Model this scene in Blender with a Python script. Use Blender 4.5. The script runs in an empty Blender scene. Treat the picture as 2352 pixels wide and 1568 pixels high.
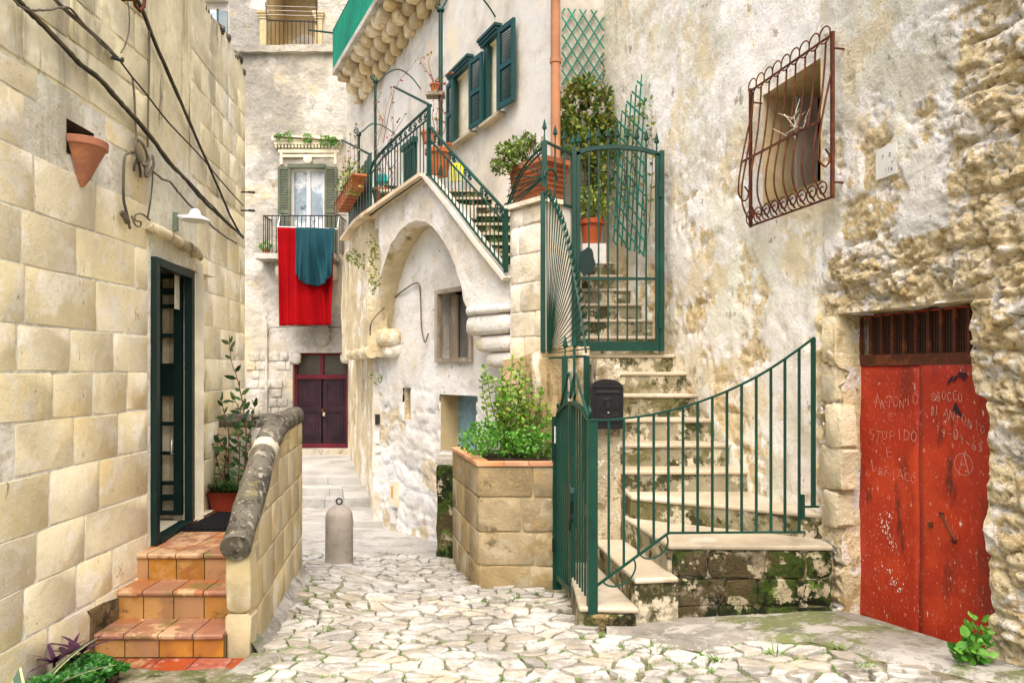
import bpy, math, random
import numpy as np
from mathutils import Vector, Matrix
random.seed(7)
SC = bpy.context.scene
COL = SC.collection
PI = math.pi
# ---------------------------------------------------------------- camera, sky, sun, exposure
FP = 1640.0          # focal length in units of a 2352 px wide frame
CZ = 2.0             # eye height above the datum of the alley
cam = bpy.data.cameras.new('camera')
cam.sensor_width = 36.0
cam.lens = 36.0 * FP / 2352.0
cam.shift_y = (784.0 - 850.0) / 2352.0 * -1.0
cam.clip_start = 0.05
cam.clip_end = 500
camo = bpy.data.objects.new('camera', cam)
COL.objects.link(camo)
camo.location = (0, 0, CZ)
camo.rotation_euler = (PI / 2, 0, 0)
SC.camera = camo
SUN_EL, SUN_AZ = math.radians(62), math.radians(180)     # azimuth clockwise from +Y
w = bpy.data.worlds.new('World')
SC.world = w
w.use_nodes = True
nt = w.node_tree
sky = nt.nodes.new('ShaderNodeTexSky')
sky.sky_type = 'NISHITA'
sky.sun_disc = False
sky.sun_elevation = SUN_EL
sky.sun_rotation = SUN_AZ
sky.air_density = 0.6
sky.dust_density = 6.0
sky.ozone_density = 0.3
bg = nt.nodes['Background']
bg.inputs[1].default_value = 0.15
nt.links.new(sky.outputs[0], bg.inputs[0])
sl = bpy.data.lights.new('sun', 'SUN')
sl.energy = 1.3
sl.angle = math.radians(65)
sl.color = (1.0, 0.975, 0.94)
so = bpy.data.objects.new('sun', sl)
COL.objects.link(so)
sd = Vector((math.sin(SUN_AZ) * math.cos(SUN_EL), math.cos(SUN_AZ) * math.cos(SUN_EL), math.sin(SUN_EL)))
so.rotation_euler = sd.to_track_quat('Z', 'Y').to_euler()
so.location = (0, -5, 12)
SC.view_settings.view_transform = 'Standard'
SC.view_settings.look = 'None'
SC.view_settings.gamma = 1.0
SC.view_settings.use_curve_mapping = False
SC.view_settings.exposure = 1.22
SC.render.engine = 'CYCLES'
SC.cycles.use_denoising = True
SC.cycles.max_bounces = 8
SC.cycles.diffuse_bounces = 4
SC.cycles.glossy_bounces = 3
SC.cycles.transparent_max_bounces = 6

# ---------------------------------------------------------------- helpers
def V(*a): return Vector(a)
def P(u, v, Y):
    """the point at depth Y seen at (u, v) of the photograph"""
    return Vector(((u - 1176) / FP * Y, Y, CZ - (v - 850) / FP * Y))
def R(a, b): return random.uniform(a, b)
def lin(c):
    c = c.lstrip('#')
    r = [int(c[i:i + 2], 16) / 255 for i in (0, 2, 4)]
    return tuple((x / 12.92 if x <= .04045 else ((x + .055) / 1.055) ** 2.4) for x in r) + (1.0,)

def _h(ix, iy, seed):
    seed = int(seed); n = (ix * 374761393 + iy * 668265263 + seed * 1442695041) & 0xffffffff
    n = ((n ^ (n >> 13)) * 1274126177) & 0xffffffff
    n = n ^ (n >> 16)
    return (n & 0xffff) / 65535.0
def vnoise(x, y, seed=0):
    x = np.asarray(x, float); y = np.asarray(y, float)
    ix = np.floor(x).astype(np.int64); iy = np.floor(y).astype(np.int64)
    fx = x - ix; fy = y - iy
    fx = fx * fx * (3 - 2 * fx); fy = fy * fy * (3 - 2 * fy)
    a = _h(ix, iy, seed); b = _h(ix + 1, iy, seed); c = _h(ix, iy + 1, seed); d = _h(ix + 1, iy + 1, seed)
    return (a * (1 - fx) + b * fx) * (1 - fy) + (c * (1 - fx) + d * fx) * fy
def fbm(x, y, o=4, seed=0, g=.5):
    r = 0; a = 1; t = 0
    for i in range(o):
        r = r + a * vnoise(np.asarray(x) * 2 ** i + 17.3 * i, np.asarray(y) * 2 ** i - 9.1 * i, seed + i); t += a; a *= g
    return r / t
def worley(x, y, seed=0, jit=.85):
    x = np.asarray(x, float); y = np.asarray(y, float); ix = np.floor(x).astype(np.int64); iy = np.floor(y).astype(np.int64)
    f1 = np.full(x.shape, 9.); f2 = np.full(x.shape, 9.); c = np.zeros(x.shape); gx = np.zeros(x.shape); gy = np.zeros(x.shape)
    for dx in (-1, 0, 1):
        for dy in (-1, 0, 1):
            px = ix + dx + .5 + (_h(ix + dx, iy + dy, seed) - .5) * jit; py = iy + dy + .5 + (_h(ix + dx, iy + dy, seed + 1) - .5) * jit
            d = np.hypot(px - x, py - y); n = d < f1
            f2 = np.where(n, f1, np.minimum(f2, d)); c = np.where(n, _h(ix + dx, iy + dy, seed + 2), c); gx = np.where(n, x - px, gx); gy = np.where(n, y - py, gy); f1 = np.where(n, d, f1)
    return f1, f2, c, gx, gy
def sstep(a, b, x):
    t = np.clip((np.asarray(x, float) - a) / (b - a), 0, 1)
    return t * t * (3 - 2 * t)

class MB:
    def __init__(s): s.v = []; s.f = []; s.att = None
    def add(s, vs, fs):
        k = len(s.v); s.v.extend([tuple(p) for p in vs]); s.f.extend([tuple(i + k for i in f) for f in fs]); return s
    def box(s, a, b):
        x0, y0, z0 = a; x1, y1, z1 = b
        return s.add([(x0, y0, z0), (x1, y0, z0), (x1, y1, z0), (x0, y1, z0), (x0, y0, z1), (x1, y0, z1), (x1, y1, z1), (x0, y1, z1)],
                     [(0, 3, 2, 1), (4, 5, 6, 7), (0, 1, 5, 4), (1, 2, 6, 5), (2, 3, 7, 6), (3, 0, 4, 7)])
    def obox(s, c, ax, ay, az):
        c = Vector(c); vs = []
        for k in (-1, 1):
            for i, j in ((-1, -1), (1, -1), (1, 1), (-1, 1)):
                vs.append(c + ax * i + ay * j + az * k)
        return s.add(vs, [(0, 3, 2, 1), (4, 5, 6, 7), (0, 1, 5, 4), (1, 2, 6, 5), (2, 3, 7, 6), (3, 0, 4, 7)])
    def bar(s, p, q, w, h=None, up=None):
        p = Vector(p); q = Vector(q); d = (q - p)
        L = d.length
        if L < 1e-6: return s
        d /= L; h = h or w
        up = Vector(up) if up is not None else (Vector((0, 0, 1)) if abs(d.z) < .9 else Vector((0, 1, 0)))
        a = d.cross(up).normalized(); b = a.cross(d)
        return s.obox((p + q) / 2, a * (w / 2), b * (h / 2), d * (L / 2))
    def tube(s, pts, r, n=6, closed=False, rs=None):
        pts = [Vector(p) for p in pts]; m = len(pts)
        if m < 2: return s
        T = []
        for i in range(m):
            if closed: t = pts[(i + 1) % m] - pts[i - 1]
            else: t = pts[min(i + 1, m - 1)] - pts[max(i - 1, 0)]
            T.append(t.normalized() if t.length > 1e-9 else Vector((0, 0, 1)))
        a = T[0].orthogonal().normalized(); vs = []
        for i in range(m):
            a = (a - T[i] * a.dot(T[i]))
            a = a.normalized() if a.length > 1e-6 else T[i].orthogonal().normalized()
            b = T[i].cross(a); rr = rs[i] if rs else r
            for k in range(n):
                an = 2 * PI * k / n
                vs.append(pts[i] + a * (math.cos(an) * rr) + b * (math.sin(an) * rr))
        fs = []
        for i in range(m if closed else m - 1):
            j = (i + 1) % m
            for k in range(n):
                l = (k + 1) % n
                fs.append((i * n + k, i * n + l, j * n + l, j * n + k))
        if not closed:
            fs.append(tuple(range(n - 1, -1, -1))); fs.append(tuple((m - 1) * n + k for k in range(n)))
        return s.add(vs, fs)
    def lathe(s, c, prof, n=20, a0=0, a1=2 * PI, sx=1, sy=1):
        c = Vector(c); full = abs(a1 - a0 - 2 * PI) < 1e-6; m = n if full else n + 1
        vs = []; fs = []
        for r, z in prof:
            for k in range(m):
                an = a0 + (a1 - a0) * k / n
                vs.append(c + Vector((r * math.cos(an) * sx, r * math.sin(an) * sy, z)))
        for i in range(len(prof) - 1):
            for k in range(n):
                l = (k + 1) % m
                fs.append((i * m + k, i * m + l, (i + 1) * m + l, (i + 1) * m + k))
        return s.add(vs, fs)
    def prism(s, poly, z0, z1):
        n = len(poly)
        vs = [(x, y, z0) for x, y in poly] + [(x, y, z1) for x, y in poly]
        return s.add(vs, [tuple(range(n - 1, -1, -1)), tuple(range(n, 2 * n))] + [(i, (i + 1) % n, n + (i + 1) % n, n + i) for i in range(n)])
    def ext(s, pts, d):
        """planar polygon pushed along d"""
        n = len(pts); d = Vector(d)
        vs = [Vector(p) for p in pts] + [Vector(p) + d for p in pts]
        return s.add(vs, [tuple(range(n - 1, -1, -1)), tuple(range(n, 2 * n))] + [(i, (i + 1) % n, n + (i + 1) % n, n + i) for i in range(n)])
    def poly(s, pts): return s.add(pts, [tuple(range(len(pts)))])
    def ball(s, c, r, n=10, m=7, sc=(1, 1, 1)):
        prof = [(r * math.sin(PI * i / m) + 1e-5, -r * math.cos(PI * i / m) * sc[2]) for i in range(m + 1)]
        return s.lathe(c, prof, n, sx=sc[0], sy=sc[1])
    def mesh(s, name, mat, smooth=0):
        me = bpy.data.meshes.new(name)
        me.from_pydata(s.v, [], s.f)
        if mat: me.materials.append(mat)
        if s.att:
            for k, arr in s.att.items():
                a = me.attributes.new(k, 'FLOAT', 'POINT')
                a.data.foreach_set('value', np.asarray(arr, dtype=np.float32))
        if smooth:
            me.polygons.foreach_set('use_smooth', [True] * len(me.polygons))
            if smooth < 180: me.set_sharp_from_angle(angle=math.radians(smooth))
        me.update()
        return me
    def build(s, name, mat, parent=None, smooth=0, **k):
        o = bpy.data.objects.new(name, s.mesh(name, mat, smooth))
        return link(o, parent, **k)

def link(o, parent=None, label=None, cat=None, group=None, kind=None):
    COL.objects.link(o)
    if parent is not None:
        o.parent = parent
        if parent.type == 'EMPTY': o.matrix_parent_inverse = Matrix.Translation(-parent.location)
    if label: o['label'] = label
    if cat: o['category'] = cat
    if group: o['group'] = group
    if kind: o['kind'] = kind
    return o
def thing(name, label, cat, loc=(0, 0, 0), group=None):
    o = bpy.data.objects.new(name, None); o.empty_display_size = .1
    o.location = loc
    return link(o, None, label, cat, group)

class Wall:
    """vertical wall line from p0 to p1 (plan), n looks towards the viewer's side of it"""
    def __init__(s, p0, p1, flip=False):
        s.p = Vector((p0[0], p0[1], 0)); d = Vector((p1[0] - p0[0], p1[1] - p0[1], 0)); s.L = d.length; s.d = d / s.L
        n = Vector((-s.d.y, s.d.x, 0)); mid = s.p + d / 2
        if n.dot(-mid) < 0: n = -n
        s.n = -n if flip else n
    def pt(s, a, z, off=0): return s.p + s.d * a + s.n * off + Vector((0, 0, z))
    def s_of_u(s, u, off=0):
        k = (u - 1176) / FP; q = s.p + s.n * off
        return (k * q.y - q.x) / (s.d.x - k * s.d.y)
    def sz(s, u, v, off=0):
        a = s.s_of_u(u, off); Y = (s.p + s.d * a + s.n * off).y
        return a, CZ - (v - 850) / FP * Y
    def at(s, u, v, off=0):
        a, z = s.sz(u, v, off); return s.pt(a, z, off)

def axis_lines(a, b, step, extra):
    n = max(1, int(round((b - a) / step)))
    L = sorted(set([round(a + (b - a) * i / n, 5) for i in range(n + 1)]))
    for e in extra:
        if a < e < b:
            j = min(range(len(L)), key=lambda i: abs(L[i] - e))
            if abs(L[j] - e) < step * .5 and 0 < j < len(L) - 1: L[j] = e
            else: L.append(e); L.sort()
    return L
def sheet(w, s0, s1, z0, z1, step, disp, mat, name, parent, holes=(), warp=None, smooth=180, top=None, **k):
    S = axis_lines(s0, s1, step, [h[0] for h in holes] + [h[1] for h in holes])
    Z = axis_lines(z0, z1, step, [h[2] for h in holes] + [h[3] for h in holes])
    s_, z_ = np.meshgrid(np.array(S), np.array(Z))
    if top is not None:     # uneven top edge
        t = top(s_); z_ = z0 + (z_ - z0) * (t - z0) / (z1 - z0)
    d, m = disp(s_, z_)
    ss = s_ if warp is None else warp(s_, z_)
    X = w.p.x + w.d.x * ss + w.n.x * d; Y = w.p.y + w.d.y * ss + w.n.y * d
    mb = MB(); ns = len(S); nz = len(Z)
    mb.v = list(zip(X.ravel().tolist(), Y.ravel().tolist(), z_.ravel().tolist()))
    F = []
    for j in range(nz - 1):
        zc = (Z[j] + Z[j + 1]) / 2
        hs = [h for h in holes if h[2] < zc < h[3]]
        for i in range(ns - 1):
            sc = (S[i] + S[i + 1]) / 2
            if any(h[0] < sc < h[1] for h in hs): continue
            F.append((j * ns + i, j * ns + i + 1, (j + 1) * ns + i + 1, (j + 1) * ns + i))
    mb.f = F
    mb.att = {'mask': m.ravel() if hasattr(m, 'ravel') else np.full(len(mb.v), m)}
    return mb.build(name, mat, parent, smooth, **k)
def reveal(mb, w, h, depth, bottom=True, off=0.0):
    s0, s1, z0, z1 = h; a = off; b = -depth
    q = lambda p: mb.poly(p)
    q([w.pt(s0, z0, a), w.pt(s0, z1, a), w.pt(s0, z1, b), w.pt(s0, z0, b)])
    q([w.pt(s1, z0, a), w.pt(s1, z0, b), w.pt(s1, z1, b), w.pt(s1, z1, a)])
    q([w.pt(s0, z1, a), w.pt(s1, z1, a), w.pt(s1, z1, b), w.pt(s0, z1, b)])
    if bottom: q([w.pt(s0, z0, a), w.pt(s0, z0, b), w.pt(s1, z0, b), w.pt(s1, z0, a)])
    return mb
def block_mb(w, s0, s1, z0, z1, off=.006, depth=.03, j=.008, cut=.02, bev=.008):
    cut = min(cut, (s1 - s0) * .3, (z1 - z0) * .3)
    c = [(s0 + cut, z0), ((s0 + s1) / 2, z0), (s1 - cut, z0), (s1, z0 + cut), (s1, (z0 + z1) / 2), (s1, z1 - cut), (s1 - cut, z1), ((s0 + s1) / 2, z1), (s0 + cut, z1), (s0, z1 - cut), (s0, (z0 + z1) / 2), (s0, z0 + cut)]
    c = [(a + R(-j, j), z + R(-j, j)) for a, z in c]
    ms = (s0 + s1) / 2; mz = (z0 + z1) / 2; n = len(c)
    def inset(a, z, b):
        dx, dz = ms - a, mz - z; L = math.hypot(dx, dz); return a + dx / L * b * 1.4, z + dz / L * b * 1.4
    o = off + R(-.3, .3) * off
    vs = [w.pt(*inset(a, z, bev), o) for a, z in c] + [w.pt(a, z, o - bev) for a, z in c] + [w.pt(a, z, o - depth) for a, z in c]
    m = MB()
    m.add(vs, [tuple(range(n))] + [(r * n + i, (r + 1) * n + i, (r + 1) * n + (i + 1) % n, r * n + (i + 1) % n) for r in (0, 1) for i in range(n)])
    return m
def courses(w, s0, s1, z0, z1, h, bl, mat, parent, name='wall_block', gap=.014, skip=None, off=.006, hv=.12, bv=.3, zs=None, depth=.03, **kw):
    z = z0; i = 0
    while z < z1 - h * .4:
        hh = h * R(1 - hv, 1 + hv) if zs is None else zs[i + 1] - zs[i]
        if zs is None and z1 - (z + hh) < h * .5: hh = z1 - z
        s = s0 - (R(.15, .85) * bl if i % 2 else R(0, .35) * bl)
        while s < s1 - .03:
            b = bl * R(1 - bv, 1 + bv)
            a0, a1 = max(s, s0), min(s + b, s1)
            if s1 - a1 < bl * .3: a1 = s1; b = a1 - s
            if a1 - a0 > .05 and not (skip and skip(a0, a1, z, z + hh)):
                block_mb(w, a0 + gap / 2, a1 - gap / 2, z + gap / 2, z + hh - gap / 2, off=off, depth=depth, **kw).build(name, mat, parent, smooth=40)
            s += b
        z += hh; i += 1
        if zs is not None and i >= len(zs) - 1: break

def arc(c, r, a0, a1, ax, ay, n=12, ry=None):
    ry = ry or r
    return [Vector(c) + ax * (r * math.cos(a0 + (a1 - a0) * i / n)) + ay * (ry * math.sin(a0 + (a1 - a0) * i / n)) for i in range(n + 1)]
def spiral(c, r0, r1, a0, turns, ax, ay, n=18):
    return [Vector(c) + (ax * math.cos(a0 + turns * 2 * PI * i / n) + ay * math.sin(a0 + turns * 2 * PI * i / n)) * (r0 + (r1 - r0) * i / n) for i in range(n + 1)]
def smooth_path(pts, k=6):
    pts = [Vector(p) for p in pts]; out = []
    for i in range(len(pts) - 1):
        p0 = pts[max(i - 1, 0)]; p1 = pts[i]; p2 = pts[i + 1]; p3 = pts[min(i + 2, len(pts) - 1)]
        for j in range(k):
            t = j / k
            out.append(.5 * ((2 * p1) + (p2 - p0) * t + (2 * p0 - 5 * p1 + 4 * p2 - p3) * t * t + (3 * p1 - p0 - 3 * p2 + p3) * t ** 3))
    out.append(pts[-1]); return out
UZ = Vector((0, 0, 1)); UX = Vector((1, 0, 0)); UY = Vector((0, 1, 0))

# ---------------------------------------------------------------- foliage
def leaves(clumps, n, size, name, mat, parent=None, up=.35, aspect=.5, fold=.25, sz=.35, **k):
    """clumps: list of (centre, (rx, ry, rz)); n leaf faces spread over them"""
    mb = MB(); tint = []
    wts = [max(1e-6, c[1][0] * c[1][1] * c[1][2]) ** .67 for c in clumps]
    for _ in range(n):
        c, r = random.choices(clumps, wts)[0]
        while True:
            d = Vector((R(-1, 1), R(-1, 1), R(-1, 1)))
            if .05 < d.length < 1: break
        d = d.normalized() * d.length ** .55
        p = Vector(c) + Vector((d.x * r[0], d.y * r[1], d.z * r[2]))
        a = (d.normalized() * .6 + Vector((R(-1, 1), R(-1, 1), R(-1, 1) + up * .6)) * .8).normalized()
        leaf(mb, p, a, size * R(1 - sz, 1 + sz), aspect, fold); tint += [random.random()] * 6
    mb.att = {'tint': tint}
    return mb.build(name, mat, parent, **k)
def leaf(mb, p, a, L, aspect=.5, fold=.25, droop=.15):
    b = a.cross(Vector((R(-1, 1), R(-1, 1), R(-.3, 1.2))))
    if b.length < 1e-3: b = a.orthogonal()
    b.normalize(); c = b.cross(a)
    w = L * aspect / 2
    vs = [p, p + a * L * .35 + b * w - c * (fold * w), p + a * L * .75 + b * w * .75 - c * (fold * w + droop * L * .3), p + a * L - c * droop * L * .6, p + a * L * .75 - b * w * .75 - c * (fold * w + droop * L * .3), p + a * L * .35 - b * w - c * (fold * w)]
    mb.add(vs, [(0, 1, 2, 3), (0, 3, 4, 5)])
def blade(mb, p, a, L, w, bend=.4, n=4):
    side = a.cross(UZ)
    side = side.normalized() if side.length > 1e-3 else UX
    side = (side + Vector((R(-.5, .5), R(-.5, .5), 0))).normalized()
    out = Vector((a.x, a.y, 0)); out = out.normalized() if out.length > 1e-3 else UX
    q = Vector(p); dirv = a.normalized(); vs = []; fs = []
    for i in range(n + 1):
        t = i / n; ww = w * (1 - t) ** .7 * .5 + w * .03
        vs += [q - side * ww, q + side * ww]
        dirv = (dirv + (out * bend - UZ * bend * .6) * (1.0 / n)).normalized(); q = q + dirv * (L / n)
    for i in range(n): fs.append((2 * i, 2 * i + 1, 2 * i + 3, 2 * i + 2))
    mb.add(vs, fs); return len(vs)

# ---------------------------------------------------------------- materials
def M(name, base, rough=.85, layers=(), bump=.35, bscale=28., var=.16, vscale=1.6, spec=.25, metal=0., orand=0., tint=None, coat=0., bdist=.012, trans=0.):
    m = bpy.data.materials.new(name); m.use_nodes = True
    t = m.node_tree; N = t.nodes; Lk = t.links; bs = N['Principled BSDF']
    geo = N.new('ShaderNodeNewGeometry')
    def noise(scale, detail=6, rgh=.6, st=None):
        n = N.new('ShaderNodeTexNoise'); n.inputs['Scale'].default_value = scale; n.inputs['Detail'].default_value = detail; n.inputs['Roughness'].default_value = rgh
        if st:
            mp = N.new('ShaderNodeMapping'); mp.inputs['Scale'].default_value = st; Lk.new(geo.outputs['Position'], mp.inputs['Vector']); Lk.new(mp.outputs[0], n.inputs['Vector'])
        else: Lk.new(geo.outputs['Position'], n.inputs['Vector'])
        return n.outputs['Fac']
    def mrange(x, a, b, c=0., d=1.):
        n = N.new('ShaderNodeMapRange'); n.inputs[1].default_value = a; n.inputs[2].default_value = b; n.inputs[3].default_value = c; n.inputs[4].default_value = d; n.interpolation_type = 'SMOOTHSTEP' ; Lk.new(x, n.inputs[0]); return n.outputs[0]
    def mix(f, a, b, mode='MIX'):
        n = N.new('ShaderNodeMix'); n.data_type = 'RGBA'; n.blend_type = mode
        if hasattr(f, 'node'): Lk.new(f, n.inputs[0])
        else: n.inputs[0].default_value = f
        for x, i in ((a, 6), (b, 7)):
            if hasattr(x, 'node'): Lk.new(x, n.inputs[i])
            else: n.inputs[i].default_value = x
        return n.outputs[2]
    def mul(a, b):
        n = N.new('ShaderNodeMath'); n.operation = 'MULTIPLY'
        for x, i in ((a, 0), (b, 1)):
            if hasattr(x, 'node'): Lk.new(x, n.inputs[i])
            else: n.inputs[i].default_value = x
        return n.outputs[0]
    b = lin(base) if isinstance(base, str) else base
    dark = tuple(c * (1 - var * 1.6) for c in b[:3]) + (1,); lite = tuple(min(.9, c * (1 + var)) for c in b[:3]) + (1,)
    col = mix(mrange(noise(vscale, 8, .65), .3, .7), dark, lite)
    if orand:
        oi = N.new('ShaderNodeObjectInfo'); hs = N.new('ShaderNodeHueSaturation')
        Lk.new(mrange(oi.outputs['Random'], 0, 1, 1 - orand, 1 + orand), hs.inputs['Value'])
        mm = N.new('ShaderNodeMath'); mm.operation = 'FRACT'; m2 = N.new('ShaderNodeMath'); m2.operation = 'MULTIPLY'; m2.inputs[1].default_value = 7.31
        Lk.new(oi.outputs['Random'], m2.inputs[0]); Lk.new(m2.outputs[0], mm.inputs[0])
        Lk.new(mrange(mm.outputs[0], 0, 1, 1 - orand * 1.6, 1 + orand * 1.2), hs.inputs['Saturation'])
        Lk.new(col, hs.inputs['Color']); col = hs.outputs[0]
    if tint:
        at = N.new('ShaderNodeAttribute'); at.attribute_name = 'tint'
        cr = N.new('ShaderNodeValToRGB'); els = cr.color_ramp.elements
        for i, c in enumerate(tint):
            e = els[i] if i < 2 else els.new(1)
            e.position = i / (len(tint) - 1); e.color = lin(c)
        Lk.new(at.outputs['Fac'], cr.inputs[0]); col = mix(.85, col, cr.outputs[0])
    for l in layers:
        c, sc, lo, hi = l[:4]; st = l[4] if len(l) > 4 else None; op = l[5] if len(l) > 5 else 1.; am = l[6] if len(l) > 6 else None
        f = mrange(noise(sc, 7, .68, st), lo, hi)
        if am:
            at = N.new('ShaderNodeAttribute'); at.attribute_name = am[0]
            nn = N.new('ShaderNodeMath'); nn.operation = 'MULTIPLY_ADD'; nn.inputs[1].default_value = 1.1; nn.inputs[2].default_value = -.55; Lk.new(noise(7., 10, .7), nn.inputs[0])
            na = N.new('ShaderNodeMath'); na.operation = 'ADD'; Lk.new(nn.outputs[0], na.inputs[0]); Lk.new(at.outputs['Fac'], na.inputs[1])
            f2 = mrange(na.outputs[0], am[1], am[2])
            f = mul(f, f2)
        if op != 1.: f = mul(f, op)
        col = mix(f, col, lin(c))
    Lk.new(col, bs.inputs['Base Color'])
    bs.inputs['Roughness'].default_value = rough; bs.inputs['Specular IOR Level'].default_value = spec; bs.inputs['Metallic'].default_value = metal
    if coat: bs.inputs['Coat Weight'].default_value = coat; bs.inputs['Coat Roughness'].default_value = .25
    if bump:
        h1 = noise(bscale, 8, .7); h2 = noise(bscale * .22, 4, .55)
        ad = N.new('ShaderNodeMath'); ad.operation = 'ADD'; Lk.new(h1, ad.inputs[0]); Lk.new(mul(h2, 1.6), ad.inputs[1])
        bp = N.new('ShaderNodeBump'); bp.inputs['Strength'].default_value = bump; bp.inputs['Distance'].default_value = bdist
        Lk.new(ad.outputs[0], bp.inputs['Height']); Lk.new(bp.outputs[0], bs.inputs['Normal'])
    if trans:
        tr = N.new('ShaderNodeBsdfTranslucent'); Lk.new(col, tr.inputs[0]); ms = N.new('ShaderNodeMixShader'); ms.inputs[0].default_value = trans
        Lk.new(bs.outputs[0], ms.inputs[1]); Lk.new(tr.outputs[0], ms.inputs[2]); Lk.new(ms.outputs[0], N['Material Output'].inputs[0])
    return m
VS = (1.6, 1.6, .22)      # streaks running down a wall
m_block = M('limestone_block', '#e8dab0', .9, [('#ece2c8', 2.3, .5, .6), ('#dfc68c', 1.3, .52, .64, None, .7), ('#cbbd9c', 3.2, .56, .68, (1, 1, .5), .5), ('#d8c698', 30., .52, .62, None, .4), ('#f0e9d6', 7., .55, .62, None, .6), ('#8a7348', 5., .63, .68, (1, 1, .45), .75), ('#5e4c30', 15., .65, .69, None, .75)], orand=.06, bump=.4, bscale=60, var=.08)
m_mortar = M('lime_mortar_wall', '#ede4cc', .92, [('#f2ecdc', 1.7, .48, .58), ('#cfbf9a', 16., .52, .62, None, .6), ('#a39a80', 1.1, .54, .66, (1, 1, .25), .6), ('#7a7050', 2.2, .6, .7, VS, .6), ('#6e5a3a', 14., .64, .69, None, .6)], bump=.8, bscale=45)
m_upper = M('stained_lime_plaster', '#e8dab4', .92, [('#ece8dc', .9, .48, .58, (1, 1, .35), .9), ('#d2c39c', 12., .52, .62, None, .6), ('#a39c88', .8, .53, .63, (2.2, 2.2, .35), .7), ('#958a58', 1.2, .57, .66, (2.6, 2.6, .25), .6), ('#554e3c', 2., .6, .67, (2.2, 2.2, .4), .7)], bump=.5, bscale=34, orand=.05)
m_white = M('white_limewash', '#d0c8b8', .9, [('#dfdcd4', .9, .47, .57), ('#cdb688', 1.7, .55, .66, None, .75), ('#a39983', 2.4, .58, .68, (1, 1, .5), .6), ('#d2c5a8', 18., .54, .62, None, .5), ('#5d5038', 8., .64, .69, None, .65)], bump=.8, bscale=30, bdist=.02)
m_facade = M('smooth_white_render', '#cdc6b6', .9, [('#d8d4ca', .7, .46, .58), ('#b3aa96', 1.1, .57, .68, (1, 1, .4), .55), ('#d9c8a0', 1.6, .55, .66, None, .5), ('#cfc4ac', 20., .56, .64, None, .35)], bump=.4, bscale=22)
RL_ = [('#f6f1e6', .9, .47, .55), ('#e4d2a6', 1.3, .53, .6, None, .7), ('#c2b8a4', 1.6, .57, .66, (1, 1, .35), .5), ('#f7f4ec', 3.1, .545, .565, None, .85), ('#d8ccb0', 24., .54, .62, None, .4), ('#8d8068', 5., .62, .66, None, .7),
             ('#e4d2a8', 3., .0, .1, None, 1., ('mask', .42, .54)), ('#c9ad78', 5., .52, .6, None, .75, ('mask', .42, .54)), ('#f2ecdf', 4., .52, .56, None, .9, ('mask', .42, .54)), ('#c3a468', 19., .53, .6, None, .7, ('mask', .42, .54)), ('#6f5836', 18., .61, .66, None, .6, ('mask', .4, .54)), ('#4e452f', 11., .65, .69, None, .7)]
m_right = M('peeling_plaster_and_rubble', '#efe6d0', .92, RL_, bump=.6, bscale=34, bdist=.03)
m_right2 = M('crumbling_rubble_and_plaster', '#efe6d0', .92, RL_, bump=1., bscale=46, bdist=.03)
m_bgwall = M('weathered_pale_stone', '#bcb4a2', .92, [('#ccc8be', .45, .47, .57), ('#8e8a80', .33, .5, .6, (1, 1, 1.2), .8), ('#c9b384', .8, .55, .64, None, .6), ('#7b7565', 2.4, .57, .66, None, .6), ('#b5ac98', 9., .53, .62, None, .5)], bump=.9, bscale=10, bdist=.05)
m_side = M('ochre_stained_plaster', '#d8c69e', .92, [('#ece6d8', .8, .5, .58), ('#a08a5c', 1.3, .55, .65, (1, 1, .6), .7), ('#4e4630', 2.6, .6, .68, (1, 1, .6), .75), ('#c2ad80', 12., .53, .62, None, .5)], bump=.9, bscale=18, bdist=.03)
m_rock = M('rough_tufa', '#e2d0a4', .95, [('#f1ebde', 3., .5, .56), ('#ab8c56', 5., .54, .62, None, .8), ('#54452c', 14., .6, .66, None, .75)], bump=1., bscale=26, bdist=.035)
m_grey = M('lichen_grey_stone', '#6f6a5c', .95, [('#47433b', 7., .48, .58), ('#b5ae9a', 18., .55, .62, None, .8), ('#8f8760', 3.5, .56, .62, None, .7), ('#2c2a26', 22., .56, .62, None, .7)], bump=1., bscale=50, bdist=.015)
m_cap = M('worn_cap_mortar', '#cfc6b0', .92, [('#7a7262', 8., .56, .68)], bump=.6, bscale=40)
m_cob = M('cobble_limestone', '#a69f90', .8, [('#c2beb4', 3., .48, .56), ('#86837b', 5., .53, .63, None, .6), ('#b0a080', 1.6, .58, .66, None, .5), ('#77736a', 20., .56, .66, None, .5), ('#c4c2bb', 14., .57, .64, None, .5)], orand=.2, bump=.9, bscale=36, spec=.3)
m_dirt = M('joint_dirt', '#a4977a', .98, [('#c3baa6', 5., .5, .62), ('#5f6a2e', 1.3, .52, .62, None, .85), ('#4c5a22', 7., .58, .7, None, .6)], bump=.9, bscale=60, bdist=.01)
m_street = M('worn_pale_paving', '#a3a098', .8, [('#b2b0a9', 1.2, .45, .6), ('#a8a294', 3., .58, .7, None, .6)], bump=.5, bscale=18)
m_conc = M('concrete_apron', '#918c80', .92, [('#aca89e', 2., .47, .55), ('#636c34', 1.5, .52, .58, None, .85), ('#6f685c', 9., .53, .61, None, .6), ('#4e4a40', 4., .6, .64, None, .6), ('#c0bdb4', 22., .58, .64, None, .5)], bump=.9, bscale=50)
m_moss = M('mossy_block', '#998a68', .95, [('#463b22', 2.6, .4, .48, None, .92), ('#3a4a16', 1.5, .45, .5), ('#171c0b', 3.0, .48, .54, None, .94), ('#b5a888', 4.4, .58, .605), ('#2c3816', 16., .53, .6, None, .6), ('#546a22', 5., .58, .63, None, .8)], bump=1., bscale=34, orand=.15, bdist=.025)
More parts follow.
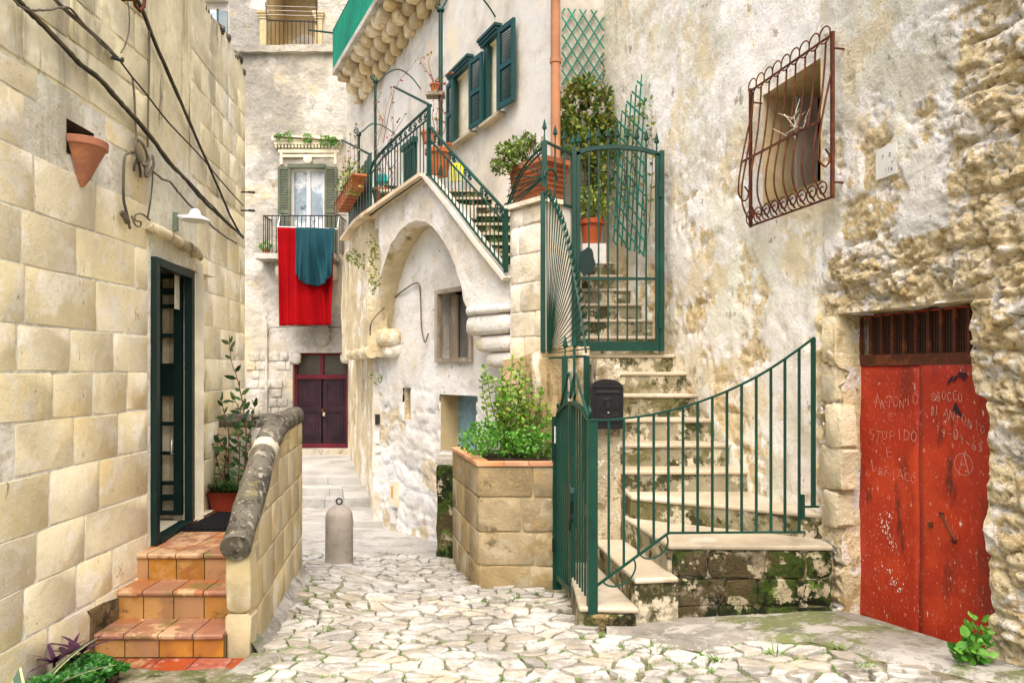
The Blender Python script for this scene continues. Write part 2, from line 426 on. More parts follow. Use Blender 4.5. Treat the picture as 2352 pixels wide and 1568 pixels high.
m_riser = M('mossy_riser', '#948c74', .95, [('#5f5a32', 2., .47, .55, None, .85), ('#34341a', 3.6, .52, .57, None, .9), ('#c0b69c', 5., .54, .58), ('#8f8464', 18., .54, .62, None, .6)], bump=.9, bscale=30)
m_tread = M('travertine_tread', '#b5a88e', .6, [('#c2b8a4', 2., .5, .65), ('#b09d7c', 7., .62, .74, None, .5)], bump=.15, bscale=40, spec=.35)
m_pill = M('pitted_pillar_stone', '#c2b597', .95, [('#8f7f60', 5., .5, .58), ('#a8742c', 2.2, .54, .6, None, .8), ('#40361f', 4., .57, .63, None, .8), ('#e4dccb', 7., .56, .61), ('#4a4230', 24., .58, .64, None, .7)], bump=1., bscale=40, bdist=.025)
m_plant = M('planter_tufa_block', '#9c8a66', .92, [('#ab9e82', 2.5, .5, .6), ('#9c8452', 2.1, .53, .62, None, .65), ('#57472a', 2.6, .57, .66, None, .75), ('#b09a68', 18., .53, .62, None, .5)], orand=.08, bump=.8, bscale=40)
m_pmort = M('planter_mortar', '#b8a982', .92, [('#a8905c', 3., .5, .66)], bump=.4, bscale=40)
m_terra = M('terracotta', '#ad673f', .75, [('#d58f60', 4., .5, .65, None, .7), ('#8e4c2a', 6., .62, .74, None, .5)], bump=.2, bscale=40, orand=.07)
m_tile = M('glazed_terracotta_tile', '#ab7a40', .5, [('#985a34', 3., .52, .62, None, .6), ('#b88c52', 2.2, .5, .6), ('#5a3f20', 8., .58, .65, None, .75), ('#7d6c34', 2.8, .56, .66, None, .5)], bump=.2, bscale=22, orand=.09, spec=.5)
m_tread_t = M('worn_terracotta_tread', '#a87048', .5, [('#bd9a74', 3.2, .5, .54), ('#8f6250', 2., .52, .57, None, .8), ('#6f6334', 2.4, .54, .6, None, .75), ('#5a3f24', 10., .6, .66, None, .6)], bump=.2, bscale=22, orand=.08, spec=.45)
m_ftile = M('red_floor_tile', '#94503c', .5, [('#ad8560', 2.3, .54, .6), ('#804232', 3., .5, .6, None, .7), ('#c9a090', 7., .58, .66, None, .5)], bump=.15, bscale=20, orand=.12, spec=.4)
m_grout = M('tile_grout', '#5b4c30', .95, bump=.3)
m_green = M('green_gloss_paint', '#06382a', .45, [('#0b4a3c', 1.2, .52, .62, None, .6), ('#052019', 3., .58, .68, None, .5), ('#4a3020', 26., .645, .67, None, .8)], bump=.15, bscale=60, spec=.35, var=.1)
m_teal = M('blue_green_shutter_paint', '#0b3f3a', .45, [('#14524a', 1.5, .5, .7, None, .5)], bump=.05, spec=.5, var=.1)
m_dkgreen = M('dark_green_door_paint', '#092420', .5, [('#0f342e', 1.5, .5, .65, None, .6)], bump=.05, spec=.3)
m_sheet = M('green_sheet_panel', '#0e8d70', .55, [('#0a5f4e', .8, .5, .66, None, .6)], bump=.05)
m_rust = M('rusty_iron', '#5a3322', .75, [('#7a4326', 8., .5, .64), ('#2e1d18', 5., .58, .7, None, .7)], bump=.4, bscale=80, metal=.2)
m_iron = M('dark_iron', '#33302e', .6, bump=.2, bscale=80, metal=.3)
m_red = M('red_door_paint', '#a52c10', .55, [('#b83a16', 1., .48, .58), ('#7a2410', 1.8, .54, .63, (1, 1, .5), .8), ('#3c1a10', 2.6, .57, .65, (1.4, 1.4, .35), .75), ('#cf9a84', 70., .61, .64, (1, 1, .4), .6), ('#e0d4c6', 34., .65, .665, (1, 1, .5), .85)], bump=.2, bscale=14, spec=.4, var=.08)
m_mesh = M('rusty_wire_mesh', '#5f4232', .8, bump=0)
m_black = M('unlit_depth_black', '#12100e', .95, bump=0)  # flat black standing in for unlit depth behind openings
m_nicheshade = M('niche_shade_tone', '#6b6252', .95, bump=.2)  # dark tone putting the niche's shade into its lining colour
m_chalk = M('chalk_scratch', '#c08a78', .9, [('#b2472f', 50., .52, .6, None, .8)], bump=0)
m_mark = M('dark_marker', '#2c2632', .8, bump=0)
m_cable = M('cable_sheath', '#6f6757', .8, [('#4a443a', 4., .5, .65)], bump=.2)
m_cabled = M('dark_cable', '#3f3a33', .8, bump=.2)
m_wpaint = M('white_paint', '#e9e7e0', .5, bump=.05, spec=.4)
m_glass = M('window_glass', '#8fa0a8', .08, [('#d8dcd8', 1.4, .5, .6), ('#3a4348', .9, .55, .62)], bump=0, spec=.8)
m_skyglass = M('sky_reflection_glass', '#7ea3dc', .1, [('#a8c0e8', 1.4, .5, .6)], bump=0, spec=.8)  # blue of the reflected sky painted into the pane colour
m_olive = M('olive_shutter_paint', '#5d6450', .55, [('#6f7562', 2., .5, .65)], bump=.08)
m_redcl = M('red_cloth', '#8f030a', .9, bump=.1, bscale=60, var=.1, spec=.1)
m_tealcl = M('teal_cloth', '#15434c', .85, bump=.1, bscale=60, var=.1)
m_purple = M('aubergine_door_paint', '#24131a', .65, [('#311a22', 1.6, .5, .62), ('#1e1116', 3., .6, .7, None, .6)], bump=.15, bscale=20)
m_crim = M('crimson_frame_paint', '#5e1722', .65, [('#451019', 2., .5, .66)], bump=.1)
m_blue = M('pale_blue_door_paint', '#7f9fac', .7, [('#9cc0cc', 2., .5, .65), ('#57808e', 3., .6, .72, (1, 1, .5), .7)], bump=.15, bscale=20)
m_wood = M('weathered_grey_wood', '#8a7d6c', .85, [('#a89c8a', 3., .5, .65, (1, 1, .2)), ('#5c5144', 8., .58, .7, None, .7)], bump=.3, bscale=50)
m_bol = M('bollard_stone', '#9a9286', .85, [('#aaa398', 2., .5, .6), ('#7a6a58', 3., .56, .66, None, .6), ('#6f685c', 18., .56, .64, None, .5)], bump=.25, bscale=60)
m_mail = M('black_cast_metal', '#151414', .5, bump=.2, bscale=60, metal=.2, spec=.4)
m_brass = M('pale_metal', '#cfc6ae', .3, bump=0, metal=.8)
m_mat = M('black_rubber', '#17161a', .8, bump=.3)
m_soil = M('soil', '#3a2c1e', .98, bump=.8)
m_pipe = M('terracotta_pipe', '#a87350', .65, [('#b5855f', 2., .5, .65)], bump=.1)
m_plaq = M('pale_marble_plaque', '#d8d6cc', .7, [('#d9c890', 3., .62, .7)], bump=.1)
m_text = M('carved_grey_lettering', '#8a867c', .9, bump=0)
m_cream = M('cream_panel', '#e6dcbe', .8, bump=.08)
m_loggia = M('ochre_loggia_plaster', '#c2ad80', .9, [('#cdbd98', 1., .5, .65)], bump=.3)
m_leafA = M('planter_shrub_leaf', '#4f8a2c', .5, bump=0, tint=['#2f6a1c', '#4f8f2a', '#79b040', '#3a7522'], spec=.4, trans=.25)
m_leafB = M('vine_leaf', '#4c6a2a', .5, bump=0, tint=['#33501f', '#56752e', '#87933c', '#b0a848'], spec=.4, trans=.2)
m_leafC = M('rose_leaf', '#6a9a34', .5, bump=0, tint=['#3d7a24', '#78aa3c', '#a8c450', '#8a8a3a'], spec=.4, trans=.3)
m_leafD = M('dark_glossy_leaf', '#24431d', .35, bump=0, tint=['#17301a', '#2c4f22', '#3f6630', '#5a6a34'], spec=.5, trans=.1)
m_leafR = M('red_autumn_leaf', '#8a3a2c', .6, bump=0, tint=['#7a2a28', '#a8503a', '#b8a04a', '#7c8a3a'], spec=.3, trans=.3)
m_succ = M('succulent_leaf', '#2f6b24', .4, bump=0, tint=['#1c4a1a', '#2f6b24', '#4f8f34', '#3a7a2c'], spec=.5, trans=.1)
m_purp = M('purple_leaf', '#42203a', .45, bump=0, tint=['#351830', '#5a2a4a', '#2c1428'], spec=.4, trans=.1)
m_agave = M('agave_green', '#4a6450', .5, bump=.05)
m_agavey = M('agave_yellow_margin', '#d8d08c', .5, bump=.05)
m_grass = M('weed_leaf', '#4f7f26', .6, bump=0, tint=['#3a6a1c', '#6a9a34', '#88aa44'], trans=.25)
m_stem = M('woody_stem', '#5c4632', .9, [('#7d6a50', 8., .5, .65)], bump=.3, bscale=80)
m_redst = M('reddish_twig', '#6e4038', .85, bump=.1)
m_yel = M('yellow_plastic', '#d8d828', .4, bump=0)
m_turq = M('turquoise_plastic', '#1f9c96', .4, bump=0)
m_orange = M('rust_stain_orange', '#d8a060', .9, bump=0)
# ================================================================ GROUND
def gz(X, Y):
    X = np.asarray(X, float); Y = np.asarray(Y, float)
    z = np.where(Y < 7.9, .2 - .1176 * (Y - 4.5), np.maximum(-.2 - .076 * (Y - 7.9), -.65))
    z = z + .08 * sstep(.8, 2.4, X) * sstep(6.5, 5, Y)
    z = z + .12 * sstep(-.9, -1.9, X) * sstep(5, 6.6, Y) * (1 - sstep(7, 8.6, Y))
    return z
def gzf(x, y): return float(gz(x, y))
def G(u, v, lift=0):
    lo, hi = 1.0, 40.0
    k = (u - 1176) / FP
    for _ in range(50):
        m = (lo + hi) / 2
        if CZ - (v - 850) / FP * m > gzf(k * m, m) + lift: lo = m
        else: hi = m
    return Vector((k * lo, lo, gzf(k * lo, lo)))
xs = np.concatenate([np.linspace(-40, -9, 8)[:-1], np.linspace(-9, 4, 105), np.linspace(4, 40, 8)[1:]]); ys = np.concatenate([np.linspace(-30, 2.9, 10), np.linspace(3, 20, 120), np.linspace(21, 60, 8)])
gx, gy = np.meshgrid(xs, ys)
gzz = gz(gx, gy) + (fbm(gx * 3, gy * 3, 3, 5) - .5) * .03 * sstep(20, 15, gy) - .012
mb = MB(); mb.v = list(zip(gx.ravel().tolist(), gy.ravel().tolist(), gzz.ravel().tolist())); nx = len(xs)
mb.f = [(j * nx + i, j * nx + i + 1, (j + 1) * nx + i + 1, (j + 1) * nx + i) for j in range(len(ys) - 1) for i in range(nx - 1)]
# dirt joints among the cobbles, pale worn paving farther down the alley
mb.att = {'mask': sstep(8.0, 9.2, gy.ravel())}
m_dirt2 = M('street_dirt_and_paving', '#7d755e', .95, [('#9a937e', 5., .5, .58), ('#55602c', 1.1, .52, .57, None, .85), ('#343e18', 9., .54, .6, None, .85), ('#a3a098', 1.2, .0, .1, None, 1., ('mask', .3, .7)), ('#8c8980', 3.5, .5, .6, None, .8, ('mask', .3, .7)), ('#b2b0a9', 1.6, .5, .58, None, .9, ('mask', .3, .7)), ('#8a857a', 14., .56, .62, None, .6, ('mask', .3, .7))], bump=.9, bscale=40)
street = mb.build('street', m_dirt2, None, 180, kind='structure')

def in_poly(x, y, poly):
    c = False; n = len(poly)
    for i in range(n):
        (x0, y0), (x1, y1) = poly[i], poly[i - 1]
        if (y0 > y) != (y1 > y) and x < (x1 - x0) * (y - y0) / (y1 - y0) + x0: c = not c
    return c
ap_lo = [G(u, v) for u, v in ((1395, 1452), (1500, 1476), (1600, 1488), (1700, 1480), (1856, 1470), (2027, 1513), (2233, 1561))]
ap_lo = [(p.x, p.y) for p in ap_lo] + [(3.3, 3.3)]
def ap_low(x): return float(np.interp(x, [p[0] for p in ap_lo], [p[1] for p in ap_lo]))
def ap_up(x): return 5.6 if x < 2.45 else (4.0 - x) / .23 - 1.1
# apron
mb = MB(); A = np.linspace(ap_lo[0][0], 3.15, 60); K = 14
for x in A:
    l = ap_low(x) + (vnoise(x * 9, 1.) - .5) * .05; u_ = max(ap_up(x), l + .05)
    for j in range(K + 1):
        y = l + (u_ - l) * j / K; mb.v.append((x, y, gzf(x, y) + (.02 if j else -.03) + (vnoise(x * 4, y * 4, 3) - .5) * .012))
mb.f = [(i * (K + 1) + j, (i + 1) * (K + 1) + j, (i + 1) * (K + 1) + j + 1, i * (K + 1) + j + 1) for i in range(len(A) - 1) for j in range(K)]
mb.build('concrete_apron', m_conc, None, 180, kind='structure')

# cobbles: Voronoi cells, shrunk, rounded and domed
par_x = lambda y: -1.60 - .152 * (y - 4.5)
def cob_ok(x, y):
    if y < 3.55 or y > 8.9: return False
    if x < -1.62 and y < 4.45: return False
    if y < 6.9 and x < par_x(y) - .02: return False
    if y >= 6.9 and x < -2.9: return False
    if in_poly(x, y, [(-.30, 6.77), (.42, 6.77), (.42, 8.3), (-.70, 8.3)]): return False
    if x > .47 and y > 5.28 : return False
    if x > .40 and y > 6.6: return False
    if x > ap_lo[0][0] and y > ap_low(x): return False
    if x > 2.75 : return False
    if y > 8.55 and x > -1.1: return False
    return True
rng = random.Random(11)
sites = []
y = 3.3; r = 0
while y < 9.2:
    x = -3.2 + (.09 if r % 2 else 0)
    while x < 3.1:
        if rng.random() > .26: sites.append((x + rng.uniform(-.1, .1), y + rng.uniform(-.07, .07)))
        x += .172
    y += .118; r += 1
cells = []
sa = np.array(sites)
for i, (x, y) in enumerate(sites):
    if not cob_ok(x, y): continue
    d = (sa[:, 0] - x) ** 2 + ((sa[:, 1] - y)) ** 2
    nb = np.argsort(d)[1:22]
    poly = [(x - .4, y - .3), (x + .4, y - .3), (x + .4, y + .3), (x - .4, y + .3)]
    for k in nb:
        ex, ey = sa[k]; mx, my = (x + ex) / 2, (y + ey) / 2; nx_, ny_ = ex - x, ey - y
        out = []
        for q in range(len(poly)):
            a, b = poly[q - 1], poly[q]
            da = (a[0] - mx) * nx_ + (a[1] - my) * ny_; db = (b[0] - mx) * nx_ + (b[1] - my) * ny_
            if (da <= 0) != (db <= 0):
                t = da / (da - db); out.append((a[0] + (b[0] - a[0]) * t, a[1] + (b[1] - a[1]) * t))
            if db <= 0: out.append(b)
        poly = out
        if len(poly) < 3: break
    if len(poly) < 3: continue
    cx = sum(p[0] for p in poly) / len(poly); cy = sum(p[1] for p in poly) / len(poly)
    gap = rng.uniform(.003, .013) + (.014 if vnoise(cx * 1.3, cy * 1.3, 8) > .62 else 0)
    pl = []
    for q in range(len(poly)):      # corner cutting + ragged edge
        a, b = poly[q - 1], poly[q]
        for t in (.12, .5, .88): pl.append((a[0] + (b[0] - a[0]) * t + rng.uniform(-.009, .009), a[1] + (b[1] - a[1]) * t + rng.uniform(-.009, .009)))
    res = []
    for px, py in pl:
        L = math.hypot(px - cx, py - cy); f = max(.2, 1 - gap / max(L, .02)); res.append((cx + (px - cx) * f, cy + (py - cy) * f))
    cells.append((cx, cy, res))
cells.sort(key=lambda c: c[1])
rest = MB()
for ci, (cx, cy, pl) in enumerate(cells):
    h = rng.uniform(.006, .02); tx, ty = rng.uniform(-.07, .07), rng.uniform(-.07, .07); n = len(pl)
    def zz(x, y, e): return gzf(x, y) + e + (x - cx) * tx + (y - cy) * ty
    f1, f2 = .955, .84
    vs = [(x, y, zz(x, y, -.02)) for x, y in pl] + [(cx + (x - cx) * f1, cy + (y - cy) * f1, zz(x, y, h * .8 + rng.uniform(-.003, .003))) for x, y in pl] + [(cx + (x - cx) * f2, cy + (y - cy) * f2, zz(x, y, h + rng.uniform(-.002, .002))) for x, y in pl]
    fs = [(r * n + i, r * n + (i + 1) % n, (r + 1) * n + (i + 1) % n, (r + 1) * n + i) for r in (0, 1) for i in range(n)] + [tuple(2 * n + i for i in range(n))]
    if ci < 300:
        m = MB(); m.add(vs, fs); m.build('cobblestone', m_cob, street, 35)
    else: rest.add(vs, fs)
m_cob2 = M('cobble_limestone_far', '#a09c92', .8, [('#b2b0a9', 3., .47, .57), ('#86837b', 5., .53, .63, None, .6), ('#b0a080', 1.6, .58, .66, None, .5), ('#77736a', 20., .56, .66, None, .5)], bump=.7, bscale=36, spec=.3, vscale=5, var=.14)
rest.build('cobblestone_field', m_cob2, street, 50, kind='stuff')
# fine grass and moss rooted in the joints
jm = MB(); tint = []; rj = random.Random(21)
for cx, cy, pl in cells:
    pr = float(vnoise(cx * 1.1, cy * 1.1, 77)) + (.25 if cx > .9 else 0) + (.2 if cx < par_x(cy) + .35 else 0) + (.12 if cy < 5.2 and cx < 1 else 0)
    if pr < .62: continue
    for k in range(len(pl)):
        if rj.random() > (pr - .5) * 1.6: continue
        for _ in range(3):
            x, y = pl[k]; f = 1 + rj.uniform(.02, .14); x, y = cx + (x - cx) * f, cy + (y - cy) * f; a = rj.uniform(0, 6.28)
            n = blade(jm, V(x, y, gzf(x, y) - .004), V(math.cos(a) * .8, math.sin(a) * .8, 1), rj.uniform(.012, .034), .006, .6, 2); tint += [rj.random()] * n
jm.att = {'tint': tint}; jm.build('joint_grass', m_grass, None, kind='stuff', label='fine grass and moss in the paving joints', cat='grass')
# weeds between the stones
m_weed = M('weed_blade', '#4a7026', .6, bump=0, tint=['#2f5618', '#55802c', '#7a9440', '#8a8c4c'], trans=.2)
def tuft(u, v, s, label, n=26):
    p = G(u, v); mb = MB(); tint = []
    for _ in range(n):
        a = R(0, 2 * PI); rr = R(0, s * .5)
        k = blade(mb, p + V(math.cos(a) * rr * 1.4, math.sin(a) * rr, .0), V(math.cos(a) * .5, math.sin(a) * .5, 1), s * R(.2, .75), s * R(.05, .12), R(.4, 1.3), 3); tint += [random.random()] * k
    mb.att = {'tint': tint}
    mb.build('weed_tuft', m_weed, None, label=label, cat='weed', group='weeds growing between the paving stones')
for u, v, s, l in ((1092, 1387, .1, 'small weed tuft, left of two in the cobbles before the planter'), (1183, 1377, .08, 'small weed tuft, right of two in the cobbles before the planter'),
                   (748, 1565, .08, 'weed tuft at the lower left edge of the cobbles'), (750, 1452, .09, 'weed tuft in the cobbles beside the parapet foot'), (690, 1430, .08, 'weed tuft at the mortar kerb of the parapet'),
                   (1500, 1496, .13, 'leafy weed tuft where the concrete apron meets the cobbles'), (1365, 1440, .12, 'weed growing at the foot of the front gate post'),
                   (1320, 1365, .1, 'weed under the open gate leaf'), (1650, 1518, .09, 'weed tuft among mossy cobbles below the stair wall'), (1780, 1505, .1, 'weed tuft among the cobbles left of the red door'),
                   (1990, 1538, .09, 'weed in the cobbles at the lower right'), (890, 1333, .06, 'tiny weed beside the bollard'), (1240, 1365, .08, 'weed in the joint at the planter foot'), (1930, 1490, .08, 'weed at the edge of the concrete apron')):
    tuft(u, v, s * 1.1, l, 34)

def roll(mb, pts, r, n=14, rough=.012, seed=0):
    mb.tube(pts, r, n, rs=[r * (1 + (float(vnoise(i * .7, 1., seed)) - .5) * .12) for i in range(len(pts))])
    mb.v = [(x + (float(vnoise(x * 23 + z * 7, y * 23, seed)) - .5) * rough, y + (float(vnoise(y * 23, z * 23, seed + 1)) - .5) * rough, z + (float(vnoise(z * 23 + x * 9, y * 19, seed + 2)) - .5) * rough) for x, y, z in mb.v]
    return mb
# ================================================================ LEFT HOUSE
WA = Wall((-2.6, 1.0), (-2.6, 5.12)); WB = Wall((-2.6, 5.12), (-2.70, 6.0)); WC = Wall((-2.70, 6.0), (-2.86, 7.65))
LW = lambda u: WA if u < 352 else (WB if u < 437 else WC)
house = thing('stone_house', 'cream limestone house with dark green door and cables, along the left', 'house', (-2.9, 5, 0))
def dl(s, z):
    d = (fbm(s * 2.2, z * 2.2, 4, 21) - .5) * .006 + (fbm(s * 12, z * 12, 3, 22) - .5) * .003 - .002
    return d, np.zeros_like(d)
def dlu(s, z):
    d = ((fbm(s * 2.2, z * 2.2, 4, 21) - .5) * .03 + (fbm(s * 9, z * 9, 4, 22) - .5) * .016) * (.15 + .85 * sstep(3.62, 4.1, z)) - .002
    return d, np.zeros_like(d)
nic = (WA.s_of_u(153), WA.s_of_u(216), 3.27, 3.47)
sheet(WA, 0, WA.L + .012, -.2, 3.63, .06, dl, m_mortar, 'wall', house, [nic])
sheet(WA, 0, WA.L + .012, 3.62, 5.5, .05, dlu, m_upper, 'upper_wall', house, top=lambda s: 4.75 + .25 * s)  # out-of-view wall top kept low to let in more light
door_h = (.03, .86, .74, 2.82)
sheet(WB, -.0, WB.L, -.2, 3.63, .04, dl, m_mortar, 'wall', house, [door_h])
topB = lambda s: 5.55 - .12 * s + (vnoise(s * 5, 0 * s, 4) - .5) * .2
sheet(WB, -.03, WB.L + .03, 3.62, 5.5, .05, dlu, m_upper, 'upper_wall', house, top=lambda s: 5.75 + 0 * s)
sheet(WC, -.01, WC.L, -.4, 3.63, .05, dl, m_mortar, 'wall', house)
def topC(s):
    return 5.32 + .25 * sstep(.25, .05, s) + .0 - .14 * sstep(.9, 1.3, s) + (fbm(s * 4, s * 0, 3, 9) - .5) * .35
sheet(WC, -.03, WC.L, 3.62, 5.3, .05, dlu, m_upper, 'upper_wall', house, top=topC)
bk = MB()
for W_, s0_, s1_, a_, b_ in ((WA, 0, WA.L, 3.5, 4.7), (WB, -.2, WB.L + .2, 2.9, 5.7), (WC, -.2, WC.L, 2.5, 5.2), (WA, WA.L - .3, WA.L + .02, -.2, 3.2), (WC, -.02, .4, -.2, 3.2)):
    bk.poly([W_.pt(s0_, a_, -.06), W_.pt(s1_, a_, -.06), W_.pt(s1_, b_, -.06), W_.pt(s0_, b_, -.06)])
bk.build('leak_backing', m_mortar, house)  # added sheets behind the wall seams, blocking light leaks
mb = MB(); e0, e1 = WC.pt(WC.L, 0, 0), WC.pt(WC.L, 0, -1.2)
mb.poly([e0 + V(0, 0, -.5), e1 + V(0, 0, -.5), e1 + V(0, 0, 5.1), e0 + V(0, 0, 5.05)]); mb.build('end_wall', m_mortar, house)
for W_, t in ((WC, topC),):       # rubble on the wall head
    for i in range(26):
        s = W_.L * (i + .5) / 26; z = float(t(np.array(s)))
        MB().ball(W_.pt(s, z - .02, -.08), R(.05, .1), 7, 5, (1.2, 1, .7)).build('coping_stone', m_grey, house, 60)
skipA = lambda a0, a1, z0, z1: random.random() < .05 or (a1 > nic[0] - .05 and a0 < nic[1] + .05 and z1 > 3.2)
courses(WA, 1.9, WA.L - .02, .0, 3.62, .285, .52, m_block, house, skip=skipA, gap=.012, hv=.12, off=.001, bev=.002, j=.006, cut=.012)
courses(WA, 1.9, WA.L - .02, 3.64, 4.75, .285, .55, m_upper, house, gap=.012, hv=.1, off=.004, bev=.002, j=.008, cut=.015, depth=.05)
courses(WC, .02, WC.L - .01, 3.64, 4.9, .29, .45, m_upper, house, gap=.01, hv=.1, off=.004, bev=.002, j=.008, cut=.015, depth=.05)
courses(WC, .16, WC.L - .01, .0, 3.62, .29, .42, m_block, house, gap=.01, hv=.12, off=.001, bev=.002, j=.006, cut=.012)
mb = MB(); reveal(mb, WA, nic, .28); mb.poly([WA.pt(nic[0], nic[2], -.28), WA.pt(nic[1], nic[2], -.28), WA.pt(nic[1], nic[3], -.28), WA.pt(nic[0], nic[3], -.28)]); mb.build('niche', m_nicheshade, house)
# roll moulding over the door, jamb slab
pts = [WA.pt(WA.L - .05, 3.03, .03)] + [WB.pt(s, 3.0 + .01 * math.sin(s * 9), .05) for s in (0, .2, .4, .6, .8)] + [WC.pt(.05, 2.99, .03), WC.pt(.16, 2.97, .01)]
roll(MB(), smooth_path(pts, 5), .042, 12, .014, 31).build('door_moulding', M('stained_moulding', '#d6c8a4', .92, [('#5c543e', 4., .52, .6, (1, 1, .3), .85), ('#7a6c44', 3., .5, .64, None, .7)], bump=.7), house, 60)
MB().obox(WC.pt(.08, 1.85, .012), WC.d * .075, WC.n * .02, UZ * 1.1).build('door_jamb', m_block, house)
# door: frame, slatted leaf standing open inside, small room
fr = MB()
s0, s1, z0, z1 = door_h
for a, b in (((s0 + .03, z0), (s0 + .03, z1)), ((s1 - .03, z0), (s1 - .03, z1))):
    fr.obox(WB.pt(a[0], (a[1] + b[1]) / 2, .01), WB.d * .032, WB.n * .03, UZ * ((b[1] - a[1]) / 2))
fr.obox(WB.pt((s0 + s1) / 2, z1 - .03, .012), WB.d * ((s1 - s0) / 2 - .064), WB.n * .03, UZ * .03)
fr.obox(WB.pt((s0 + s1) / 2, z0 + .012, .0), WB.d * ((s1 - s0) / 2 - .064), WB.n * .05, UZ * .012)
dfr = fr.build('door', m_dkgreen, house)
m = MB(); Yl = 5.93; X0, X1 = -3.28, -2.735
def lz(v): return CZ - (v - 850) / FP * Yl
zt, zb = lz(628), lz(1182)
for x in (X0 + .03, -2.945, X1 - .035): m.box((x - .032, Yl - .02, zb), (x + .032, Yl + .02, zt))
leafo = m.build('door_leaf', m_dkgreen, dfr)
for a, b in ((628, 640), (662, 677), (699, 708), (766, 775), (834, 839), (902, 909), (968, 977), (1036, 1044), (1104, 1113), (1135, 1148), (1172, 1182)):
    for xa, xb in ((X0 + .062, -2.977), (-2.913, X1 - .067)):
        MB().box((xa, Yl - .016, lz(b)), (xb, Yl + .016, lz(a))).build('glazing_bar', m_dkgreen, dfr)
MB().box((-2.913, Yl - .01, lz(902)), (X1 - .067, Yl + .01, lz(839))).build('door_panel', m_dkgreen, dfr)
MB().tube([V(-2.80, Yl - .03, lz(1040)), V(-2.80, Yl - .06, lz(1040)), V(-2.80, Yl - .06, lz(1010)), V(-2.80, Yl - .03, lz(1010))], .008, 6).build('handle', m_brass, dfr, 60)
rm = MB()
rm.poly([V(-2.62, 5.13, .75), V(-3.6, 5.13, .75), V(-3.6, 6.4, .75), V(-2.66, 6.4, .75)]); rm.poly([V(-2.62, 5.13, 2.83), V(-3.6, 5.13, 2.83), V(-3.6, 6.4, 2.83), V(-2.66, 6.4, 2.83)])
rm.poly([V(-3.6, 5.13, .75), V(-3.6, 6.4, .75), V(-3.6, 6.4, 2.83), V(-3.6, 5.13, 2.83)]); rm.poly([V(-2.62, 5.13, .75), V(-3.6, 5.13, .75), V(-3.6, 5.13, 2.83), V(-2.62, 5.13, 2.83)])
rm.poly([V(-2.6, 6.02, .7), V(-3.7, 6.02, .7), V(-3.7, 6.02, 2.9), V(-2.6, 6.02, 2.9)])
rm.build('entrance_room', m_cream, house)
m_panel = M('old_plank_panel', '#ddd0b0', .8, [('#b59c68', 2., .5, .64, None, .7)], bump=.2)
for i in range(6):
    MB().box((-3.6 + i * .148, 5.975, .76), (-3.6 + i * .148 + .142, 5.995, 2.82)).build('wall_panel', m_panel, house)
reveal(MB(), WB, door_h, .13).build('door_reveal', m_mortar, house)

dp_ = M('damp_stained_plaster', '#6b5a3a', .95, [('#3c3220', 4., .48, .58), ('#8a7650', 7., .55, .62, None, .7)], bump=.9, bscale=40)
block_mb(WA, 3.38, 3.72, .1, .52, off=.008, depth=.03, j=.03, cut=.015).build('damp_patch', dp_, house, 40)
# steps of terracotta tile up to that door
steps = thing('entry_steps', 'terracotta tiled steps rising to the dark green door', 'steps', (-2.2, 4.6, .2))
F_ = [4.45, 4.72, 4.97]; T_ = [.365, .55, .73]; XL, XR = [-2.62, -2.63, -2.64], -1.79
body = MB()
sxr = lambda y: -1.79 - .152 * (y - 4.5)
for i in range(3):
    zb = -.1
    ye = F_[i + 1] if i < 2 else 6.78
    body.prism([(XL[i] + .004, F_[i]), (sxr(F_[i]) + (.05 if i else 0), F_[i]), (sxr(ye) + (.05 if i else 0), ye), (XL[i] + .004 - (.14 if i == 2 else 0), ye)], zb + i * .003, T_[i] - .018)
body.build('core', m_grout, steps)
bx = [.213, .2, .195]; base_z = [.215, .345, .53]
for i in range(3):
    x = XL[i] + (.0 if i < 2 else -.08); k = 0
    tw = bx[i]
    while x < XR - .02:
        xa, xb = max(x, XL[i]) + .004, min(x + tw, XR) - .004
        if xb - xa > .02:
            MB().box((xa, F_[i] - .012, base_z[i] + .004), (xb, F_[i] + .012, T_[i] - .04)).build('riser_tile', m_tile, steps)
            d0 = F_[i] - .03
            lip = MB(); pr = [(d0 + .008, T_[i] - .036), (d0, T_[i] - .026), (d0, T_[i] - .012), (d0 + .01, T_[i]), (d0 + .2, T_[i]), (d0 + .2, T_[i] - .036)]
            lip.ext([V(xa, a, b) for a, b in pr], V(xb - xa, 0, 0)); lip.build('tread_tile', m_tread_t, steps)
            if i < 2:
                MB().box((xa, d0 + .206, T_[i] - .03), (xb, F_[i + 1] - .014, T_[i] - .001)).build('tread_tile', m_tread_t, steps)
        x += tw
for r in range(6):
    y0 = 4.97 + .178 + r * .272
    x = -2.84
    while x < XR - .03:
        xa, xb = x + .004, min(x + .272, sxr(y0)) - .004
        if xb - xa > .03: MB().box((xa, y0, .70), (xb, y0 + .264, .7295)).build('landing_tile', m_tread_t, steps)
        x += .272
# red floor tiles at the foot
tp = MB(); tp.box((-2.6, 2.6, .0), (-1.62, 4.438, .209)); tiles = tp.build('tile_paving', m_grout, None, kind='structure')
y = 4.43; r = 0
while y > 3.3:
    x = -2.62 - (.1 if r % 2 else 0)
    while x < -1.66:
        xa, xb = max(x, -2.59) + .004, min(x + .225, -1.63) - .004
        if xb - xa > .04: MB().box((xa, y - .215, .19), (xb, y - .005, .2175 + R(-.001, .001))).build('floor_tile', m_ftile, tiles)
        x += .225
    y -= .22; r += 1

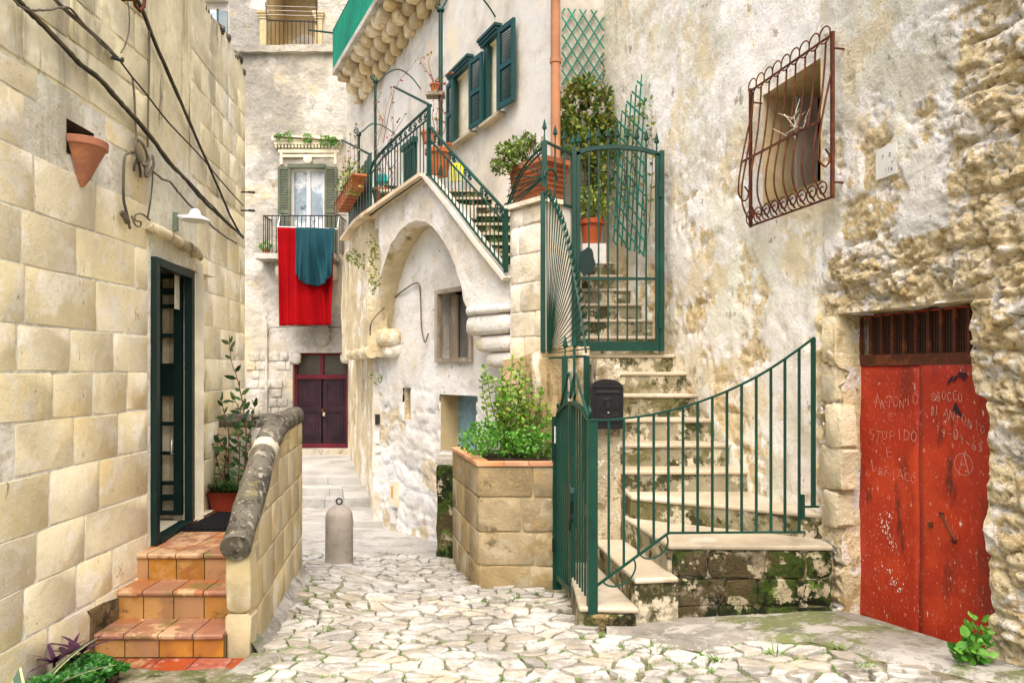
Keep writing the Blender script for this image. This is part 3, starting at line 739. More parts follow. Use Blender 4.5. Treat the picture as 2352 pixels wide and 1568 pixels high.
cs = MB()
for i in range(9):
    y_ = 3.5 + i * .125
    for x_ in (-1.632, -1.56, -1.47 + .05 * float(vnoise(y_ * 6, 0., 3)), -1.40): cs.v.append((x_, y_, gzf(x_, y_) + (.022 if x_ < -1.44 else -.02)))
cs.f = [(i * 4 + j, i * 4 + j + 1, (i + 1) * 4 + j + 1, (i + 1) * 4 + j) for i in range(8) for j in range(3)]
cs.build('concrete_strip', m_conc, None, 180, kind='structure')
# ramped parapet with roll coping
par = thing('landing_parapet', 'low limestone parapet with grey roll coping beside the tiled steps', 'wall', (-1.8, 5.5, 0))
WP = Wall((-1.65, 4.5), (-2.0, 6.8)); WPi = Wall((-1.79, 4.5), (-2.14, 6.8), flip=True)
cop = [(4.42, .90), (4.92, 1.155), (5.22, 1.345), (5.55, 1.475), (5.94, 1.55), (6.4, 1.565), (6.86, 1.565)]
cz_of = lambda Y: np.interp(Y, [c[0] for c in cop], [c[1] for c in cop])
ptop = lambda s: cz_of(4.5 + s * WP.d.y) - .06
sheet(WP, 0, WP.L, -.2, 1.5, .05, dl, m_pmort, 'wall', par, top=ptop)
sheet(WPi, 0, WP.L, .6, 1.5, .08, dl, m_pmort, 'wall', par, top=ptop)
def pskip(a0, a1, z0, z1): return z0 > ptop((a0 + a1) / 2) - .12
zc = .0
m_pb = M('parapet_block', '#c2b188', .9, [('#cec4aa', 2.3, .5, .68), ('#b8965a', 1.8, .58, .72, None, .7), ('#7d6c48', 3., .64, .78, (1, 1, .4), .6)], orand=.09, bump=.35, bscale=40)
row = 0
for z0, z1 in ((-.14, .15), (.15, .44), (.44, .73), (.73, 1.02), (1.02, 1.31), (1.31, 1.6)):
    s = -.2 if row % 2 else 0.; row += 1
    while s < WP.L:
        e = s + R(.38, .56); a0, a1 = max(s, 0.), min(e, WP.L); s = e
        if WP.L - a1 < .15: a1 = WP.L; s = 9
        # clip the block under the coping
        tb = float(ptop(a0)); te = float(ptop(a1)); zt = min(z1, min(tb, te) + .0)
        if zt - z0 < .07:
            continue
        block_mb(WP, a0 + .007, a1 - .007, z0 + .007, zt - .007, off=.004, depth=.03, bev=.004, j=.006).build('wall_block', m_pb, par, 40)
WE = Wall((-1.80, 4.5), (-1.645, 4.5))
block_mb(WE, .0, WE.L, .12, .47, off=.02, depth=.12).build('end_block', m_pb, par, 40)
block_mb(WE, .0, WE.L, .48, .86, off=.015, depth=.12).build('end_block', m_pb, par, 40)
def cop_pts(Ys): return [V(-1.722 - .152 * (Y - 4.5), Y, float(cz_of(Y))) for Y in Ys]
pp = smooth_path(cop_pts([c[0] for c in cop]), 6)
roll(MB(), pp[:14], .093, 16, seed=3).build('coping', m_grey, par, 60, label='grey lichen covered coping roll, lower length')
roll(MB(), pp[13:16], .098, 16, seed=4).build('coping_joint', m_cap, par, 60)
roll(MB(), pp[15:], .09, 16, seed=5).build('coping', m_grey, par, 60)
MB().box((-2.80, 6.75, .0), (-2.04, 6.9, 1.46)).build('back_wall', m_side, par)
roll(MB(), [V(-2.8 + .76 * i / 10, 6.83, 1.5) for i in range(11)], .085, 12, seed=7).build('coping', m_grey, par, 60)
# mortar kerb along the parapet foot
kb = MB(); S = np.linspace(-.0, WP.L, 90)
for s in S:
    p = WP.pt(float(s), 0, 0); g = gzf(p.x, p.y); a = .05 + .035 * float(vnoise(s * 7, 0., 2)); b = .08 + .07 * float(vnoise(s * 6, 3., 5))
    for o, h in ((-.01, b * .75), (a * .35, b * .5), (a, .012), (a + .05, -.03)):
        q = WP.pt(float(s), 0, o); kb.v.append((q.x, q.y, gzf(q.x, q.y) + h + (float(vnoise(s * 19, o * 40, 6)) - .5) * .03))
kb.f = [(i * 4 + j, (i + 1) * 4 + j, (i + 1) * 4 + j + 1, i * 4 + j + 1) for i in range(len(S) - 1) for j in range(3)]
kb.build('mortar_kerb', m_conc, par, 180)

# wall pot in the niche
hp = MB(); cy = (4.30); c = V(-2.6, cy, 0)
prof = [(.012, 3.10), (.05, 3.16), (.095, 3.26), (.128, 3.325), (.133, 3.33), (.142, 3.335), (.144, 3.375), (.136, 3.38), (.122, 3.375), (.11, 3.33)]
hp.lathe(V(-2.592, cy, 0), prof, 20, -PI / 2, PI / 2, sx=1.0)
hp.build('wall_pot', m_terra, None, 50, label='half round terracotta pot hung on the left wall under a niche', cat='flower pot')
# wall lamp
lp = thing('wall_lamp', 'small white wall lamp with dish shade above the dark green door', 'lamp', WB.at(398, 505))
a = WB.at(399, 500, .0); ac = V(a.x, a.y, a.z)
MB().obox(ac + WB.n * .015 - UZ * .03, WB.d * .022, WB.n * .015, UZ * .07).build('back_plate', M('old_green_white_enamel', '#7d8f7a', .4, bump=.05), lp)
MB().tube([ac + WB.n * .02 + UZ * .01, ac + WB.n * .1 + UZ * .012, ac + WB.n * .15 + UZ * .012], .014, 8).build('arm', m_wpaint, lp, 60)
MB().lathe(ac + WB.n * .16, [(.115, -.02), (.112, -.012), (.06, .018), (.045, .03), (.035, .06), (.02, .072), (.0, .075)], 22).build('shade', m_wpaint, lp, 50)
# cables, brackets
def lwp(x, y, off=.03):
    u, v = x * .3515, y * .3515; W_ = LW(u); return W_.at(u, v, off)
def cable(pts, r, label, mat=m_cable, off=.028, sub=5, wob=.004):
    p = smooth_path([lwp(x, y, off + R(0, .012)) for x, y in pts], sub)
    p = [q + V(0, 0, R(-wob, wob)) for q in p]
    return MB().tube(p, r, 6).build('cable', mat, None, 60, label=label, cat='cable', group='cables on the left wall')
cable([(60, -60), (110, 5), (180, 70), (260, 150), (420, 310), (520, 420), (640, 510), (720, 600), (800, 690), (900, 800), (1000, 920), (1100, 1060), (1200, 1160), (1300, 1280), (1400, 1380), (1500, 1470), (1590, 1550)], .0125, 'thickest dark cable running diagonally down the whole left wall', m_cabled)
cable([(75, -60), (125, 0), (195, 70), (270, 142), (430, 305), (530, 415), (650, 505), (735, 600), (815, 690), (915, 800), (1015, 925), (1115, 1060), (1230, 1180), (1330, 1290), (1430, 1390), (1590, 1556)], .008, 'thinner cable tied along the thickest cable of the left wall', m_cable, .045)
cable([(330, -40), (410, 50), (580, 200), (680, 290), (760, 375)], .012, 'grey conduit from the top edge to the iron bracket, left wall', m_cable, .03, 5, .001)
cable([(770, 380), (860, 500), (960, 620), (1100, 800), (1300, 1010), (1450, 1190), (1590, 1345)], .006, 'thin straight wire from the bracket to the far wall corner', m_cabled, .05, 3, .001)
cable([(870, -40), (930, 80), (1000, 260), (1100, 490), (1180, 670), (1290, 920), (1370, 1100), (1450, 1280), (1500, 1400), (1570, 1530)], .010, 'dark cable hanging from the rusty hook down to the far corner', m_cabled)
cable([(885, -40), (945, 80), (1012, 260), (1108, 480), (1190, 670), (1300, 930), (1378, 1100)], .006, 'thin cable twisted with the one on the rusty hook', m_cable, .045)
cable([(80, -20), (120, 35), (170, 60), (280, 70), (400, 50), (460, 62), (560, 175), (680, 305), (770, 375)], .007, 'pale grey cable looping at the upper left corner', m_cable, .045)
cable([(830, -30), (845, 100), (842, 200), (820, 290), (790, 350)], .005, 'thin pale wire hanging at the top of the left wall', m_cable)
cable([(975, 200), (975, 420), (968, 700), (965, 960)], .008, 'vertical cable crossing the bundle on the left wall', m_cable)
cable([(865, 510), (878, 640), (885, 800), (892, 900)], .007, 'pale drop wire above the cable coil', m_cable)
cable([(890, 1000), (850, 995), (818, 1020), (808, 1120), (808, 1300), (830, 1400), (850, 1500)], .009, 'cable dropping from the coil to the splice on the left wall', m_cable)
cable([(1000, 1120), (1060, 1170), (1110, 1190), (1160, 1250), (1240, 1340), (1310, 1400), (1400, 1490), (1480, 1550), (1545, 1590)], .008, 'lower cable running from the coil past the wall lamp', m_cable)
cable([(1000, 1060), (995, 1200), (985, 1300), (965, 1420)], .006, 'thin cable from the coil to the door moulding', m_cable)
cable([(860, 1410), (885, 1470), (915, 1480), (920, 1450), (885, 1440), (885, 1405), (930, 1400), (980, 1440)], .006, 'curled loose wire above the door moulding', m_cable, .03, 4, .001)
for k in range(3):
    pass
def coil(pts, label):
    mb = MB()
    for i in range(5):
        p = smooth_path([lwp(x + R(-7, 7), y + R(-8, 8), .03 + i * .012) for x, y in pts + pts[:1]], 5); mb.tube(p, .0065, 6)
    mb.build('cable_coil', m_cable, None, 60, label=label, cat='cable', group='coiled cable on the left wall')
coil([(890, 905), (935, 950), (965, 1040), (945, 1085), (915, 1050), (890, 980)], 'long loop of spare cable, left of the two coils')
coil([(1000, 1020), (1005, 1080), (975, 1145), (952, 1150), (955, 1090), (980, 1030)], 'round coil of spare cable, right of the two coils')
cable([(905, 1020), (880, 1080), (875, 1120)], .009, 'short dark taped cable end, left of the pair below the coil', m_cabled, .04)
cable([(905, 1060), (915, 1110), (918, 1155)], .009, 'short dark taped cable end, right of the pair below the coil', m_cabled, .04)
cable([(795, 1385), (820, 1420), (835, 1455)], .02, 'fat grey taped splice hanging on the left wall', m_cable, .03, 3, .001)
mb = MB(); mb.tube([lwp(x, y, .06) for x, y in ((770, -30), (800, 0), (850, -2), (878, 0), (885, 40), (915, 74), (940, 45), (945, -20))], .012, 7)
mb.build('iron_hook', m_rust, None, 60, label='rusty iron hook at the top of the left wall', cat='hook')
for y, l in ((1255, 'upper iron bracket at the far corner of the left wall'), (1375, 'lower iron bracket with insulators at the far corner of the left wall')):
    q = lwp(1572, y, 0)
    mb = MB(); mb.tube([q, q + WC.n * .08], .008, 6); mb.tube(arc(q + WC.n * .11, .035, 0, 2 * PI, WC.d, WC.n, 10), .007, 5)
    mb.build('wall_bracket', m_iron, None, 60, label=l, cat='bracket', group='iron cable brackets')
q = lwp(765, 390, 0)
mb = MB(); mb.tube([lwp(735, 378, 0), lwp(735, 378, .05), lwp(800, 400, .05), lwp(800, 385, .03)], .011, 6); mb.build('wall_bracket', m_iron, None, 60, label='iron bracket gripping the grey conduit high on the left wall', cat='bracket', group='iron cable brackets')

# door mat, pots and plants on the landing
mt = MB(); my0, my1 = 5.62, 6.3; mx0, mx1 = -2.60, -2.02
ny = 16; nxm = 26
mt.box((mx0, my0, .732), (mx1, my1, .742))
for j in range(ny):
    for i in range(nxm):
        cx = mx0 + (mx1 - mx0) * (i + .5) / nxm; cyy = my0 + (my1 - my0) * (j + .5) / ny
        mt.obox(V(cx, cyy + (.008 if i % 2 else -.008), .748), UX * .009, UY * .015, UZ * .008)
mt.build('doormat', m_mat, None, label='black ribbed rubber doormat on the landing', cat='doormat')
pt = thing('trough_planter', 'red plastic trough with grassy dark plant on the landing', 'planter', (-2.5, 6.5, .73))
def trough(mb, c, L, W_, H, d, t=.012):
    n = V(-d.y, d.x, 0)
    for k, (a, b) in enumerate(((.88, .0), (1., .93), (1.06, .94), (1.06, 1.))):
        pass
    ring = lambda f, z: [c + d * (sx * L / 2 * f) + n * (sy * W_ / 2 * f) + UZ * z for sx, sy in ((-1, -1), (1, -1), (1, 1), (-1, 1))]
    R_ = [ring(.86, 0), ring(.98, H * .86), ring(1.06, H * .86), ring(1.06, H), ring(.94, H), ring(.92, H * .85)]
    k0 = []
    vs = [p for r in R_ for p in r]
    mb.add(vs, [(r * 4 + i, r * 4 + (i + 1) % 4, (r + 1) * 4 + (i + 1) % 4, (r + 1) * 4 + i) for r in range(5) for i in range(4)] + [(0, 3, 2, 1), (20, 21, 22, 23)])
    return mb
trough(MB(), V(-2.5, 6.5, .732), .46, .2, .17, UX).build('trough', M('red_plastic_trough', '#8a3522', .5, bump=.05), pt)
mb = MB(); tint = []
for _ in range(420):
    x = R(-2.74, -2.3); a = R(0, 2 * PI)
    k = blade(mb, V(x, 6.5 + R(-.08, .08), .88), V(math.cos(a) * .7, math.sin(a) * .7 - .2, 1), R(.12, .34), .012, R(.5, 1.1), 4); tint += [random.random()] * k
mb.att = {'tint': tint}; mb.build('foliage', m_leafD, pt)
def stem_leaves(stems, parent, lmat, smat, lsize, gap, aspect=.42, r=.006, droop=.2, tipn=3, name='foliage', spread=.8, up=.35):
    lm = MB(); tint = []; sm = MB()
    for st in stems:
        p = smooth_path(st, 6); n = len(p)
        sm.tube(p, r, 5, rs=[r * (1 - .65 * i / n) for i in range(n)])
        acc = 0; az = R(0, 6)
        for i in range(1, n):
            acc += (p[i] - p[i - 1]).length
            while acc > gap:
                acc -= gap; az += 2.4
                t = (p[i] - p[i - 1]).normalized(); s_ = t.orthogonal().normalized(); s2 = t.cross(s_)
                a = (s_ * math.cos(az) + s2 * math.sin(az)) * spread + t * up + UZ * .15
                leaf(lm, p[i], a.normalized(), lsize * R(.7, 1.2), aspect, .3, droop); tint += [random.random()] * 6
        for _ in range(tipn):
            leaf(lm, p[-1], (t + V(R(-.6, .6), R(-.6, .6), .3)).normalized(), lsize * R(.6, 1), aspect, .3, droop); tint += [random.random()] * 6
    lm.att = {'tint': tint}
    sm.build('stem', smat, parent, 60); return lm.build(name, lmat, parent)
sh = thing('potted_shrub', 'slender dark leaved shrub rising behind the parapet coping', 'shrub', (-2.42, 6.6, .73))
Ys = 6.62
def S(*a): return [P(u, v, Ys + R(-.06, .06)) for u, v in a]
stem_leaves([S((560, 1150), (566, 1010), (558, 930), (545, 870), (532, 830), (527, 790)), S((520, 1140), (525, 1060), (525, 990), (515, 950), (510, 922)), S((555, 1120), (575, 1040), (575, 980), (585, 935)), S((530, 1130), (505, 1080), (490, 1020), (482, 1000)),
             S((545, 1120), (550, 1060), (548, 1010), (540, 980)), S((560, 1100), (566, 1000), (556, 955), (540, 920)), S((535, 1140), (515, 1090), (520, 1040), (500, 1010))], sh, m_leafD, m_redst, .105, .042, .4, .007, .25)
# front left bed
bed = MB(); bed.box((-2.58, 2.8, .0), (-2.24, 4.1, .235)); bed.build('planting_bed', m_soil, None, kind='structure')
ag = thing('agave_plant', 'agave with yellow edged leaves at the lower left corner', 'plant', (-2.7, 3.8, .2))
for i, (a, L, b) in enumerate(((1.2, .5, .9), (.5, .5, 1.1), (2.2, .5, .7), (-.3, .45, 1.), (2.9, .45, .8), (-1.2, .4, .8))):
    d = V(math.cos(a) * .55, math.sin(a) * .55 - .1, 1); p = V(-2.5, 3.64, .23)
    m1 = MB(); blade(m1, p, d, L, .075, b, 8); random.seed(100 + i)
    m2 = MB(); m2.v = [(x, y, z - .002) for x, y, z in m1.v]; m2.f = list(m1.f)
    l = m1.build('leaf', m_agavey, ag); 
    m3 = MB()
    for k in range(0, len(m1.v), 2):
        A_, B_ = Vector(m1.v[k]), Vector(m1.v[k + 1]); m3.v += [tuple(A_.lerp(B_, .2) + UZ * .003 + V(0, -.002, 0)), tuple(A_.lerp(B_, .8) + UZ * .003 + V(0, -.002, 0))]
    m3.f = list(m1.f); m3.build('leaf_centre', m_agave, l)
pp_ = thing('purple_plant', 'dark purple spiky plant against the left wall', 'plant', (-2.4, 3.97, .23))
mb = MB(); tint = []
for cx, cy_, s_ in ((-2.42, 4.02, 1.), (-2.52, 3.93, .8), (-2.58 + .06, 4.08, .7)):
    for i in range(8):
        a = 6.28 * i / 8 + R(-.3, .3); k = blade(mb, V(cx, cy_, .30 + .12 * s_), V(math.cos(a), math.sin(a), R(.3, 1.4)), .2 * s_ * R(.8, 1.2), .035, .6, 4); tint += [random.random()] * k
    mb.tube([V(cx, cy_, .23), V(cx, cy_, .33 + .12 * s_)], .008, 5); tint += [0.] * 10
mb.att = {'tint': tint}; mb.build('foliage', m_purp, pp_)
su = thing('succulent_clump', 'bright green succulent clump at the lower left', 'plant', (-2.2, 3.95, .23))
mb = MB(); tint = []
for _ in range(170):
    x = R(-2.56, -2.2); y_ = R(3.7, 4.12); hh = .25 + .1 * float(vnoise(x * 8, y_ * 8, 3)) + .05 * math.sin((x + 2.56) * 8)
    nrm = V(R(-.5, .5), R(-.8, .1), 1).normalized(); ax = nrm.orthogonal().normalized(); ay = nrm.cross(ax); t0 = random.random()
    for ring, (n, L, tilt) in enumerate(((8, .042, .35), (5, .028, .9))):
        for i in range(n):
            an = 6.28 * i / n + ring; dv = (ax * math.cos(an) + ay * math.sin(an)) + nrm * tilt
            leaf(mb, V(x, y_, hh), dv.normalized(), L, .75, .1, -.1); tint += [min(1, max(0, t0 + R(-.2, .2)))] * 6
mb.att = {'tint': tint}; mb.build('foliage', m_succ, su)
MB().lathe(V(-2.38, 3.92, .2), [(.2, 0), (.19, .06), (.2, .1), (.0, .12)], 20).build('earth_mound', m_soil, su, 60)
# ================================================================ ARCH HOUSE (centre)
def rbox(c, ax, ay, az, e=.4, n=16, m=10):
    """rounded box: superellipsoid with half axes ax, ay, az"""
    c = Vector(c); mb = MB(); f = lambda x: math.copysign(abs(x) ** e, x)
    for i in range(m + 1):
        la = -PI / 2 + PI * i / m
        for k in range(n):
            lo = 2 * PI * k / n
            mb.v.append(tuple(c + ax * (f(math.cos(la)) * f(math.cos(lo))) + ay * (f(math.cos(la)) * f(math.sin(lo))) + az * f(math.sin(la))))
    mb.f = [(i * n + k, i * n + (k + 1) % n, (i + 1) * n + (k + 1) % n, (i + 1) * n + k) for i in range(m) for k in range(n)]
    return mb
def roughen(mb, amp, fr=6., seed=0):
    a = np.array(mb.v); x, y, z = a.T
    q = [fbm(y * fr + z * fr * .37, z * fr + x * fr * .53, 4, seed), fbm(x * fr + z * fr * .41, z * fr - y * fr * .47, 4, seed + 7), fbm(x * fr + y * fr * .31, y * fr - z * fr * .6, 4, seed + 13)]
    a = a + (np.array(q).T - .5) * 2 * amp
    mb.v = [tuple(p) for p in a.tolist()]; return mb
def gridbox(lo, hi, step=.06):
    mb = MB(); lo = np.array(lo, float); hi = np.array(hi, float)
    for ax in range(3):
        b, c = [(1, 2), (0, 2), (0, 1)][ax]
        nb = max(1, int((hi[b] - lo[b]) / step)); nc = max(1, int((hi[c] - lo[c]) / step))
        for side in (lo[ax], hi[ax]):
            vs = []
            for i in range(nb + 1):
                for j in range(nc + 1):
                    p = [0, 0, 0]; p[ax] = side; p[b] = lo[b] + (hi[b] - lo[b]) * i / nb; p[c] = lo[c] + (hi[c] - lo[c]) * j / nc; vs.append(tuple(p))
            mb.add(vs, [(i * (nc + 1) + j, (i + 1) * (nc + 1) + j, (i + 1) * (nc + 1) + j + 1, i * (nc + 1) + j + 1) for i in range(nb) for j in range(nc)])
    return mb
WF = Wall((.334, 7.6), (-2.12, 10.67))
s1172, s1165, s985, s850 = WF.s_of_u(1172), WF.s_of_u(1168), WF.s_of_u(985), WF.L
zat = lambda u, v: WF.sz(u, v)[1]
arch_h = thing('arched_house', 'whitewashed house with an arch below its terrace and green shutters above', 'house', (-.9, 9.5, -.4))
top_pts = [(s1172, zat(1172, 645)), (WF.s_of_u(1100), zat(1100, 556)), (WF.s_of_u(1040), zat(1040, 476)), (s985, zat(985, 408)), (WF.s_of_u(920), zat(920, 452)), (s850, zat(850, 500))]
ztop = lambda s: np.interp(s, [p[0] for p in top_pts], [p[1] for p in top_pts])
archp = [(1064, 690), (1061, 665), (1057, 645), (1048, 620), (1040, 601), (1023, 567), (1006, 538), (989, 519), (972, 508), (955, 506), (935, 512), (918, 529), (897.5, 560), (884, 590), (870, 634), (860, 682), (852, 735), (850, 760)]
archs = [WF.sz(u, v) for u, v in archp]
sA0 = archs[0][0]
def zbot(s):
    return np.where(s < sA0, zat(1090, 716), np.interp(s, [a[0] for a in archs], [a[1] for a in archs]))
Sx = sorted(set(list(np.linspace(s1172, sA0, 10)) + [sA0 + 1e-4] + list(np.linspace(sA0, WF.L, 90)[1:]) + [s985]))
mb = MB(); NR = 36
for s in Sx:
    a, b = float(zbot(s)), float(ztop(s))
    for j in range(NR + 1):
        z = a + (b - a) * j / NR
        d = (float(fbm(s * 1.7, z * 1.7, 3, 31)) - .5) * .07 + (float(fbm(s * 7, z * 7, 4, 32)) - .5) * .03
        # the left flank bulges away round the corner
        d -= .25 * max(0., (s - (WF.L - .35)) / .35) ** 2
        mb.v.append(tuple(WF.pt(s, z, d)))
nS = len(Sx); mb.f = [(i * (NR + 1) + j, (i + 1) * (NR + 1) + j, (i + 1) * (NR + 1) + j + 1, i * (NR + 1) + j + 1) for i in range(nS - 1) for j in range(NR)]
mb.build('arch_wall', m_white, arch_h, 180)
# soffit of the arch
mb2 = MB(); ii = [i for i, s in enumerate(Sx) if s >= sA0]; KD = 6
for i in ii:
    b = Vector(mb.v[i * (NR + 1)])
    for k in range(KD + 1):
        q = b - WF.n * (.42 * k / KD); r_ = .035 if k else 0
        mb2.v.append((q.x, q.y, q.z + (float(fbm(Sx[i] * 6, k * .7, 4, 33)) - .6) * 2 * r_ ))
mb2.f = [(i * (KD + 1) + k, (i + 1) * (KD + 1) + k, (i + 1) * (KD + 1) + k + 1, i * (KD + 1) + k + 1) for i in range(len(ii) - 1) for k in range(KD)]
mb2.build('arch_soffit', m_side, arch_h, 180)
# wall under the arch, set back
p0 = WF.pt(-.2, 0, -.36); p1 = WF.pt(WF.L, 0, -.36)
WI = Wall((p0.x, p0.y), (p1.x, p1.y)); sI = WI.s_of_u(866)
wh = (WI.s_of_u(1088), WI.s_of_u(1005), WI.sz(1045, 832)[1], WI.sz(1005, 668)[1])
dh = (WI.s_of_u(1096), WI.s_of_u(1009), .55, WI.sz(1050, 907)[1])
nh = (WI.s_of_u(943), WI.s_of_u(925), WI.sz(933, 965)[1], WI.sz(933, 890)[1])
def dwi(s, z):
    rough = sstep(1.6, .7, z) * sstep(1.6, 2.2, s)
    d = (fbm(s * 1.5, z * 1.5, 3, 41) - .5) * .03 + (fbm(s * 9, z * 9, 5, 42, .6) - .5) * (.012 + .025 * rough)
    bl = np.abs(((z * 3.4 + (fbm(s * 2, z * 0, 2, 43) - .5) * .8) % 1) - .5)
    d = d - .03 * sstep(.42, .5, bl) * sstep(2.2, 1.2, z)
    f1, f2, cc, qx, qy = worley(s * 3.2 + (fbm(s * 4, z * 4, 2, 45) - .5) * .6, z * 4.2 + (fbm(s * 4, z * 4, 2, 46) - .5) * .6, 47)
    d = d + sstep(2.2, 1.3, z) * sstep(1.0, 1.6, s) * ((cc - .5) * .022 - .022 * sstep(.1, 0, f2 - f1))
    return d, sstep(.55, .7, fbm(s * 1.6, z * 1.6, 4, 44)) * .9 * sstep(2.6, .5, z)
m_inner = M('patched_limewash', '#d2ccc0', .92, [('#dfddd6', .9, .42, .58), ('#d4c097', 2.2, .55, .68, None, .7), ('#bfa878', 4., .42, .55, None, .75, ('mask', .36, .52)), ('#726546', 7., .62, .67, None, .75), ('#9a9384', 1.3, .62, .74, (1, 1, .4), .5)], bump=.7, bscale=18, bdist=.02)
cutz = [(WI.s_of_u(u0), WI.s_of_u(u0 - 16), zat(u0, float(np.interp(u0, [985, 1172], [408, 645]))) - .2, 9) for u0 in range(1196, 985, -16)]
sheet(WI, WI.s_of_u(1196), sI, -1.1, 4.45, .04, dwi, m_inner, 'lower_wall', arch_h, [wh, dh, nh] + cutz)
mb = MB(); reveal(mb, WI, wh, .3, off=-.02); mb.build('window_reveal', m_white, arch_h)
mb = MB(); reveal(mb, WI, dh, .34, off=-.02); mb.build('door_reveal', m_loggia, arch_h)
mb = MB(); reveal(mb, WI, nh, .15, off=-.03); mb.poly([WI.pt(nh[0], nh[2], -.15), WI.pt(nh[1], nh[2], -.15), WI.pt(nh[1], nh[3], -.15), WI.pt(nh[0], nh[3], -.15)]); mb.build('wall_cavity', m_rock, arch_h)
# grey wooden window
fw = MB(); a, b, c, d = wh
for s_ in (a + .03, b - .03): fw.obox(WI.pt(s_, (c + d) / 2, .01), WI.d * .03, WI.n * .04, UZ * ((d - c) / 2))
for z_ in (c + .03, d - .025): fw.obox(WI.pt((a + b) / 2, z_, .012), WI.d * ((b - a) / 2 - .061), WI.n * .04, UZ * .028)
win = fw.build('window', m_wood, arch_h)
MB().obox(WI.pt(b - .17, (c + d) / 2, -.16), WI.d * .1, WI.n * .012, UZ * ((d - c) / 2 - .06)).build('inner_shutter', m_wood, win)
sc = MB(); n_ = 40
for i in range(n_): sc.obox(WI.pt((a + b) / 2 - .03, c + .06 + (d - c - .12) * (i + .5) / n_, -.2), WI.d * ((b - a) / 2 - .07), WI.n * .004, UZ * ((d - c) / n_ * .28))
sc.build('screen_slats', M('grey_screen', '#7d7a72', .7, bump=0), win, kind='stuff')
MB().poly([WI.pt(a, c, -.3), WI.pt(b, c, -.3), WI.pt(b, d, -.3), WI.pt(a, d, -.3)]).build('pane', m_black, win)  # black sheet painting the unlit recess behind the slats, not glass
# pale blue door
a, b, c, d = dh; Lw = (b - a)
bd = MB(); bd.obox(WI.pt(a + Lw / 2, (c + d) / 2, -.34), WI.d * (Lw / 2), WI.n * .02, UZ * ((d - c) / 2)); bdo = bd.build('door', m_blue, arch_h)
for s_, z_, hs, hz in ((a + Lw * .42, d - .58, .16, .27), (a + Lw * .42, d - .58, .1, .2)):
    k = .32 if hs > .12 else .305
    m = MB()
    for sg in (-1, 1):
        m.obox(WI.pt(s_ + sg * hs, z_, -k), WI.d * .012, WI.n * .012, UZ * hz); m.obox(WI.pt(s_, z_ + sg * (hz - .012), -k), WI.d * (hs - .013), WI.n * .012, UZ * .012)
    m.build('panel_moulding', m_blue, bdo)
MB().obox(WI.pt(a + Lw * .45, d - .25, -.322), WI.d * (Lw * .42), WI.n * .008, UZ * .02).build('rail', m_blue, bdo)
# corbels carrying the arch, right
cor = []
for (uL, v0, v1, off) in ((1066, 703, 722, .02), (1064, 723, 768, .0), (1080, 770, 806, -.05), (1098, 808, 842, -.1)):
    s0_, s1_ = WF.s_of_u(1168), WF.s_of_u(uL); zt, zb = zat(1110, v0), zat(1110, v1)
    roughen(rbox(WF.pt((s0_ + s1_) / 2 - .02, (zt + zb) / 2, -.2 + off), WF.d * ((s1_ - s0_) / 2 + .02), WF.n * .24, UZ * ((zt - zb) / 2 + .008), .45, 22, 12), .012, 6, 3).build('corbel', m_white, arch_h, 180)
# corbel, left, and the flank down the side lane
sl_ = WF.L
for z_, r_, o_, w__ in ((2.5, .13, -.22, .2), (2.3, .11, -.3, .17)):
    roughen(rbox(WF.pt(sl_ - .1, z_, o_ - .05), WF.d * w__, WF.n * .18, UZ * r_, .6, 20, 10), .03, 6, 5).build('corbel', m_side, arch_h, 180)
cl = WI.pt(sI, 0, 0); WS = Wall((cl.x, cl.y), (-4.31, 18.8)); WSU = Wall((-2.12, 10.67), (-2.95, 12.87)); WSV = Wall((-2.95, 12.87), (-4.6, 18.8))
def dsd(s, z):
    d = (fbm(s * 1.2, z * 1.2, 4, 51) - .5) * .1 + (fbm(s * 5, z * 5, 4, 52) - .5) * .05
    return d, np.zeros_like(d)
sheet(WS, 0, WS.L, -1.1, 2.5, .09, dsd, m_side, 'side_wall', arch_h)
def dsu(s, z): a_, b_ = dsd(s, z); return a_ - .25 * (1 - sstep(0, .3, s)) ** 2, b_
sheet(WSU, 0, WSU.L, 2.2, 4.3, .06, dsu, m_side, 'side_wall', arch_h)
sheet(WSV, 0, WSV.L * .5, 2.2, 4.3, .09, dsd, m_side, 'side_wall', arch_h)
MB().tube([WSU.pt(s, 2.28, -.05) for s in np.linspace(.12, WSU.L, 8)], .1, 10).build('string_course', m_side, arch_h, 60)
roughen(gridbox((cl.x - .06, cl.y - .05, -.7), (cl.x + .12, cl.y + .12, 2.2), .07), .03, 5, 8).build('corner_pier', m_white, arch_h, 180)
# terrace curb, floor
cb = MB(); curb = [WF.pt(s, float(ztop(s)), .0) for s in (s985 + .0, WF.s_of_u(940), WF.s_of_u(900), s850)] + [WSU.pt(WSU.L * t, 4.33, 0) for t in (.3, .7, 1.)]
for i in range(len(curb) - 1): cb.bar(curb[i] + UZ * .02, curb[i + 1] + UZ * .02, .3, .05)
cb.build('terrace_curb', M('pale_curb_stone', '#d9c4a4', .8, [('#b9a07c', 3., .52, .66)], bump=.2), arch_h)
sb = MB(); sp = [WF.pt(s, z + .015, .0) for s, z in top_pts[:4]]
for i in range(3): sb.bar(sp[i], sp[i + 1], .2, .05)
sb.build('stair_string', m_facade, arch_h)
fp = [WF.pt(s985, 0, -.1), WF.pt(s850, 0, -.1), WSU.pt(WSU.L, 0, -.1), WSV.pt(WSV.L * .5, 0, -.1), V(-3.6, 17.3, 0), V(-.55, 11.1, 0), V(-.5, 10.0, 0)]
MB().prism([(p.x, p.y) for p in fp], 4.12, 4.28).build('terrace_floor', m_facade, arch_h)
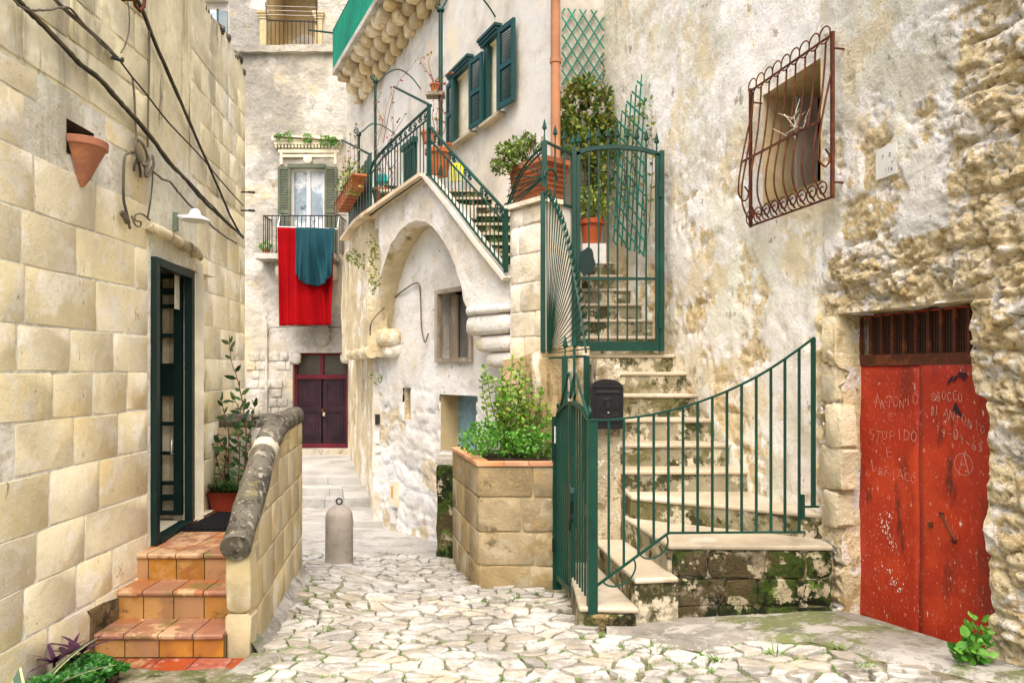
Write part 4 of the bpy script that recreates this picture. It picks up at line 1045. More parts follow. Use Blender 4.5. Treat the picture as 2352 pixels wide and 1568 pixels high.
# ashlar wall right of the stair, return wall, buttress
zw = 3.80
sheet(WF, -.0, s1172, 1.9, zw, .05, dl, m_white, 'ashlar_wall', arch_h)
m_ash = M('ashlar_block', '#ddd0b2', .92, [('#ece4d2', 1.8, .48, .64), ('#9c9178', 2.6, .58, .72, None, .7), ('#c9b07a', 2., .6, .7, None, .6)], orand=.07, bump=.7, bscale=24, bdist=.018)
courses(WF, .0, s1172 - .01, 2.1, zw - .02, .3, .4, m_ash, arch_h, gap=.008, off=.012)
MB().obox(WF.pt(s1172 / 2, zw + .02, -.1), WF.d * (s1172 / 2 + .03), WF.n * .16, UZ * .025).build('wall_coping', m_ash, arch_h)
WRt = Wall((.336, 7.602), (.72, 8.12))
sheet(WRt, 0, WRt.L, 1.9, zw, .06, dl, m_facade, 'return_wall', arch_h)
MB().poly([WF.pt(s1172, 2.9, 0), WF.pt(s1172, 2.9, -.6), WF.pt(s1172, zw, -.6), WF.pt(s1172, zw, 0)]).build('ashlar_end', m_white, arch_h)
bt = roughen(gridbox((-.10, 7.5, -.4), (.80, 8.3, 2.12), .06), .05, 4, 61)
bt.v = [(x, y + (.28 * (1 - min(1, max(0, (x + .1) / .35)))), z + (.12 * min(1, max(0, x / .4)) if z > 1.9 else 0)) for x, y, z in bt.v]
bt.build('buttress', M('stained_buttress', '#bfa87c', .95, [('#e2d8c2', 2.6, .5, .62, (1.3, 1.3, .4)), ('#6d5a34', 2.4, .52, .66, (2, 2, .35), .85), ('#3e3822', 3.2, .62, .72, None, .8)], bump=.9, bscale=20, bdist=.025), arch_h, 180)
# upper facade with shutters
WU = Wall((.54, 9.0), (-4.36, 18.8)); WK = Wall((.56, 10.3), (1.42, 10.3))
def dfa(s, z):
    d = (fbm(s * .8, z * .8, 3, 71) - .5) * .04 + (fbm(s * 4, z * 4, 3, 72) - .5) * .008; return d, np.zeros_like(d)
def fz(u, v): return WU.sz(u, v)
h1 = (WU.s_of_u(1178 - 31), WU.s_of_u(1117), fz(1117, 288)[1], fz(1117, 112)[1])
h2 = (WU.s_of_u(1083), WU.s_of_u(1043), fz(1043, 338)[1], fz(1043, 190)[1])
h3 = (WU.s_of_u(957), WU.s_of_u(935), 4.3, fz(935, 350)[1])
sheet(WU, 0, WU.L, 2.6, 11.0, .1, dfa, m_facade, 'facade', arch_h, [h1, h2, h3])
sheet(WK, 0, WK.L, 2.6, 9.0, .1, dfa, m_facade, 'end_wall', arch_h)
mb = MB(); mb.poly([V(.54, 9, 2.6), V(.56, 10.3, 2.6), V(.56, 10.3, 9), V(.54, 9, 9)]); mb.build('corner_return', m_facade, arch_h)
def louvre_leaf(parent, c, ax, n, h, w_, mat, nsl=20, t=.02, name='shutter'):
    """shutter leaf: stiles and rails, slats as one fine set; c centre, ax unit along width, n unit normal"""
    f = MB()
    for sg in (-1, 1): f.obox(c + ax * (sg * (w_ / 2 - .03)), ax * .03, n * t, UZ * (h / 2))
    for z in (-h / 2 + .035, 0, h / 2 - .035): f.obox(c + UZ * z, ax * (w_ / 2 - .0601), n * t, UZ * .035)
    o = f.build(name, mat, parent)
    sl_ = MB()
    for half in (-1, 1):
        for i in range(nsl):
            z = half * h / 4 + (i + .5 - nsl / 2) * ((h / 2 - .075) / nsl)
            d = (n * .5 - UZ * .85).normalized() if True else n
            sl_.obox(c + UZ * z, ax * (w_ / 2 - .0605), d * ((h / 2 / nsl) * .62), d.cross(ax).normalized() * .003)
    sl_.build('slats', mat, o, kind='stuff'); return o
def shutter_window(h, right, left, ur=None, ul=None):
    a, b, c, d = h; W_ = WU
    f = MB()
    f.obox(W_.pt(b - .06, (c + d) / 2, .01), W_.d * .06, W_.n * .03, UZ * ((d - c) / 2))
    wo = f.build('window', m_teal, arch_h); MB().obox(W_.pt(a, (c + d) / 2, .01), W_.d * .02, W_.n * .03, UZ * ((d - c) / 2)).build('jamb', m_teal, wo)
    for k in range(3): MB().obox(W_.pt((a + b) / 2, d + .03 + k * .045, .03), W_.d * ((b - a) / 2 + .06 + k * .02), W_.n * (.05 + k * .02), UZ * .021).build('head_moulding', m_teal, wo)
    MB().poly([W_.pt(a - .05, c - .05, -.06), W_.pt(b + .05, c - .05, -.06), W_.pt(b + .05, d + .05, -.06), W_.pt(a - .05, d + .05, -.06)]).build('blind', m_cream, wo)
    reveal(MB(), W_, h, .07).build('reveal', m_cream, wo)
    MB().obox(W_.pt((a + b) / 2 - .1, c - .03, .05), W_.d * ((b - a) / 2 + .12), W_.n * .07, UZ * .02).build('sill', m_tread, wo)
    if right: louvre_leaf(wo, W_.pt(W_.s_of_u(ur, .1), (c + d) / 2 - .02, .1), (W_.d + W_.n * .1).normalized(), W_.n, d - c - .02, right, m_teal, 13)
    if left: louvre_leaf(wo, W_.pt(W_.s_of_u(ul, .09), (c + d) / 2 - .02, .09), W_.d, W_.n, d - c - .02, left, m_teal, 13)
shutter_window(h1, .42, 0, 1163); shutter_window(h2, .40, .3, 1093, 1034)
a, b, c, d = h3
dd = MB(); dd.obox(WU.pt((a + b) / 2, (c + d) / 2, -.04), WU.d * ((b - a) / 2), WU.n * .03, UZ * ((d - c) / 2)); ddo = dd.build('terrace_door', m_teal, arch_h)
louvre_leaf(ddo, WU.pt((a + b) / 2 - .02, (c + d) / 2, .05), WU.d, WU.n, d - c, (b - a), m_teal, 26)
MB().obox(WU.pt((a + b) / 2, d + .06, .04), WU.d * ((b - a) / 2 + .1), WU.n * .08, UZ * .05).build('head_moulding', m_teal, ddo)
# drain pipe
pipe = thing('drainpipe', 'terracotta coloured drainpipe down the white house corner', 'drainpipe', (.6, 8.92, 3))
px = P(1276, 300, 8.9)
MB().tube([V(px.x, 8.9, z) for z in (3.2, 5, 7, 9, 13)], .062, 12).build('pipe', m_pipe, pipe, 60)
for v in (140, -20): MB().tube([V(px.x, 8.9, P(0, v, 8.9).z + dz) for dz in (-.03, .03)], .072, 12).build('pipe_collar', m_pipe, pipe, 60)
# small balcony on a field of corbels
bal = thing('corbelled_balcony', 'balcony with green sheet railing on rows of rounded stone corbels', 'balcony', WU.pt(7, 8.5, 0))
sb0, sb1 = WU.s_of_u(1035), WU.s_of_u(828)
MB().obox(WU.pt((sb0 + sb1) / 2, 9.16, .33), WU.d * ((sb1 - sb0) / 2), WU.n * .36, UZ * .06).build('slab', m_bgwall, bal)
MB().obox(WU.pt((sb0 + sb1) / 2, 8.85, .02), WU.d * ((sb1 - sb0) / 2 - .05), WU.n * .05, UZ * .26).build('corbel_backing', m_side, bal)
m_corb = M('weathered_corbel', '#cdb78c', .92, [('#e6dac0', 1.6, .48, .62), ('#8a7858', 2., .55, .7, None, .8), ('#5b5140', 2.8, .62, .74, None, .7)], bump=.7, bscale=14, bdist=.02, orand=.1)
ncol = int((sb1 - sb0) / .41)
for i in range(ncol):
    s_ = sb0 + .2 + (sb1 - sb0 - .4) * i / (ncol - 1)
    for off, z, hh, L in ((.12, 8.60, .16, .12), (.26, 8.82, .16, .17), (.42, 9.03, .14, .21)):
        k_ = R(.88, 1.06); m = roughen(rbox(WU.pt(s_ + R(-.03, .03), z + R(-.02, .02), off - R(0, .04)), WU.d * .165 * k_, WU.n * L * k_, UZ * hh * R(.85, 1.05), R(.5, .75), 14, 9), .035, 5, i)
        m.build('corbel', m_corb, bal, 180)
for i in range(6):
    a_, b_ = sb0 + (sb1 - sb0) * i / 6 + .01, sb0 + (sb1 - sb0) * (i + 1) / 6 - .01
    m = MB(); nr = 14
    for k in range(nr):
        q0 = a_ + (b_ - a_) * k / nr; q1 = a_ + (b_ - a_) * (k + 1) / nr
        m.obox(WU.pt((q0 + q1) / 2, 9.70, .66 + (.012 if k % 2 else 0)), WU.d * ((q1 - q0) / 2 + .001), WU.n * .006, UZ * .46)
    m.build('railing_panel', m_sheet, bal)
m = MB(); m.obox(WU.pt(sb1, 9.7, .34), WU.d * .008, WU.n * .31, UZ * .46); m.build('end_panel', m_sheet, bal)
MB().tube([WU.pt(sb0, 10.18, .66), WU.pt(sb1, 10.18, .66), WU.pt(sb1, 10.18, .05)], .02, 6).build('top_rail', m_green, bal)
MB().tube([WU.pt(sb1 - .05, 10.1, .66), WU.pt(sb1 + .5, 10.3, 1.15)], .022, 6).build('boom', m_green, bal)

# upper stair beside the house
us = thing('upper_stair', 'mossy stone stair climbing behind the railing to the terrace', 'stairs', (-.1, 8.7, 3.1))
for i in range(9):
    y = 8.7 + .28 * i; z = 3.1 + .185 * (i + 1)
    xl = 6.414 - .8 * y + .3; xr = 5.04 - .5 * y + .1
    MB().box((xl + .22, y + .02, z - .3), (xr, y + .3, z - .035)).build('riser', m_moss, us)
    MB().box((xl, y - .015, z - .034), (xr, y + .3, z)).build('tread', m_tread, us)
MB().prism([(.02, 8.13), (.6, 8.13), (.85, 8.72), (-.4, 8.72)], 2.9, 3.1).build('landing', m_tread, us)

# ---------------------------------------------------------------- railings of terrace and upper stair
rl = thing('terrace_railing', 'green wrought iron railing with scrolls along the terrace and its stair', 'railing', WF.pt(s985, 4.5, -.05))
RO = .07
wp = lambda u, v, o=RO: WF.at(u, v, o)
def rail_run(par, top, bot, n, r=.008, second=None, skip_ends=True):
    tp = [Vector(p) for p in top]; bp = [Vector(p) for p in bot]
    def along(pl, t):
        L = [(pl[i + 1] - pl[i]).length for i in range(len(pl) - 1)]; T = sum(L) * t
        for i, l in enumerate(L):
            if T <= l or i == len(L) - 1: return pl[i].lerp(pl[i + 1], min(1, T / l))
            T -= l
    for i in range(n):
        t = (i + .5) / n; a, b = along(tp, t), along(bp, t); a = V(b.x, b.y, a.z + 0) if False else a
        MB().tube([b, a], r, 6).build('bar', m_green, par, 60)
    return along
def rails(par, pl, w_=.03, h_=.018, name='rail', mat=None):
    m = MB()
    for i in range(len(pl) - 1): m.bar(pl[i], pl[i + 1], w_, h_)
    return m.build(name, mat or m_green, par)
t1 = [wp(985, 246), wp(930, 296), wp(880, 345), wp(858, 372), wp(848, 400)]
t1b = [wp(985, 272), wp(930, 318), wp(880, 362), wp(852, 400)]
b1 = [wp(985, 398), wp(930, 437), wp(880, 472), wp(850, 495)]
rails(rl, t1, .035, .02); rails(rl, t1b, .02, .015); rails(rl, b1, .025, .015)
al = rail_run(rl, [t1b[0], t1b[1], t1b[2], t1b[3]], b1, 19)
t2 = [wp(985, 288), wp(1040, 352), wp(1100, 418), wp(1160, 484)]
t2b = [wp(985, 318), wp(1040, 380), wp(1100, 445), wp(1160, 512)]
b2 = [wp(987, 404), wp(1040, 466), wp(1100, 545), wp(1160, 618)]
rails(rl, t2, .04, .022); rails(rl, t2b, .022, .016); rails(rl, b2, .028, .016)
rail_run(rl, t2b, b2, 20)
for (u, v0, v1) in ((985, 242, 404), (1162, 480, 626)):
    a, b = wp(u, v0), wp(u, v1); MB().obox(V(a.x, a.y, (a.z + b.z) / 2), WF.d * .02, WF.n * .02, UZ * ((a.z - b.z) / 2)).build('post', m_green, rl)
def scroll_pair(par, c, ax, r=.04):
    m = MB(); m.tube(spiral(c + ax * r * 1.2, .012, r, 0, 1.4, ax, UZ, 16), .008, 5); m.tube(spiral(c - ax * r * 1.2, .012, r, PI, 1.4, ax, UZ, 16), .008, 5); m.tube([c + ax * r * 2.1 - UZ * r * .4, c + ax * r * 2.7 + UZ * r * .5], .007, 5)
    m.build('scroll', m_green, par, 60)
for t in (.12, .33, .54, .75, .93):
    for A_, B_ in ((t1, t1b), (t2, t2b)):
        a = A_[0].lerp(A_[-1] if A_ is t2 else A_[2], t); b = B_[0].lerp(B_[-1] if A_ is t2 else B_[2], t); scroll_pair(rl, (a + b) / 2, (A_[1] - A_[0]).normalized(), .045)
# green sheet at the terrace corner
cpan = MB(); np_ = 16
for k in range(np_):
    s0_, s1_ = WSU.L * k / np_, WSU.L * (k + 1) / np_
    cpan.obox(WSU.pt((s0_ + s1_) / 2, 4.8, -.02 + (.012 if k % 2 else 0)), WSU.d * ((s1_ - s0_) / 2 + .001), WSU.n * .005, UZ * .46)
cpan.build('corner_panel', m_green, rl)
# pergola poles with scrolled arches
def pergola(u, v0, v1, off, arcpts, label, r=.022):
    t = thing('pergola_pole', label, 'pole', WF.at(u, v1, off), 'scrolled iron poles on the terrace')
    a, b = WF.at(u, v0, off), WF.at(u, v1, off); a = V(b.x, b.y, a.z)
    MB().tube([b, a], r, 8).build('pole', m_green, t, 60)
    MB().lathe(a, [(r * 1.7, -.03), (r * 1.9, 0), (r * 1.2, .03)], 10).build('collar', m_green, t, 60)
    m = MB(); m.tube(spiral(a + V(-.05, 0, .05), .01, .05, 0, 1.3, UX, UZ, 16), .01, 6); m.build('scroll', m_green, t, 60)
    n = len(arcpts); pp = []
    for i, (uu, vv) in enumerate(arcpts):
        kf = (arcpts[-1][0] - 1176) / FP; Yf = 5.04 / (.5 + kf); Y = b.y + (Yf - b.y) * i / (n - 1); pp.append(P(uu, vv, Y))
    MB().tube(smooth_path([a] + pp, 5), .012, 6).build('arch_rod', m_green, t, 60)
pergola(1012, 22, 402, -.45, [(1020, 12), (1035, -12), (1065, -28), (1095, -15), (1120, 12), (1138, 40)], 'tallest scrolled pole by the terrace stair, with vine', .03)
pergola(862, 185, 480, -.35, [(872, 185), (890, 168), (917, 160), (945, 178), (966, 205)], 'middle scrolled pole with arched rod on the terrace')
pergola(818 + 6, 308, 430, -.3, [(835, 300), (855, 285), (880, 290), (912, 312)], 'lowest scrolled pole at the far terrace corner')
for p, q, l in ((P(905, 200, 11.6), P(990, 243, 9.6), 'green iron boom rising from the railing post'), (P(785, 322, 13.2), P(850, 355, 11.2), 'green iron boom at the far terrace corner'),):
    MB().bar(p, q, .03, .03).build('drying_boom', m_green, None, label=l, cat='boom', group='green booms for washing lines')
for i, (a, b) in enumerate((((905, 205, 11.6), (760, 345, 14.5)), ((930, 215, 11.2), (790, 330, 13.2)), ((985, 250, 9.7), (840, 360, 11.6)))):
    MB().tube([P(*a), P(*b)], .004, 4).build('washing_line', m_wpaint, None, label=['highest thin white washing line over the terrace', 'middle thin white washing line over the terrace', 'lowest thin white washing line over the terrace'][i], cat='line', group='washing lines')

# ---------------------------------------------------------------- terrace furniture and plants
def pot(c, r, h, label, mat=m_terra, name='flower_pot', group='terracotta pots', fluted=False, sub=None):
    t = thing(name, label, 'flower pot', c, group)
    MB().lathe(c, [(0.001, .001), (r * .7, 0), (r * .95, h * .82), (r * 1.08, h * .82), (r * 1.08, h), (r * .95, h), (r * .9, h * .9)], 20).build('pot', mat, t, 40)
    MB().lathe(c, [(.001, h * .9), (r * .9, h * .9)], 16).build('soil', m_soil, t); return t
q = P(1008, 404, 10.1); pot(q, .185, .36, 'large terracotta pot at the head of the terrace stair')
t_ = pot(P(986, 329, 10.0), .12, .15, 'shallow terracotta bowl above the large pot on the terrace'); MB().tube([P(986, 329, 10.0) - UZ * .02, P(986, 396, 10.0)], .012, 6).build('stand', m_green, t_)
t_ = pot(P(1000, 214, 10.0), .075, .12, 'small terracotta pot high on the tallest pole'); MB().box(tuple(P(1000, 214, 10.0) + V(-.13, -.08, -.05)), tuple(P(1000, 214, 10.0) + V(.13, .1, -.0)),).build('shelf', m_wood, t_)
pot(P(876, 470, 11.2), .15, .24, 'ribbed terracotta pot low behind the terrace railing')
pot(P(1030, 352, 10.4), .05, .14, 'small dark orange pot beside the green window')
tb = thing('terrace_table', 'small round dark table behind the terrace railing', 'table', P(900, 470, 11.4))
q = P(900, 432, 11.4); MB().lathe(q, [(.001, -.01), (.13, -.012), (.13, .008), (.001, .01)], 20).build('table_top', m_iron, tb, 40)
for k in range(3): MB().tube([q, q + V(math.cos(k * 2.1) * .12, math.sin(k * 2.1) * .12, -.3)], .008, 5).build('leg', m_iron, tb)
ch = thing('plastic_chair', 'turquoise plastic chair on the terrace', 'chair', P(878, 450, 11.6))
q = P(878, 411, 11.6); rbox(q, UX * .08, UY * .015, UZ * .09, .6).build('backrest', m_turq, ch, 180); rbox(q + V(.03, -.12, -.1), UX * .1, UY * .1, UZ * .012, .5).build('seat', m_turq, ch, 180)
for sx in (-.07, .1):
    for sy in (-.2, -.02): MB().tube([q + V(sx, sy, -.1), q + V(sx, sy, -.34)], .01, 5).build('leg', m_turq, ch)
yb = thing('yellow_crate', 'bright yellow plastic crate at the top of the terrace stair', 'crate', P(1050, 417, 10.9))
q = P(1050, 417, 10.9)
for k in range(4): MB().obox(q + V(-.08 + k * .053, 0, .13), UX * .016, UY * .05, UZ * .13).build('slat', m_yel, yb)
MB().obox(q + V(0, .0, .25), UX * .1, UY * .052, UZ * .015).build('rim', m_yel, yb)
rk = thing('rail_planter', 'long terracotta trough in a wire rack outside the terrace corner', 'planter', WSU.pt(.8, 4.7, .15))
ctr = WSU.pt(1.0, 4.72, .16)
trough(MB(), ctr, 1.9, .2, .2, WSU.d).build('trough', m_terra, rk)
for k in range(9): 
    c = ctr + WSU.d * (-.95 + 1.9 * k / 8); MB().tube([c + WSU.n * .13 + UZ * .22, c + WSU.n * .13 - UZ * .02, c - WSU.n * .12 - UZ * .02, c - WSU.n * .12 + UZ * .22], .006, 5).build('rack_wire', m_rust, rk)
MB().tube([ctr - WSU.d * .97 + WSU.n * .135 + UZ * .14, ctr + WSU.d * .97 + WSU.n * .135 + UZ * .14], .006, 5).build('rack_wire', m_rust, rk)
leaves([(ctr + WSU.d * s_ + UZ * .3, (.18, .2, .16)) for s_ in (-.7, -.2, .5)] + [(ctr + WSU.d * -.9 + UZ * .05 + WSU.n * .1, (.16, .14, .16))], 420, .05, 'foliage', m_leafB, rk)
stem_leaves([[ctr + WSU.d * s_ + UZ * .2, ctr + WSU.d * (s_ + R(-.1, .1)) + UZ * R(.5, .7), ctr + WSU.d * (s_ + R(-.2, .2)) + UZ * R(.8, 1.2)] for s_ in (-.8, -.5, -.1, .2, .6, .8)], rk, m_leafR, m_redst, .05, .09, .6, .005)
vn = thing('climbing_vine', 'bare reddish vine climbing the middle terrace pole', 'vine', P(872, 470, 11.2))
def wob(u, vtop, vbot, Y, n=7, a=10): return [P(u + R(-a, a), vbot + (vtop - vbot) * i / n, Y + R(-.08, .08)) for i in range(n + 1)]
stem_leaves([wob(868 + k * 7, R(190, 290), 470, 11.2) for k in range(7)] + [[P(880, 330, 11.2), P(900, 230, 11.3), P(915, 190, 11.4), P(935, 165, 11.6), P(960, 135, 11.8)], [P(890, 330, 11.2), P(915, 290, 11.2), P(930, 265, 11.2)]], vn, m_leafR, m_redst, .055, .28, .6, .006)
vn = thing('climbing_vine', 'sparse red leaved vine around the tallest terrace pole', 'vine', P(1000, 400, 10))
stem_leaves([wob(998 + k * 6, R(150, 220), 345, 9.9, 6, 8) for k in range(4)] + [[P(1000, 200, 9.9), P(985, 170, 10), P(965, 140, 10.2), P(980, 128, 10.2)], [P(1005, 210, 9.9), P(1020, 175, 9.9), P(1035, 170, 9.9)], [P(1000, 200, 9.9), P(985, 150, 10.), P(990, 125, 10.)]], vn, m_leafR, m_redst, .055, .14, .65, .006)
# ================================================================ BUILDING CLOSING THE ALLEY
BY = 18.8
far = thing('far_house', 'weathered pale house with purple door closing the alley', 'house', (-5.5, BY, -.2))
WG = Wall((-9.5, BY), (-3.9, BY))
g = lambda u, v: WG.sz(u, v)
def hole(u0, u1, v0, v1): return (g(u0, 0)[0], g(u1, 0)[0], g(0, v1)[1], g(0, v0)[1])
fdh = hole(672, 799, 810, 1030); fwh = hole(667, 745, 385, 592)
def dbg(s, z):
    d = (fbm(s * .9, z * .9, 4, 81) - .5) * .08 + (fbm(s * 4, z * 5, 4, 82) - .5) * .05
    c = np.abs(((z / .36) % 1) - .5); d = d - .015 * sstep(.42, .5, c) * sstep(.45, .6, fbm(s * .7, z * .7, 3, 83))
    return d, np.zeros_like(d)
ztp = g(0, 122)[1]
sheet(WG, 0, WG.L, -1., ztp, .1, dbg, m_bgwall, 'wall', far, [fdh, fwh])
roughen(gridbox((-9.5, BY - .14, ztp - .02), (-3.9, BY + .3, ztp + .16), .12), .04, 3, 5).build('string_course', m_bgwall, far, 180)
# upper storey with loggia
lg = hole(612, 730, -30, 118)
WG2 = Wall((-9.5 , BY + .2), (-3.9, BY + .2)); f2 = (BY + .2) / BY
lg2 = ((-9.5 * 0 + WG2.s_of_u(612)), WG2.s_of_u(730), ztp + .15, 13.2)
up0 = WG2.s_of_u(527)
sheet(WG2, up0, WG2.L, ztp + .1, 14, .12, dbg, m_bgwall, 'upper_wall', far, [lg2])
mb = MB(); a = WG2.pt(up0, ztp, 0); mb.poly([a, a + V(0, 3, 0), a + V(0, 3, 4), a + V(0, 0, 4)]); mb.build('upper_side', m_bgwall, far)
mb = MB(); reveal(mb, WG2, lg2, 1.6); mb.poly([WG2.pt(lg2[0], lg2[2], -1.6), WG2.pt(lg2[1], lg2[2], -1.6), WG2.pt(lg2[1], lg2[3], -1.6), WG2.pt(lg2[0], lg2[3], -1.6)]); lo = mb.build('loggia', m_loggia, far)
for u in (606, 733):
    c = WG2.at(u, 60, .03); MB().box((c.x - .09, c.y - .06, ztp + .15), (c.x + .09, c.y + .1, ztp + .95)).build('pilaster', m_loggia, lo)
    for k in range(3): MB().box((c.x - .11 - k * .02, c.y - .08 - k * .02, ztp + .955 + k * .065), (c.x + .11 + k * .02, c.y + .1, ztp + 1.015 + k * .065)).build('capital_moulding', m_loggia, lo)
mb = MB(); ar = arc(WG2.pt((lg2[0] + lg2[1]) / 2 - .1, ztp + .9, -1.58), .42, 0, PI, UX, UZ, 14); c0, c1 = ar[0], ar[-1]
mb.ext([V(c0.x, c0.y, ztp + .2)] + ar + [V(c1.x, c1.y, ztp + .2)], V(0, -.02, 0)); mb.build('arched_doorway', m_facade, lo)
lr = thing('loggia_railing', 'thin iron railing across the loggia at the top of the far house', 'railing', WG2.at(670, 118, .1))
q0, q1 = WG2.at(613, 118, .12), WG2.at(728, 122, .12); h_ = .82
MB().bar(q0 + UZ * h_, q1 + UZ * h_, .03, .03).build('rail', m_iron, lr)
for i in range(13): p = q0.lerp(q1, i / 12); MB().tube([p, V(p.x, p.y, q0.z + h_)], .011, 5).build('bar', m_iron, lr)
for p in (q0, q1): MB().tube([V(p.x, p.y, q0.z + h_), V(p.x, p.y - .1, q0.z + 1.25)], .012, 5).build('line_arm', m_iron, lr)
for k in range(3): MB().tube([V(q0.x, q0.y - .03 * k, q0.z + 1.2 - k * .13), V(q1.x, q1.y - .03 * k, q0.z + 1.16 - k * .13)], .004, 4).build('wire', m_wpaint, lr)
# house behind, its window panes painted with reflected sky blue
bh = thing('distant_house', 'pale house, blue sky reflection painted in its window, seen over the left wall', 'house', (-9, 24, 8))
MB().box((-13, 24, 5), (-8.9, 26, 17)).build('wall', m_facade, bh)
def fb(u0, u1, v0, v1, y0, y1, name, mat, par): a, b = P(u0, v1, 24), P(u1, v0, 24); return MB().box((a.x, y0, a.z), (b.x, y1, b.z)).build(name, mat, par)
wn = fb(460, 500, 26, 100, 23.93, 23.99, 'window', m_wpaint, bh)
fb(466, 480, 34, 98, 23.90, 23.935, 'pane', m_skyglass, wn); fb(486, 497, 34, 98, 23.90, 23.935, 'pane', m_skyglass, wn)
fb(500, 504, 24, 100, 23.9, 23.98, 'frame', m_teal, bh); fb(504, 524, 28, 100, 23.92, 23.98, 'shutter', M('grey_shutter', '#7d8a8c', .6, bump=0), bh)
fb(456, 526, -12, 6, 23.75, 23.99, 'cornice', m_facade, bh)
for k in range(12): fb(460 + k * 5.5, 461 + k * 5.5, 78, 104, 23.5, 23.52, 'railing_bar', m_wpaint, bh)
fb(456, 526, 76, 78, 23.5, 23.53, 'top_rail', m_wpaint, bh)
# ---- purple door
a, b, c, d = fdh; reveal(MB(), WG, fdh, .3).build('door_reveal', m_bgwall, far)
fr = MB(); zt_ = g(0, 865)[1]
for s_ in (a + .04, b - .04): fr.obox(WG.pt(s_, (c + d) / 2, -.2), UX * .04, UY * .05, UZ * ((d - c) / 2))
fr.obox(WG.pt((a + b) / 2, zt_, -.2), UX * ((b - a) / 2 - .081), UY * .055, UZ * .06); fr.obox(WG.pt((a + b) / 2, d - .03, -.2), UX * ((b - a) / 2 - .081), UY * .05, UZ * .03)
fr.obox(WG.pt((a + b) / 2, c + .06, -.19), UX * ((b - a) / 2 - .081), UY * .05, UZ * .06); fr.obox(WG.pt((a + b) / 2, (zt_ + d) / 2, -.2), UX * .04, UY * .05, UZ * ((d - zt_) / 2 - .061))
fd = fr.build('door', m_crim, far)
MB().obox(WG.pt((a + b) / 2, (zt_ + d) / 2, -.24), UX * ((b - a) / 2 - .05), UY * .01, UZ * ((d - zt_) / 2)).build('transom_pane', M('dusty_transom_glass', '#4a4438', .3, bump=0), fd)
for sg in (-1, 1):
    cx = (a + b) / 2 + sg * ((b - a) / 4 - .03); wd = (b - a) / 4 - .05
    lf = MB().obox(WG.pt(cx, (c + .12 + zt_ - .06) / 2, -.22), UX * wd, UY * .03, UZ * ((zt_ - .06 - c - .12) / 2 - .001)).build('door_leaf', m_purple, fd)
    for z_, hz in ((c + .62, .36), (c + 1.48, .33)):
        fm = MB()
        for q in (-1, 1): fm.obox(WG.pt(cx + q * (wd - .1), z_, -.185), UX * .016, UY * .012, UZ * hz); fm.obox(WG.pt(cx, z_ + q * (hz - .016), -.185), UX * (wd - .117), UY * .012, UZ * .016)
        fm.build('panel_moulding', m_purple, fd); MB().obox(WG.pt(cx, z_, -.19), UX * (wd - .16), UY * .01, UZ * (hz - .07)).build('panel', m_purple, fd)
MB().obox(WG.pt((a + b) / 2, (c + d) / 2, -.3), UX * ((b - a) / 2), UY * .01, UZ * ((d - c) / 2)).build('dark_backing', m_black, fd)  # added black sheet, stops sky light showing between the leaves
MB().ball(WG.pt((a + b) / 2 + .03, c + 1.0, -.15), .045, 8, 6).build('knob', m_rust, fd, 60); MB().obox(WG.pt((a + b) / 2 + .06, c + .9, -.15), UX * .03, UY * .012, UZ * .05).build('padlock', m_brass, fd)
MB().box((WG.pt(a, 0).x - .1, BY - .25, c - .17), (WG.pt(b, 0).x + .1, BY + .3, c - .002)).build('door_sill', m_bgwall, far)
for u in (678, 795): roughen(rbox(WG.at(u, 822, .02), UX * .16, UY * .1, UZ * .15, .6), .03, 6, 9).build('lintel_corbel', m_bgwall, far, 180)
roughen(rbox(WG.at(742, 770, .05), UX * .18, UY * .12, UZ * .28, .6), .04, 5, 11).build('carved_boss', m_bgwall, far, 180)
# small exposed bricks and pipe left of the door
for r_ in range(7):
    z1_ = g(0, 808 + r_ * 21)[1]; s_ = g(566, 0)[0] + (0 if r_ % 2 else -.12)
    while s_ < fdh[0] - .12:
        L_ = R(.2, .34)
        if random.random() > .3: block_mb(WG, s_, min(s_ + L_, fdh[0] - .03) - .015, z1_ - .225, z1_ - .01, off=.03, depth=.08).build('stone_block', m_bgwall, far, 40)
        s_ += L_
MB().tube([WG.at(612, 740, .05), WG.at(612, 950, .05)], .035, 8).build('wall_pipe', m_bgwall, far, 60)
MB().tube([WG.at(612, 860, .06), WG.at(612, 780, .06), WG.at(620, 752, .06), WG.at(700, 748, .06), WG.at(785, 752, .06), WG.at(797, 770, .06), WG.at(797, 800, .06)], .012, 5).build('wall_wire', m_cabled, far)
# ---- french window
a, b, c, d = fwh; reveal(MB(), WG, fwh, .2).build('window_reveal', m_facade, far)
f = MB()
for s_ in (a + .03, (a + b) / 2, b - .03): f.obox(WG.pt(s_, (c + d) / 2, -.14), UX * (.05 if s_ == (a + b) / 2 else .03), UY * .03, UZ * ((d - c) / 2))
for z_ in (c + .05, d - .04): f.obox(WG.pt((a + b) / 2, z_, -.142), UX * ((b - a) / 2), UY * .028, UZ * .04)
fwo = f.build('window', m_wpaint, far)
MB().obox(WG.pt((a + b) / 2, (c + d) / 2, -.16), UX * ((b - a) / 2), UY * .006, UZ * ((d - c) / 2)).build('pane', m_glass, fwo)
MB().obox(WG.pt((a + b) / 2, d + .02, .04), UX * ((b - a) / 2 + .05), UY * .06, UZ * .05).build('blind_box', m_olive, fwo)
for u in (653, 760): louvre_leaf(fwo, WG.at(u, 487, .06), UX, -UY, d - c, .33, m_olive, 26)
